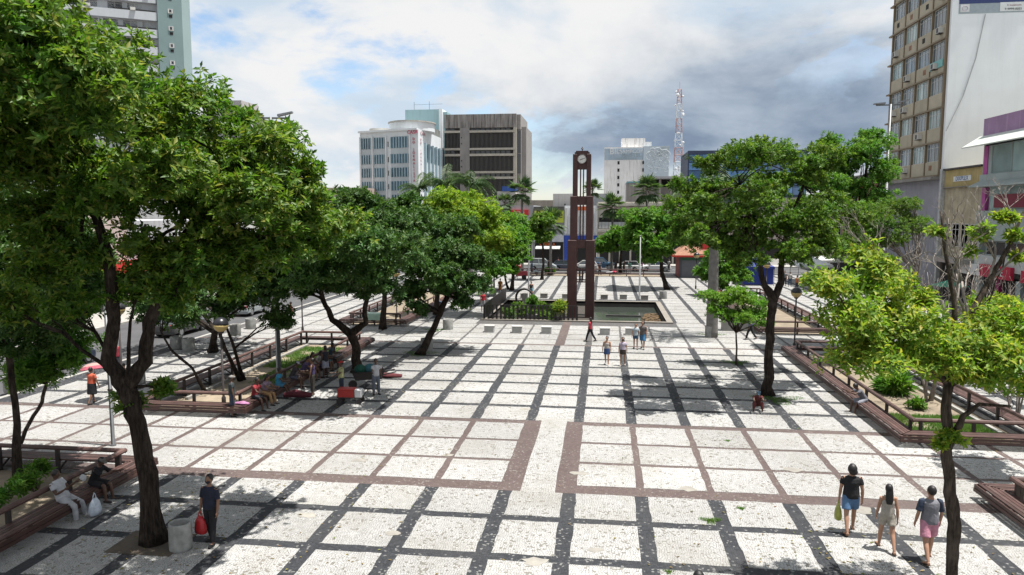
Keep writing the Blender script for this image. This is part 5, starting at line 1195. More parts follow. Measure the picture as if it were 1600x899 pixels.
def hulk():
    t = thing('concrete_shell', 'unfinished grey concrete block with a flat roof below the mural', 'building'); Y = 205.; c = pm('raw_concrete', (.25,.235,.225), .9, .2, .4, streak=.5)
    X = lambda px: atY(px,290,Y)[0]; Z = lambda py: atY(1030,py,Y)[2]
    MB().box(X(980), X(1004), Y, Y+15, -.1, Z(286)).build('wall', c, t); MB().box(X(980)-.1, X(1003), Y-.2, Y+15, Z(286)+.02, Z(283.5)).build('roof_edge', flat('aqua_trim', (.14,.30,.36)), t)
    MB().box(X(1004)+.05, X(1075), Y+3, Y+15, -.1, Z(292)).build('wall', c, t); MB().box(X(1004), X(1078), Y-1, Y+15, Z(279.5), Z(276)).build('roof_slab', pm('slab_grey', (.30,.31,.33), .8), t)
    for px in (1006,1030,1047,1070): MB().box(X(px), X(px)+.6, Y+1, Y+1.6, Z(292)-4, Z(279.6)).build('column', c, t)
    MB().box(X(1006), X(1072), Y+6, Y+6.3, Z(292)+.01, Z(279.6)).build('back_wall', M_DARK, t)
hulk()
def blue_glass():
    t = thing('glass_building', 'blue glass building behind the tall spreading tree', 'building'); Y = 215.; X = lambda px: atY(px,250,Y)[0]; Z = lambda py: atY(1100,py,Y)[2]
    MB().box(X(1075), X(1262), Y+.3, Y+20, -.1, Z(236)).build('core', flat('navy_frame', (.03,.045,.09)), t); MB().box(X(1074.5), X(1263), Y, Y+.29, Z(241), Z(235.5)).build('parapet', flat('navy_frame', (.03,.045,.09)), t)
    for k in range(9):
        for r_ in range(5): MB().box(X(1077+k*20.5), X(1096.5+k*20.5), Y+.1, Y+.29, Z(253+13*r_), Z(241.6+13*r_)).build('glass_panel', M_GLASSB, t)
    for px in (1180,1230,1240): MB().box(X(px), X(px)+1.2, Y+4, Y+5.2, Z(236)+.01, Z(231)).build('roof_unit', M_AC, t)
blue_glass()
# ---- lattice mast
def mast():
    p = atY(1062,140,305.); Y = 305.; x = p[0]; H = p[2]; t = thing('lattice_mast', 'red and white lattice telecom mast with dishes', 'mast', (x,Y,0))
    rd = flat('mast_red', (.42,.22,.19)); wt = flat('mast_white', (.58,.60,.62)); n = 20
    for k in range(n):
        z0, z1 = H*k/n, H*(k+1)/n; r0 = 2.4-1.7*k/n; r1 = 2.4-1.7*(k+1)/n; m = MB(); s = ((-1,-1),(1,-1),(1,1),(-1,1))
        for i in range(4):
            a, b = s[i], s[(i+1)%4]; m.tube([(a[0]*r0,a[1]*r0,z0),(a[0]*r1,a[1]*r1,z1)], .09, 4); m.tube([(a[0]*r0,a[1]*r0,z0),(b[0]*r1,b[1]*r1,z1)], .05, 4); m.tube([(b[0]*r0,b[1]*r0,z0),(a[0]*r1,a[1]*r1,z1)], .05, 4); m.tube([(a[0]*r1,a[1]*r1,z1),(b[0]*r1,b[1]*r1,z1)], .07, 4)
        m.build('mast_section', rd if (k//2)%2 else wt, t)
    rr = random.Random(5)
    for k in range(26):
        z = H*rr.uniform(.45,.99); a = rr.uniform(0,6.28); r_ = 2.5-1.7*z/H+.5; m = MB(); q = rr.uniform(.35,.7)
        if rr.random() < .6: m.ell((math.cos(a)*r_, math.sin(a)*r_, z), (q, q, q), 8, 5)
        else: m.box(math.cos(a)*r_-.2, math.cos(a)*r_+.2, math.sin(a)*r_-.2, math.sin(a)*r_+.2, z-1, z+1)
        m.build('dish', wt, t)
    MB().tube([(0,0,H),(0,0,H+3)], .06, 4).build('spike', rd, t)
mast()
# ---- shops across the far street
def far_shops():
    Y = 121.5; X = lambda px: atY(px,340,Y)[0]; Z = lambda py: atY(860,py,Y)[2]
    def block(name, label, p, q, ytop, wall, dep=14, y=Y):
        t = thing(name, label, 'building', (0,0,0), 0, None); MB().box(atY(p,340,y)[0], atY(q,340,y)[0]-.05, y, y+dep, -.1, atY(860,ytop,y)[2]).build('wall', wall, t); return t, Face((atY(p,340,y)[0], y), (1,0), (0,-1)), atY(q,340,y)[0]-atY(p,340,y)[0]
    gw = pm('grey_shop_wall', (.36,.365,.38), .85, .12, .5, streak=.3)
    t, f, W = block('shop_building', 'grey shop with a red fascia left of the fan palm', 745, 834, 321, gw)
    s = f.part('sign_board', flat('sign_red', (.55,.03,.03)), t, X(798)-X(745), X(826)-X(745), Z(336), Z(328), .01, .3); text('lettering', 'LOJAS', .6, flat('sign_white', (.66,.68,.68)), s, (X(812), Y-.33, Z(332)), FRONT, .01)
    for k in range(4): f.window(t, .6+k*2.2, 2.4+k*2.2, Z(362), Z(345), 2)
    f.part('shop_opening', M_DARK, t, .4, W-.4, -.1, 3.2, .01, .05); f.part('sign_board', flat('sign_red', (.55,.03,.03)), t, 3., W-.3, 3.3, 4.0, .01, .35)
    t, f, W = block('shop_building', 'shop with a large yellow green sign and a palm in front', 834, 882, 325, gw)
    f.part('roof_edge', pm('tar_roof', (.10,.10,.10), .9, .3, 2.), t, 0, W-.1, Z(329), Z(323), .01, .2)
    s = f.part('sign_board', pm('lime_sign', (.52,.60,.06), .6, .1, 1.), t, X(835.5)-X(834), X(880.5)-X(834), Z(348), Z(329.5), .21, .45); ink = flat('ink', (.03,.035,.045))
    text('lettering', 'Ba', 1.7, ink, s, (X(845.5), Y-.48, Z(335.5)), FRONT, .01); text('lettering', 'e', 1.7, ink, s, (X(876), Y-.48, Z(335.8)), FRONT, .01)
    f.part('wall_band', pm('pale_blue_grey', (.48,.50,.54), .8), t, 0, W-.1, Z(378), Z(367), .01, .3); f.part('shop_opening', M_DARK, t, .2, W-.2, -.1, Z(378.5), .01, .05)
    m = MB(); m.extr([(Y-.05,Z(384)),(Y-1.8,Z(388)),(Y-1.8,Z(389)),(Y-.05,Z(386))], 'x', X(838), X(876)); m.build('awning', pm('awning_grey', (.42,.43,.42), .8), t)
    text('lettering', 'OFERTA', .7, flat('neon_orange', (.6,.13,.02)), t, (X(856), Y-.35, Z(382)), FRONT, .02)
    t, f, W = block('shop_building', 'white shop building with blue base behind the clock tower', 882, 934, 321.5, M_WWALL)
    for k in range(9): f.part('vertical_fin', flat('fin_white', (.70,.69,.68)), t, .2+k*.62, .45+k*.62, Z(366), Z(325), .01, .25)
    f.part('orange_band', flat('sign_orange2', (.62,.14,.05)), t, 1.4, 4.4, Z(329), Z(323), .26, .4)
    f.part('blue_base', pm('royal_blue', (.02,.06,.36), .6, .15, 1.), t, 0, W-.1, Z(385), Z(368), .01, .3); f.part('blue_pillar', pm('royal_blue', (.02,.06,.36), .6, .15, 1.), t, 0, .9, -.1, Z(385.2), .01, .35); f.part('shop_opening', M_DARK, t, 1., W-.2, -.1, Z(385.5), .01, .05)
    cr = pm('cream_render', (.56,.53,.47), .85, .1, .4, streak=.25)
    t, f, W = block('long_cream_building', 'long cream building with a balcony behind the right palms', 934, 1062, 316, cr)
    f.part('cornice', cr, t, -.2, W, Z(322), Z(318), .01, .6); f.part('pink_band', pm('pink_band', (.50,.40,.40), .85), t, 0, W-.1, Z(327), Z(324), .01, .1)
    f.part('balcony_void', M_DARK, t, .2, W-.2, Z(347), Z(340), .01, .05)
    for k in range(26): f.part('baluster_panel', pm('balcony_grey', (.42,.44,.45), .8), t, .2+k*.52, .62+k*.52, Z(357), Z(347), .3, .36)
    f.part('balcony_floor', cr, t, 0, W-.1, Z(362), Z(358), .01, .9)
    for k in range(8): f.part('shop_opening', M_DARK, t, .4+k*1.7, 1.8+k*1.7, -.1, 3.4, .01, .05)
    pk = pm('concrete_tank', (.40,.385,.37), .85, .1, .5, streak=.3)
    t, f, W = block('rooftop_block', 'plain grey block rising behind the yellow sign', 864, 897, 303, pk, 8, 138.)
    f.part('slot', M_DARK, t, 2.1, 2.35, 8.6, 9.9, .01, .03)
    t, f, W = block('low_block', 'low grey roofs right of the clock tower', 918, 948, 303, pm('dull_grey', (.30,.31,.32), .9, .2, .5, streak=.4), 8, 140.); f.part('window', M_DARK, t, .5, 3., 8.5, 9.4, .01, .03)
    t, f, W = block('low_block', 'weathered low roofs left of the yellow sign', 798, 866, 313, pm('tan_render', (.42,.37,.31), .9, .2, .5, streak=.5), 10, 145.); f.part('roof_tank', pm('tank_blue', (.02,.07,.28), .5, .2, 2.), t, 0., .3, 9.9, 10.0, .0, .1)
    t, f, W = block('low_block', 'blue sheeted roof at the foot of the concrete block', 777, 806, 299, pm('white_shed', (.50,.49,.47), .9, .2, .5, streak=.4), 10, 150.); f.part('blue_roof', pm('tank_blue', (.02,.07,.28), .5, .2, 2.), t, 1., W, 12.6, 13.6, -4, .3)
    for i, (p, q, yt, y, c) in enumerate(((380,470,300,150,(.42,.40,.37)),(470,570,292,160,(.45,.36,.32)),(690,800,312,160,(.40,.39,.38)),(1048,1160,318,135,(.46,.42,.37)),(1160,1330,310,140,(.40,.36,.34)),(200,390,310,140,(.44,.42,.40)),(-100,200,300,135,(.46,.44,.42)),(560,760,326,124,(.42,.41,.40)),(330,560,326,123,(.46,.43,.38)))):
        words = ['behind the left trees','behind the dark rounded tree','below the concrete block','behind the bushy tree','behind the tall spreading tree','behind the big left crown','at the far left behind leaves','across the street behind the lime tree','across the street behind the left bed'][i]
        col = ['grey','pinkish','dull grey','cream','brownish','pale grey','off white','pale','tan'][i]
        t, f, W = block('street_building', f'{col} low building {words}', p, q, yt, pm('facade_%d' % i, c, .9, .12, .4, streak=.3), 12, y)
        for r_ in range(2):
            for k in range(int(W/3.2)): f.window(t, .6+k*3.2, 2.6+k*3.2, 4.4+3.3*r_, 6.2+3.3*r_, 2)
        f.part('shop_opening', M_DARK, t, .4, W-.5, -.1, 3.0, .01, .05)
far_shops()
def left_row():
    f0 = [(12,30,8.,'white',(.5,.5,.48),'sign_red'),(30,46,7.,'cream',(.50,.45,.36),'sign_blue'),(46,60,9.,'pale pink',(.50,.40,.37),'sign_red'),(60,78,7.5,'grey',(.40,.40,.41),'sign_red'),(78,102,9.5,'white',(.54,.54,.52),'sign_orange')]
    cols = {'sign_red': (.55,.03,.03), 'sign_blue': (.03,.10,.40), 'sign_orange': (.55,.16,.03)}
    wh = ['nearest the camera','second from the camera','third from the camera','behind the left lawn','furthest along']
    for i, (y0,y1,h,cn,c,sg) in enumerate(f0):
        t = thing('shop_building', f'{cn} shop across the left street, {wh[i]}', 'building', (0,0,0), 0, 'shops along the left street'); X = -41.5
        MB().box(X-14, X, y0, y1-.05, -.1, h).build('wall', pm('left_facade_%d' % i, c, .9, .12, .5, streak=.35), t); f = Face((X,y0), (0,1), (1,0)); W = y1-y0
        f.part('shop_opening', M_DARK, t, .4, W-.4, -.1, 2.9, .01, .05); f.part('sign_board', flat(sg, cols[sg]), t, .3, W-.3, 3.0, 4.1, .01, .4)
        for k in range(int(W/3)): f.window(t, .6+k*3, 2.6+k*3, 4.7, 6.4, 2)
left_row()
# ---- kiosk with terracotta roof, tents
def kiosk():
    t = thing('kiosk', 'shuttered kiosk with a terracotta roof and red trim', 'kiosk', (0,0,0)); x0,x1,y0,y1 = 9.5,14.2,95.4,100.
    MB().box(x0,x1,y0,y1,0,2.75).build('wall', pm('kiosk_wall', (.10,.10,.115), .8, .1, 2.), t); MB().box(x0+.3,x1-.05,y0-.06,y0-.005,.05,2.2).build('shutter', pm('shutter_grey', (.13,.135,.15), .6, .1, 2.), t); MB().box(x0+.3,x1-.05,y0-.05,y0-.004,2.22,2.6).build('green_panel', flat('kiosk_green', (.02,.12,.06)), t)
    MB().box(x0-.06,x0-.005,y0+.2,y1-.2,0.05,2.6).build('side_panel', flat('kiosk_red', (.25,.06,.05)), t)
    a, b, c, d, z, e = x0-.9, x1+.9, y0-.9, y1+.9, 2.78, 4.6; m = MB(); mx, my = (a+b)/2, (c+d)/2
    m.add([(a,c,z),(b,c,z),(b,d,z),(a,d,z),(mx-1,my,e),(mx+1,my,e)], [(0,1,5,4),(1,2,5),(2,3,4,5),(3,0,4),(0,3,2,1)]); m.build('roof', pm('terracotta', (.24,.12,.075), .85, .2, 3., .3, 10, streak=.2), t)
    m = MB(); 
    for p, q in (((a,c),(b,c)),((a,c),(a,d))): m.bar((*p,z),(*q,z),.08,.22)
    m.build('trim', flat('kiosk_trim', (.5,.03,.02)), t)
    MB().box(x0+2.6,x0+5.2,y0-.7,y0-.5,3.6,4.5).build('red_sign', flat('sign_red', (.55,.03,.03)), t)
kiosk()
def tent(x, y, w, h, col, label, name='canopy_tent', cat='tent', side=True):
    t = thing(name, label, cat, (x,y,0)); mt = pm(name+label[:5], col, .7, .12, 1.5); m = MB(); r_ = w/2; hz = h*.68
    m.add([(-r_,-r_,hz),(r_,-r_,hz),(r_,r_,hz),(-r_,r_,hz),(0,0,h)], [(0,1,4),(1,2,4),(2,3,4),(3,0,4)])
    m.add([(-r_,-r_,hz),(r_,-r_,hz),(r_,r_,hz),(-r_,r_,hz),(-r_,-r_,hz-.28),(r_,-r_,hz-.28),(r_,r_,hz-.28),(-r_,r_,hz-.28)], [(0,4,5,1),(1,5,6,2),(2,6,7,3),(3,7,4,0)]); m.build('roof', mt, t)
    for a, b in ((-1,-1),(1,-1),(1,1),(-1,1)): MB().tube([(a*(r_-.05),b*(r_-.05),0),(a*(r_-.05),b*(r_-.05),hz)], .03, 6).build('leg', M_STEEL, t)
    if side: MB().box(-r_+.1, r_-.1, -r_+.12, -r_+.15, .15, hz-.29).build('side_cloth', mt, t); MB().box(-r_+.1, -r_+.13, -r_+.2, r_-.1, .15, hz-.29).build('side_cloth', mt, t)
p = G(1184,447); tent(p[0], p[1]+1.8, 3.6, 3.2, (.012,.03,.20), 'royal blue tent with closed sides beside the globe lamps')
p = G(1270,440); tent(p[0], p[1]+1., 4.0, 3.0, (.6,.62,.62), 'white market tent behind the yellowing tree', side=False)
p = G(1312,432); tent(p[0], p[1]+3., 4.6, 3.0, (.62,.62,.60), 'second white market tent near the shops on the right', side=False)
def parasol(x, y, r_, h, col, label, edge=None):
    t = thing('parasol', label, 'parasol', (x,y,0), 0, None); m = MB(); n = 8
    P = [(r_*math.cos(6.283*k/n), r_*math.sin(6.283*k/n), h-.55) for k in range(n)]; m.add(P+[(0,0,h)], [(k,(k+1)%n,n) for k in range(n)]); m.build('canopy', pm('parasol_'+label[:6], col, .7), t)
    MB().tube([(0,0,0),(0,0,h+.06)], .025, 6).build('pole', M_STEEL, t); MB().lathe([(.25,0),(.25,.08),(.05,.12)], n=10).build('base', M_CONC, t)
p = G(1482,482); parasol(p[0], p[1], 1.5, 2.5, (.02,.26,.16), 'green parasol by the shops behind the bare limbs')
p = G(1412,468); parasol(p[0], p[1], 1.3, 2.4, (.40,.04,.04), 'red parasol near the right hand shops')
# ================================================================== PEOPLE
PENDING = []
SKIN = {'a': pm('skin_light_brown', (.36,.20,.13), .55, .06, 6.), 'b': pm('skin_brown', (.20,.105,.065), .55, .06, 6.), 'c': pm('skin_dark_brown', (.095,.050,.033), .5, .06, 6.)}
HAIR = pm('black_hair', (.012,.010,.010), .45, .2, 30., .3, 80)
def cloth(c, nm=None): return pm('cloth_%02d%02d%02d' % tuple(int(min(.99,v)*99) for v in c), tuple(v*.78 for v in c), .9, .22, 9., .9, 13)
def grow(mb, name, mat, parent, vox):
    o = mb.build(name, mat, parent, True); md = o.modifiers.new('r', 'REMESH'); md.mode = 'VOXEL'; md.voxel_size = vox if name == 'body' else vox*1.25; md.use_smooth_shade = True
    s = o.modifiers.new('s', 'SMOOTH'); s.factor = .5; s.iterations = 2 if vox < .02 else 1; PENDING.append(o); return o
def flush():
    bpy.context.view_layer.update(); dg = bpy.context.evaluated_depsgraph_get(); new = {}
    for o in PENDING:
        me = bpy.data.meshes.new_from_object(o.evaluated_get(dg)); me.polygons.foreach_set('use_smooth', [True]*len(me.polygons)); new[o.name] = me
    for o in PENDING: o.modifiers.clear(); o.data = new[o.name]
    PENDING.clear()
def person(label, x, y, h=1.7, rz=0., z=0., lean=0., legs=((0,0,3),(0,0,3)), arms=((5,8,12),(5,8,12)), seat=None, skin='b', top=(.2,.2,.2), sleeve=.55, bottom=(.1,.1,.12), leg=.5, skirt=False,
           hair='short', hat=None, mask=False, shoes=(.03,.03,.03), strap=False, girth=1., vox=.02, headtilt=0., headturn=0., group=None, sleevecol=None):
    """legs/arms: (left, right) of (forward angle, bend, spread) in degrees; faces local +Y"""
    s = h/1.7; lean = R(lean); sd = Vector((0, math.sin(lean), math.cos(lean)))
    P = Vector((0,0,.93)); J = {}
    for i, sg in enumerate((-1,1)):
        f, k, ab = legs[i]; f, k, ab = R(f), R(k), R(ab)
        hp = P+Vector((sg*.09,0,-.03)); kn = hp+Vector((sg*math.sin(ab), math.sin(f)*math.cos(ab), -math.cos(f)*math.cos(ab)))*.43
        an = kn+Vector((sg*math.sin(ab)*.3, math.sin(f-k), -math.cos(f-k)))*.41; pit = max(0., (f-k)*-1)*.6
        toe = an+Vector((sg*.03, .165*math.cos(pit), -.045-.165*math.sin(pit)))
        J[sg] = [hp, kn, an, toe]
        f, e, ab = arms[i]; f, e, ab = R(f)+lean*.5, R(e), R(ab)
        sh = P+sd*.435+Vector((sg*.168*girth,0,0)); el = sh+Vector((sg*math.sin(ab), math.sin(f)*math.cos(ab), -math.cos(f)*math.cos(ab)))*.285
        inn = -.35 if e > R(60) else .25
        fd = Vector((sg*math.sin(ab)*inn, math.sin(f+e), -math.cos(f+e))).normalized(); wr = el+fd*.25
        J[sg] += [sh, el, wr, fd]
    low = min(min(J[q][2].z-.075, J[q][3].z-.03) for q in J) if seat is None else 0
    dz = -low if seat is None else seat/s+.095-.93
    t = thing('person', label, 'person', (float(x),float(y),z), R(rz), group); t.scale = (s,s,s)
    off = Vector((0,0,dz)); T = lambda v: v+off
    g = girth; sp = lambda u: T(P+sd*u)
    hd = T(P+sd*.50)+Vector((0, math.sin(lean*.5+R(headtilt)), math.cos(lean*.5+R(headtilt))))*.165; hr = Matrix.Rotation(R(headturn),3,'Z')@Matrix.Rotation(-(lean*.5+R(headtilt)),3,'X')
    b = MB()
    b.tube([sp(-.06),sp(.0),sp(.10),sp(.22),sp(.34),sp(.43),sp(.485),sp(.53)], [(.12*g,.09*g),(.155*g,.11*g),(.148*g,.105*g),(.130*g,.095*g),(.152*g,.105*g),(.155*g,.085*g),(.085,.065),(.052,.055)], 12, True, (1,0,0))
    b.tube([sp(.48), hd+Vector((0,-.01,-.03))], .052, 8)
    b.ell(hd, (.082,.100,.120), 14, 10, hr); b.ell(hd+hr@Vector((0,.028,-.055)), (.056,.062,.058), 10, 8, hr); b.ell(hd+hr@Vector((0,.096,-.012)), (.013,.02,.024), 6, 5, hr)
    for sg in (-1,1): b.ell(hd+hr@Vector((sg*.077,-.005,-.01)), (.012,.022,.032), 6, 5, hr)
    for sg in (-1,1):
        hp, kn, an, toe, sh, el, wr, fd = J[sg]; hp, kn, an, toe, sh, el, wr = map(T, (hp,kn,an,toe,sh,el,wr))
        b.tube([hp+Vector((0,0,.03)), hp.lerp(kn,.35), kn, kn.lerp(an,.3), kn.lerp(an,.7), an], [.082*g,.078*g,.055,.056,.042,.036], 10)
        b.tube([an+Vector((0,-.045,-.04)), an+Vector((0,.01,-.035)), an.lerp(toe,.6)+Vector((0,0,-.005)), toe], [(.034,.036),(.040,.042),(.045,.030),(.036,.020)], 8, True, (1,0,0))
        b.tube([sh+Vector((-sg*.03,0,.0)), sh, sh.lerp(el,.5), el, el.lerp(wr,.4), wr], [.050*g,.054*g,.047*g,.038,.039,.027], 8)
        b.tube([wr-fd*.02, wr+fd*.04, wr+fd*.095], [(.024,.020),(.022,.040),(.018,.036)], 8, True, (1,0,0))
        side = Vector((0,1,0))-fd*fd.y; side = side.normalized() if side.length > .1 else Vector((0,0,1)); pal = fd.cross(side)*sg
        for q, (o_, l_) in enumerate(((-.030,.062),(-.010,.076),(.010,.080),(.029,.070))):
            k0 = wr+fd*.085+side*o_; k1 = k0+fd*l_*.5-pal*.012; k2 = k1+fd*l_*.38-pal*.028; b.tube([k0-fd*.02,k0,k1,k2], [.0095,.0095,.0088,.0075], 6)
        k0 = wr+fd*.03+side*.03; b.tube([k0-side*.012, k0+side*.022+fd*.025, k0+side*.028+fd*.058-pal*.012], [.012,.011,.0085], 6)
    body = grow(b, 'body', SKIN[skin], t, min(vox, .0135) if vox < .015 else vox)
    # top
    if top is not None:
        c = MB(); e = .016
        if strap: c.tube([sp(.02),sp(.12),sp(.22),sp(.33),sp(.40)], [(.155*g+e,.11*g+e),(.152*g+e,.108*g+e),(.136*g+e,.1*g+e),(.156*g+e,.112*g+e),(.145*g,.10*g)], 14, True, (1,0,0))
        else:
            c.tube([sp(-.06),sp(.02),sp(.12),sp(.22),sp(.34),sp(.43),sp(.475),sp(.50)], [(.158*g+e,.112*g+e+.004),(.162*g+e,.116*g+e),(.152*g+e,.108*g+e),(.142*g+e,.104*g+e),(.160*g+e,.112*g+e),(.160*g+e,.095*g+e),(.115*g,.078),(.07,.068)], 14, True, (1,0,0))
        if sleeve > 0 and not strap and sleevecol is None:
            for sg in (-1,1):
                sh, el, wr = (T(v) for v in J[sg][4:7]); 
                if sleeve <= 1: q = sh.lerp(el, sleeve); c.tube([sh+Vector((-sg*.04,0,-.01)), sh+Vector((-sg*.005,0,.004)), sh.lerp(el,sleeve*.5), q], [.044*g+e*.3,.050*g+e*.4,.050*g+e*.5,.050*g+e*.7], 10)
                else: c.tube([sh+Vector((-sg*.04,0,-.01)), sh, sh.lerp(el,.5), el, el.lerp(wr,sleeve-1)], [.058+e,.062+e,.055+e,.048+e,.040+e], 10)
        grow(c, 'shirt', cloth(top), t, vox)
        if sleevecol is not None:
            for sg in (-1,1):
                sh, el = (T(v) for v in J[sg][4:6]); m = MB(); q = sh.lerp(el, sleeve); m.tube([sh+Vector((-sg*.05,0,.012)), sh+Vector((-sg*.005,0,.006)), sh.lerp(el,sleeve*.5), q], [.052*g+e*.6,.058*g+e*.6,.056*g+e*.8,.055*g+e], 10); grow(m, 'sleeve', cloth(sleevecol), t, vox)
        if strap:
            for sg in (-1,1): MB().tube([sp(.36)+Vector((sg*.075,.10*g,0)), sp(.47)+Vector((sg*.085,.05,.012)), sp(.47)+Vector((sg*.085,-.05,.012)), sp(.36)+Vector((sg*.07,-.105*g,0))], .012, 6).build('strap', cloth(top), t)
    # bottom
    if bottom is not None:
        c = MB(); e = .014
        if skirt:
            dn = (J[-1][1]+J[1][1])*.5; c.tube([sp(.10), sp(.02), T(P.lerp(dn, leg*.6)), T(P.lerp(dn, leg*1.0))], [(.15*g+e,.108*g+e),(.165*g+e,.12*g+e),(.185*g,.145*g),(.20*g,.155*g)], 14, True, (1,0,0))
        else:
            c.tube([sp(.08), sp(.0), sp(-.05), sp(-.10)], [(.152*g+e,.108*g+e),(.162*g+e,.118*g+e),(.158*g+e,.112*g+e),(.09,.07)], 14, True, (1,0,0))
            for sg in (-1,1):
                hp, kn, an = (T(v) for v in J[sg][:3])
                if leg <= 1: c.tube([hp+Vector((0,0,.03)), hp.lerp(kn,.3), hp.lerp(kn,leg)], [.088*g+e,.086*g+e,.078*g+e+.012], 12)
                else: c.tube([hp+Vector((0,0,.03)), hp.lerp(kn,.35), kn, kn.lerp(an,.4), kn.lerp(an,min(.95,leg-1))], [.085*g+e,.082*g+e,.062+e,.060+e,.050+e], 12)
        grow(c, 'skirt' if skirt else ('shorts' if leg <= 1 else 'trousers'), cloth(bottom), t, vox)
    if shoes is not None:
        for sg in (-1,1):
            an, toe = T(J[sg][2]), T(J[sg][3]); m = MB(); m.tube([an+Vector((0,-.06,-.045)), an+Vector((0,.0,-.04)), an.lerp(toe,.6)+Vector((0,0,-.008)), toe+Vector((0,.012,.002))], [(.040,.030),(.046,.040),(.050,.032),(.040,.024)], 10, True, (1,0,0)); m.build('shoe', cloth(shoes), t, True)
    else:
        for sg in (-1,1):
            an, toe = T(J[sg][2]), T(J[sg][3]); m = MB(); m.tube([an+Vector((0,-.055,-.072)), an.lerp(toe,.5)+Vector((0,0,-.042)), toe+Vector((0,.02,-.022))], [(.042,.007),(.046,.007),(.042,.007)], 8, True, (1,0,0)); m.build('sandal', cloth((.09,.05,.03)), t)
    # hair, hat, mask, eyes
    if hair:
        m = MB(); m.ell(hd+hr@Vector((0,-.018,.022)), (.092,.104,.116), 14, 9, hr)
        if hair == 'mop': m.ell(hd+hr@Vector((0,-.03,.0)), (.112,.112,.128), 14, 9, hr); m.ell(hd+hr@Vector((.02,-.045,-.07)), (.105,.075,.075), 12, 8, hr)
        if hair == 'long': m.tube([hd+hr@Vector((0,-.045,.03)), hd+hr@Vector((0,-.075,-.08)), sp(.42)+Vector((0,-.10,0)), sp(.30)+Vector((0,-.115,0))], [(.085,.06),(.092,.05),(.10,.035),(.07,.02)], 10, True, (1,0,0))
        if hair == 'bun': m.ell(hd+hr@Vector((0,-.10,.06)), (.05,.05,.05), 10, 6)
        grow(m, 'hair', HAIR, t, max(.011, vox*.8))
    if hat:
        m = MB(); m.ell(hd+hr@Vector((0,-.012,.045)), (.090,.102,.085), 14, 8, hr); m.ell(hd+hr@Vector((0,.095,.04)), (.07,.075,.010), 12, 5, hr); m.build('cap', cloth(hat), t, True)
    if mask:
        m = MB(); m.ell(hd+hr@Vector((0,.052,-.045)), (.066,.058,.052), 12, 8, hr); m.build('face_mask', cloth((.02,.022,.03)), t, True)
    if vox < .015:
        m = MB()
        for sg in (-1,1): m.ell(hd+hr@Vector((sg*.030,.086,.008)), (.013,.008,.008), 8, 5, hr)
        m.build('eyes', flat('eye_dark', (.012,.01,.01), .2), t)
    return t, {sg: Matrix.Translation((float(x),float(y),z))@Matrix.Rotation(R(rz),4,'Z')@Matrix.Scale(s,4)@(T(J[sg][6])+J[sg][7]*.12) for sg in (-1,1)}
def carrier_bag(p, w, h, col, label, col2=None):
    t = thing('carrier_bag', label, 'bag', (p[0],p[1],p[2]-h-.16), random.uniform(0,3)); m = MB(); m.tube([(0,0,0),(0,0,.02),(0,0,h*.3),(0,0,h*.7),(0,0,h)], [(w*.38,w*.24),(w*.50,w*.33),(w*.52,w*.36),(w*.46,w*.26),(w*.26,w*.07)], 12, True, (1,0,0)); m.build('bag_body', pm('plastic_'+label[:8], col, .35, .25, 14., .5, 25), t, True)
    for sg in (-1,1): MB().tube([(sg*w*.2,0,h-.01),(sg*w*.14,0,h+.08),(0,0,h+.16)], .012, 6).build('handle', pm('plastic_'+label[:8], col, .35), t)
    return t
NEAR = .0145
# --- three walkers, backs to the camera
g = G(1327,832); t1, h1 = person('walker in a black T-shirt and blue shorts carrying a yellow green bag', g[0], g[1], 1.80, -4, legs=((-14,12,3),(16,6,3)), arms=((2,10,10),(-6,14,12)), skin='a', top=(.018,.019,.022), bottom=(.10,.20,.36), leg=.72, hair='mop', shoes=None, vox=NEAR, girth=1.12)
p = h1[-1]; carrier_bag((p.x,p.y,p.z+.10), .26, .42, (.34,.36,.07), 'yellow green bag in the hand of the walker in black')
g = G(1384,860); person('woman with long black hair in a beige strap top and shorts', g[0], g[1], 1.66, -6, legs=((18,6,2),(-16,14,2)), arms=((10,14,10),(-10,10,10)), skin='a', top=(.45,.41,.36), strap=True, bottom=(.43,.39,.33), leg=.55, hair='long', shoes=None, vox=NEAR, girth=.93)
g = G(1449,876); person('walker in a grey T-shirt with navy sleeves and pink shorts', g[0], g[1], 1.82, 0, legs=((-16,14,3),(17,6,3)), arms=((-4,25,14),(6,16,14)), skin='a', top=(.21,.21,.24), sleevecol=(.035,.05,.085), sleeve=.8, bottom=(.60,.27,.36), leg=.78, hair='short', shoes=None, vox=NEAR, girth=1.1, headturn=18)
# --- man with the red bag
g = G(331,850); tm, hm = person('man in a navy shirt and black trousers with a face mask', g[0], g[1], 1.75, 172, legs=((10,4,3),(-8,8,3)), arms=((4,10,12),(-2,10,12)), skin='b', top=(.018,.022,.045), sleeve=.85, bottom=(.014,.014,.018), leg=1.97, hair='short', mask=True, vox=NEAR, girth=1.08)
p = hm[1]; carrier_bag((p.x,p.y,p.z+.10), .34, .44, (.45,.02,.025), 'red and white carrier bag held by the man in navy')
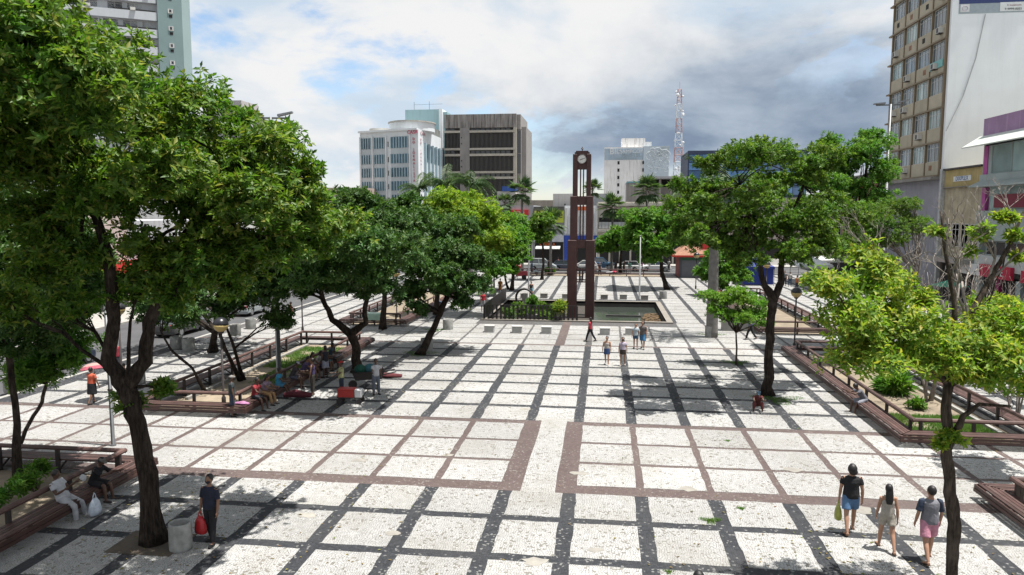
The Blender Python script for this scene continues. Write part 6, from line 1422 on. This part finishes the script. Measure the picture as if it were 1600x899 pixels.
# --- two people on the near left bench
person('man in a white T-shirt and white trousers lounging on the near bench', -14.42, 17.55, 1.72, -82, seat=.475, lean=-22, legs=((62,48,14),(66,60,10)), arms=((48,88,8),(40,92,8)), skin='c', top=(.55,.56,.60), bottom=(.50,.51,.54), leg=1.9, vox=NEAR, girth=1.22, headtilt=22)
person('person in black with a patterned cap sitting beside the man in white', -14.42, 18.75, 1.68, -90, seat=.475, lean=24, legs=((78,70,6),(82,76,6)), arms=((40,50,6),(45,55,6)), skin='c', top=(.012,.012,.014), sleeve=.9, bottom=(.014,.014,.018), leg=.85, hat=(.16,.15,.14), vox=.014, headtilt=18, shoes=(.05,.04,.04))
carrier_bag((-13.66, 17.75, .62+.02), .42, .44, (.50,.56,.64), 'bulging white plastic bag on the ground by the near bench')
tag(MB().tube([(-14.0,17.75,1.02),(-13.98,17.75,1.05),(-13.9,17.8,1.04)], [(.08,.05),(.11,.07),(.06,.04)], 8).build('snack_pack', cloth((.55,.56,.58))), 'white snack pack held by the man in white', 'snack pack')
# --- people along the shaded bench
seat_x = -14.48
grp = 'people in the shade of the left trees'
sitters = [(28.7,(.32,.03,.04),(.03,.03,.04),'c','person in a dark red top at the near end of the shaded bench',10,'short'),
 (29.5,(.30,.22,.30),(.42,.25,.12),'b','person in a mauve top with an orange cushion on the shaded bench',20,'long'),
 (30.9,(.04,.28,.46),(.05,.22,.36),'c','person in a bright blue dress sitting on the shaded bench',8,'bun'),
 (32.4,(.06,.05,.06),(.10,.10,.14),'c','person in black with a pale cap on the shaded bench',25,'short'),
 (33.6,(.10,.07,.16),(.16,.10,.06),'b','person in a purple vest leaning forward on the shaded bench',30,'short'),
 (34.5,(.42,.20,.10),(.05,.06,.12),'b','person in an orange top sitting on the shaded bench',18,'long'),
 (35.3,(.48,.46,.44),(.04,.05,.10),'c','person in a white top hunched on the shaded bench',28,'short'),
 (36.4,(.30,.09,.07),(.10,.30,.38),'b','bare shouldered person with a blue cloth on the shaded bench',5,'short'),
 (37.2,(.06,.10,.13),(.05,.05,.06),'c','person in dark clothes at the far end of the shaded bench',15,'short')]
for i, (yy, tp, bt, sk, lb, ln, hr_) in enumerate(sitters):
    person(lb, seat_x, yy, random.uniform(1.6,1.74), -90+random.uniform(-15,15), seat=.475, lean=ln, legs=((76+random.uniform(-8,6),68,8),(80,74+random.uniform(-10,8),8)), arms=((30,50,8),(35,45,8)), skin=sk, top=tp, bottom=bt, leg=random.choice((.8,1.9,.7)), hair=hr_, hat=(.42,.44,.5) if 'cap' in lb else None, vox=.028, headtilt=random.uniform(0,15), group=grp)
def stand(px, py, h, rz, lb, **k):
    g = G(px, py); return person(lb, g[0], g[1], h, rz, group=k.pop('group', None), vox=k.pop('vox', .028), **k)
g = G(358,651); person('man in dark clothes with a pale cap standing at the near bench corner', g[0]+.15, g[1], 1.68, -60, top=(.035,.05,.055), bottom=(.04,.05,.09), leg=.95, hat=(.30,.29,.27), skin='c', vox=.02, group=grp)
stand(489,618,1.68,100,'woman in a purple top standing before the seated row', top=(.07,.05,.15), bottom=(.07,.06,.05), leg=1.7, skin='b', hair='bun', sleeve=0, strap=True, group=grp)
stand(509,591,1.60,60,'boy in a black vest and pale shorts standing by the bench', top=(.03,.028,.035), bottom=(.38,.38,.46), leg=.85, skin='c', sleeve=.2, group=grp)
stand(534,622,1.66,120,'vendor in a pale yellow shirt and red cap behind the red cooler', top=(.45,.45,.22), bottom=(.035,.045,.07), leg=1.9, hat=(.40,.03,.03), skin='c', arms=((30,50,8),(35,55,8)), group='street vendors under the dark tree')
stand(588,617,1.64,-150,'vendor in a white shirt and grey trousers by the trunk', top=(.55,.55,.58), bottom=(.17,.19,.24), leg=1.95, skin='c', arms=((5,15,10),(25,60,10)), group='street vendors under the dark tree')
# vendors' things
def cooler(px, py):
    g = G(px, py); t = thing('cooler_cart', 'low cart with a red cooler and a white box under the dark tree', 'cart', g, .05); t.scale = (.72,.72,.72)
    MB().box(-.75,.75,-.32,.32,.36,.42).build('tray', M_IRON, t)
    c = MB().bevbox(-.72,.28,-.30,.30,.42,.84,.03).build('red_cooler', flat('cooler_red', (.38,.03,.025), .5), t); MB().bevbox(-.74,.30,-.32,.32,.84,.92,.03).build('lid', flat('cooler_red', (.38,.03,.025), .5), c)
    MB().bevbox(.31,.72,-.28,.28,.42,.88,.03).build('white_box', flat('box_white', (.6,.6,.6), .5), t)
    for x, y in ((-.6,-.33),(.6,-.33),(-.6,.33),(.6,.33)): MB().tube([(x,y-.03,.17),(x,y+.03,.17)], .17, 14).build('wheel', M_IRON, t)
    MB().bar((.72,0,.42),(1.1,0,.85),.04,.04).build('handle', M_IRON, t)
cooler(548,630)
def wheelbarrow(px, py):
    g = G(px, py); t = thing('handcart', 'dark handcart piled with bags beside the tree trunk', 'cart', g, .4)
    m = MB(); m.add([(-.6,-.35,.45),(.6,-.35,.45),(.6,.35,.45),(-.6,.35,.45),(-.75,-.45,.85),(.75,-.45,.85),(.75,.45,.85),(-.75,.45,.85)], [(0,3,2,1),(0,1,5,4),(1,2,6,5),(2,3,7,6),(3,0,4,7)]); m.build('tub', M_IRON, t)
    for s in (-1,1): MB().bar((-.5,s*.3,.45),(1.3,s*.3,.75),.05,.05).build('handle', M_IRON, t); MB().bar((.4,s*.3,.45),(.5,s*.3,0.02),.05,.05).build('leg', M_IRON, t)
    MB().tube([(-.7,-.05,.2),(-.7,.05,.2)], .2, 14).build('wheel', M_IRON, t)
    for k, (c, dx) in enumerate((((.015,.09,.06),-.35),((.05,.16,.20),.1),((.2,.2,.2),.4))): MB().ell((dx,.05*k,.9),(.28,.25,.24),10,6).build('sack', cloth(c), t, True)
wheelbarrow(575,606)
p = G(606,590); tag(MB().tube([(p[0]-.6,p[1],.1),(p[0],p[1],.12),(p[0]+.7,p[1]+.1,.08)], [(.12,.1),(.28,.12),(.14,.08)], 10).build('cloth_bundle', cloth((.11,.02,.025))), 'dark red cloth bundle on the ground right of the vendors', 'bundle')
p = G(468,625); tag(MB().tube([(p[0]-.7,p[1],.2),(p[0]-.2,p[1],.28),(p[0]+.5,p[1]+.1,.2)], [(.12,.10),(.26,.18),(.14,.10)], 10).build('cloth_bundle', cloth((.10,.015,.025))), 'dark red bundle at the feet of the seated row', 'bundle')
p = G(598,492,.45); tag(MB().bevbox(-.55,.55,-.3,.3,0,.5,.06).build('green_box', pm('mint_plastic', (.36,.52,.42), .5), None, False, (p[0]+.2,51.45,.473)), 'mint green box standing on the far left bench', 'box')
p = (-14.5, 28.15); tag(MB().tube([(p[0]-.3,p[1]-.45,.51),(p[0],p[1]-.5,.54),(p[0]+.3,p[1]-.5,.51)], [(.08,.04),(.16,.07),(.06,.03)], 8).build('folded_cloth', cloth((.45,.20,.36))), 'pink and white cloth on the near end of the shaded bench', 'cloth')
# --- walkers in the middle
mid = 'walkers in the middle of the square'
_, hh = stand(922,534,1.58,72,'woman in a red shirt and black trousers walking past the basin', top=(.50,.03,.06), bottom=(.012,.012,.014), leg=1.95, legs=((22,8,2),(-20,14,2)), hair='long', skin='b', group=mid); 
stand(948,571,1.58,170,'woman in a white top and short blue skirt walking to the camera', top=(.55,.50,.46), sleeve=0, strap=True, bottom=(.04,.08,.20), skirt=True, leg=.62, legs=((12,4,2),(-12,14,2)), hair='bun', skin='a', shoes=(.5,.48,.46), group=mid)
stand(973,572,1.55,175,'woman in a lilac top and dark skirt beside the blue skirted woman', top=(.52,.46,.56), bottom=(.05,.035,.03), skirt=True, leg=.55, legs=((-8,6,2),(8,4,2)), hair='long', mask=True, skin='a', shoes=(.4,.36,.34), group=mid)
stand(1004,546,1.72,160,'man in a grey T-shirt and bright blue shorts', top=(.13,.115,.115), bottom=(.07,.24,.46), leg=.9, legs=((14,6,3),(-14,16,3)), hair='mop', skin='a', girth=1.12, group=mid)
stand(993,546,1.58,175,'woman in a pale blue top beside the man in blue shorts', top=(.46,.54,.60), bottom=(.05,.11,.20), leg=.5, legs=((10,4,2),(-14,10,2)), skin='a', hair='bun', group=mid)
stand(755,487,1.70,185,'person in a red shirt and white shorts left of the basin', top=(.55,.035,.05), bottom=(.55,.55,.56), leg=.9, skin='b', vox=.026, group=mid)
stand(830,466,1.66,200,'woman in a black top and blue shorts walking behind the railing', top=(.03,.025,.025), sleeve=0, strap=True, bottom=(.13,.28,.34), leg=.5, legs=((16,6,2),(-14,14,2)), hair='bun', skin='a', vox=.026, group=mid)
p = G(768,462); person('person in an orange dress beside the bin under the far left trees', p[0]+.8, p[1]+.6, 1.65, 190, top=(.42,.17,.04), bottom=(.40,.16,.04), skirt=True, leg=.9, skin='b', vox=.026, hair='bun')
stand(1172,531,1.68,80,'walker in dark clothes behind the young tree', top=(.05,.10,.22), bottom=(.02,.02,.024), leg=1.95, legs=((22,8,2),(-20,16,2)), skin='b')
g = G(1184,643); person('person in a dark red dress sitting on the ground by the forked trunk', g[0], g[1]+.25, 1.62, 178, seat=.16, lean=28, legs=((112,118,10),(114,122,10)), arms=((50,40,6),(50,40,6)), skin='c', top=(.13,.03,.03), bottom=(.13,.03,.03), leg=1.6, hat=(.10,.18,.26), vox=.02, headtilt=22, shoes=None)
person('man in a grey T-shirt bent forward on the right hand bench', 10.72, 31.3, 1.72, 100, seat=.475, lean=36, legs=((74,64,8),(78,70,8)), arms=((52,40,6),(52,45,6)), skin='c', top=(.13,.135,.16), bottom=(.30,.31,.36), leg=.95, vox=.02, headtilt=22, shoes=None)
# --- woman with the umbrella
g = G(145,631); tl, hl_ = person('woman in an orange top and black skirt under a pink umbrella', g[0], g[1], 1.58, -15, top=(.62,.12,.06), bottom=(.015,.015,.018), skirt=True, leg=1.05, arms=((28,105,10),(8,14,14)), legs=((14,6,2),(-14,12,2)), skin='b', girth=1.25, vox=.018)
def umbrella(p):
    t = thing('umbrella', 'faded pink umbrella with a darker rim held by the woman in orange', 'umbrella', (p.x,p.y,p.z-.38), 0); t.rotation_euler = (R(-8), R(-10), 0); n = 8; m = MB(); r_ = .58
    rings = [(r_,.52),(r_*.8,.66),(r_*.45,.77),(0.001,.80)]
    for (ra, za), (rb, zb), mi in zip(rings[:-1], rings[1:], (1,0,0)):
        m.mi = mi
        for k in range(n):
            a, b = 6.283*k/n, 6.283*(k+1)/n; q4(m, (ra*math.cos(a),ra*math.sin(a),za), (ra*math.cos(b),ra*math.sin(b),za), (rb*math.cos(b),rb*math.sin(b),zb), (rb*math.cos(a),rb*math.sin(a),zb))
    m.mi = 0; m.build('canopy', [cloth((.52,.30,.27)), cloth((.45,.10,.14))], t); MB().tube([(0,0,.10),(0,0,.86)], .010, 6).build('shaft', M_STEEL, t)
umbrella(hl_[-1])
# --- person below the frame: only the head shows
p = G(1090,893,1.66); person('dark haired person at the bottom edge of whom only the head shows', p[0], p[1]-.1, 1.70, 10, top=(.3,.3,.32), bottom=(.05,.06,.09), leg=1.95, hair='mop', vox=.014, skin='a')
# --- distant people
far = [(1556,462,'person in a red shirt by the purple store',(.5,.03,.04),(.02,.02,.03),1.7,20),(1566,468,'person in a lilac shirt near the purple store',(.42,.36,.55),(.03,.03,.06),1.7,-60),(1584,465,'person in red and black by the purple store',(.45,.04,.03),(.02,.02,.02),1.72,80),
 (1460,468,'person in a pale plaid shirt by the right hand shops',(.42,.38,.42),(.10,.10,.14),1.7,140),(1444,470,'person in white by the right hand shops',(.5,.5,.52),(.06,.08,.14),1.66,200),(1234,448,'person in a white top and jeans near the blue tent',(.52,.50,.48),(.06,.10,.16),1.66,170),(1226,447,'person in a grey top near the blue tent',(.20,.22,.24),(.03,.03,.04),1.72,160),
 (1245,455,'person in an orange top behind the globe lamp',(.5,.16,.04),(.03,.03,.05),1.66,100),(1003,425,'person in purple standing by the white cars',(.30,.10,.26),(.03,.03,.04),1.68,90),(984,427,'person in mint green by the white car',(.20,.45,.36),(.5,.5,.5),1.66,180),(975,428,'person in black by the white car',(.02,.02,.022),(.02,.02,.022),1.74,120),
 (962,428,'person in dark clothes by the street bench',(.03,.03,.03),(.04,.04,.05),1.72,150),(937,430,'person in a dark top near the pickup',(.04,.05,.07),(.02,.02,.02),1.7,200),(831,428,'person in navy at the street left of the tower',(.03,.05,.10),(.03,.03,.05),1.74,80),(858,424,'person in black near the silver van',(.02,.02,.02),(.03,.03,.03),1.72,20),(872,421,'person in a dark red top near the parked cars',(.25,.03,.05),(.04,.04,.05),1.66,-40),
 (455,508,'person in a red top on the left pavement',(.45,.05,.05),(.03,.03,.05),1.7,100),(430,505,'person in grey on the left pavement',(.3,.3,.32),(.05,.05,.07),1.7,30),(184,585,'person in dark red behind the forked trunk',(.30,.03,.05),(.04,.04,.05),1.7,60),(196,612,'child in blue beside the umbrella woman',(.08,.16,.30),(.05,.06,.09),1.3,-30),(1045,424,'person by the corner of the kiosk',(.42,.40,.38),(.05,.05,.06),1.7,150)]
for px, py, lb, tp, bt, h, rz in far: stand(px, py, h, rz, lb, top=tp, bottom=bt, leg=1.9, skin=random.choice('abc'), vox=.046, legs=((random.uniform(-14,14),8,3),(random.uniform(-14,14),8,3)), group='distant people at the edges of the square')
for yy, tp, lb in ((71.,(.5,.5,.52),'person in white seated on the far right bench'),(69.6,(.35,.05,.06),'person in red seated on the far right bench'),(68.4,(.05,.05,.07),'person in black seated on the far right bench')):
    person(lb, 10.72, yy, 1.68, 90, seat=.475, lean=15, legs=((76,70,8),(80,74,8)), arms=((30,50,8),(35,45,8)), skin='b', top=tp, bottom=(.05,.05,.07), leg=1.9, vox=.03, group='people on the far right bench')
person('person in pale blue seated on the far left bench', -14.48, 62.5, 1.68, -90, seat=.475, lean=12, legs=((76,70,8),(80,74,8)), arms=((30,50,8),(35,45,8)), skin='b', top=(.40,.46,.54), bottom=(.10,.14,.20), leg=1.9, vox=.03)
person('person lying down in pale clothes on the street bench left of the tower', -8.7, 95.75, 1.7, -90, seat=.50, lean=-86, legs=((88,4,3),(88,4,3)), arms=((80,10,6),(80,10,6)), skin='b', top=(.42,.50,.52), bottom=(.45,.48,.50), leg=1.95, vox=.03)
person('person lying down with a red shirt on the street bench right of the tower', 1.1, 95.95, 1.7, 90, seat=.50, lean=-86, legs=((88,4,3),(88,4,3)), arms=((80,10,6),(80,10,6)), skin='b', top=(.55,.04,.09), bottom=(.52,.52,.52), leg=1.95, vox=.03)
flush()

# ================================================================== VEHICLES
M_TYRE = flat('tyre', (.02,.02,.02), .8); M_RIM = pm('alloy_rim', (.40,.41,.42), .35, .1, 5., metal=.6); M_CARGL = glassmat('car_glass', (.022,.028,.032), .06, .8)
def paint(n, c): return pm('paint_'+n, c, .28, .05, 2., spec=.5, coat=.6)
def car(label, x, y, rz, kind, mat, name='parked_car', cat='car', group='cars on the far street'):
    K = {'hatch': dict(L=3.9,W=.84,belt=.92,roof=1.48,hood=.88,prof=[(-1.95,.45),(-1.93,.80),(-1.80,.95),(-.95,.98),(.85,.96),(1.55,.84),(1.9,.68),(1.95,.42)],gh=[(-1.75,.95),(-1.45,1.42),(-.9,1.49),(.0,1.49),(.35,1.42),(1.0,.95)]),
         'sedan': dict(L=4.4,W=.86,prof=[(-2.2,.45),(-2.18,.82),(-2.0,.98),(-1.3,1.0),(.9,.97),(1.75,.85),(2.15,.66),(2.2,.42)],gh=[(-1.6,.98),(-1.0,1.40),(-.5,1.46),(.1,1.46),(.4,1.41),(1.1,.96)]),
         'van': dict(L=4.2,W=.86,prof=[(-2.1,.5),(-2.08,.95),(-2.05,1.08),(-1.3,1.1),(.9,1.06),(1.65,.98),(2.05,.78),(2.1,.48)],gh=[(-2.05,1.06),(-1.95,1.66),(-1.6,1.74),(.1,1.74),(.35,1.68),(1.0,1.05)]),
         'pickup': dict(L=5.0,W=.90,prof=[(-2.5,.6),(-2.5,1.12),(-2.4,1.16),(-.5,1.16),(1.3,1.12),(2.1,1.04),(2.45,.85),(2.5,.58)],gh=[(-.62,1.13),(-.5,1.68),(-.2,1.76),(.45,1.76),(.7,1.70),(1.35,1.10)])}[kind]
    t = thing(name, label, cat, (float(x),float(y),-.145), R(rz), group); W = K['W']; pr = K['prof']; L_ = K['L']; wx = L_*.31; wr = .33 if kind != 'pickup' else .38
    lowr = [(pr[-1][0]-.05,.24)]
    for c in (wx,-wx): lowr += [(c+(wr+.07)*math.cos(R(a)), max(.24, wr+(wr+.07)*math.sin(R(a)))) for a in (-15,20,55,90,125,160,195)]
    poly = pr+lowr+[(pr[0][0]+.05,.24)]; cz = .6
    def sl(yv, ins): return [(px*(1-ins*.10), yv, cz+(pz-cz)*(1-ins*.28)) for px, pz in poly]
    m = MB(); n = len(poly); S = [sl(-W,1.),sl(-W+.05,.35),sl(-W+.16,0),sl(W-.16,0),sl(W-.05,.35),sl(W,1.)]; vs = [q for s in S for q in s]; fs = [tuple(range(n)), tuple(range(5*n+n-1,5*n-1,-1))]
    for i in range(5):
        for j in range(n): k = (j+1)%n; fs.append((i*n+j, (i+1)*n+j, (i+1)*n+k, i*n+k))
    m.add(vs, fs); body = m.build('body', mat, t)
    gh = K['gh']; top = max(z for _, z in gh); bz = gh[0][1]; m = MB(); hw = lambda z: W-.05-.20*(z-bz)/(top-bz); n = len(gh)
    m.add([(a,-hw(z),z) for a, z in gh]+[(a,hw(z),z) for a, z in gh], [tuple(range(n-1,-1,-1)), tuple(range(n,2*n))]+[(i,i+1,n+i+1,n+i) for i in range(n-1)]); m.build('windows', M_CARGL, t)
    m = MB(); rf = [q for q in gh if q[1] > top-.09]; m.add([(a,-hw(z)-.012,z+.014) for a, z in rf]+[(a,hw(z)+.012,z+.014) for a, z in rf], [(i,i+1,len(rf)+i+1,len(rf)+i) for i in range(len(rf)-1)]); m.build('roof', mat, t)
    for sg in (-1,1):
        for (a, za), (b, zb) in ((gh[0],gh[1]),(gh[-1],gh[-2]),(gh[1],gh[2]),(gh[-2],gh[-3])): MB().bar((a,sg*(hw(za)+.01),za),(b,sg*(hw(zb)+.01),zb),.05,.07).build('pillar', mat, t)
        MB().bar((gh[1][0]+.05,sg*(hw(top)+.012),top-.03),(gh[-2][0],sg*(hw(top)+.012),top-.04),.05,.08).build('pillar', mat, t)
        mxp = (gh[1][0]+gh[-1][0])/2; MB().bar((mxp,sg*(hw(bz)+.01),bz),(mxp-.08,sg*(hw(top)+.01),top-.02),.04,.08).build('pillar', mat, t)
        for c in (wx,-wx):
            wh = MB(); wh.tube([(c,sg*(W-.20),wr),(c,sg*(W-.01),wr)], wr, 20); w_ = wh.build('wheel', M_TYRE, t); r_ = MB(); r_.tube([(c,sg*(W-.02),wr),(c,sg*(W+.004),wr)], wr*.62, 16); r_.build('rim', M_RIM, w_)
        MB().bar((L_/2-.22,sg*.55,.72),(L_/2-.05,sg*.58,.68),.30,.13).build('headlight', flat('lamp_glass', (.6,.6,.58), .2), t); MB().bar((-L_/2+.02,sg*.62,.80),(-L_/2+.14,sg*.64,.82),.24,.16).build('tail_light', flat('lamp_red', (.35,.02,.02), .2), t)
        MB().bevbox(.72,.90,sg*(W+.02)-.09,sg*(W+.02)+.09,bz+.02,bz+.15,.02).build('mirror', mat, t)
    return t
cy = 107.0
def cx_(px): return atY(px,415,cy)[0]
car('silver van parked left of the clock tower', cx_(848), cy, 0, 'van', paint('silver', (.33,.36,.37)))
car('dark blue hatchback parked beside the silver van', cx_(884), cy+.2, 0, 'hatch', paint('navy', (.035,.045,.075)))
car('white car seen between the legs of the clock tower', cx_(913), cy+.2, 180, 'hatch', paint('white', (.66,.66,.65)))
car('blue pickup truck right of the clock tower', cx_(938)-.3, cy+3.2, 0, 'pickup', paint('blue', (.04,.10,.18)), 'pickup_truck', 'pickup')
car('white hatchback right of the clock tower with people beside it', cx_(979), cy-.2, 180, 'hatch', paint('white', (.66,.66,.65)))
car('white sedan half hidden by the bushy tree', cx_(1013)+1., cy+.3, 180, 'sedan', paint('white', (.66,.66,.65)))
car('red car at the end of the far street row', cx_(795), cy+.3, 0, 'hatch', paint('red', (.35,.03,.03)))
car('dark car parked on the left street behind the bollards', -29.2, 47.5, 90, 'sedan', paint('graphite', (.05,.052,.055)), group='cars on the left street')
car('silver car further along the left street', -29.2, 57.5, 90, 'hatch', paint('silver', (.33,.36,.37)), group='cars on the left street')
car('dark car parked on the left street behind the umbrella woman', -29.3, 36.0, 90, 'hatch', paint('navy', (.035,.045,.075)), group='cars on the left street')
def cargo_trike():
    p = G(815,437); t = thing('cargo_cart', 'dark red vendor cart under the far left trees', 'cart', p, .1); MB().bevbox(-.7,.7,-.4,.4,.45,1.05,.04).build('box', flat('cart_red', (.28,.03,.04), .5), t)
    for s in (-1,1): MB().tube([(.3,s*.42,.3),(.3,s*.48,.3)], .3, 16).build('wheel', M_TYRE, t)
    MB().bar((-.7,0,.5),(-1.2,0,.95),.04,.04).build('handle', M_IRON, t); MB().bar((-.5,0,.45),(-.5,0,.02),.05,.05).build('leg', M_IRON, t)
cargo_trike()
p = G(1112,437); t = thing('sign_stand', 'white notice board on a post by the bench behind the young tree', 'sign', (p[0]+1.2,p[1]-14,0)); MB().tube([(0,0,0),(0,0,1.5)], .03, 6).build('post', M_STEEL, t); MB().bevbox(-.5,.5,-.03,.03,1.2,1.7,.02).build('board', flat('board_white', (.62,.6,.52)), t)
p = G(1131,455); t = thing('stone_plinth', 'pale stone plinth behind the young tree', 'plinth', (9.4,52.6,0)); MB().bevbox(-1.15,1.15,-.35,.35,0,.85,.04).build('block', M_CONCL, t); MB().bevbox(-1.2,1.2,-.4,.4,.85,.98,.03).build('top_slab', M_CONCL, t)
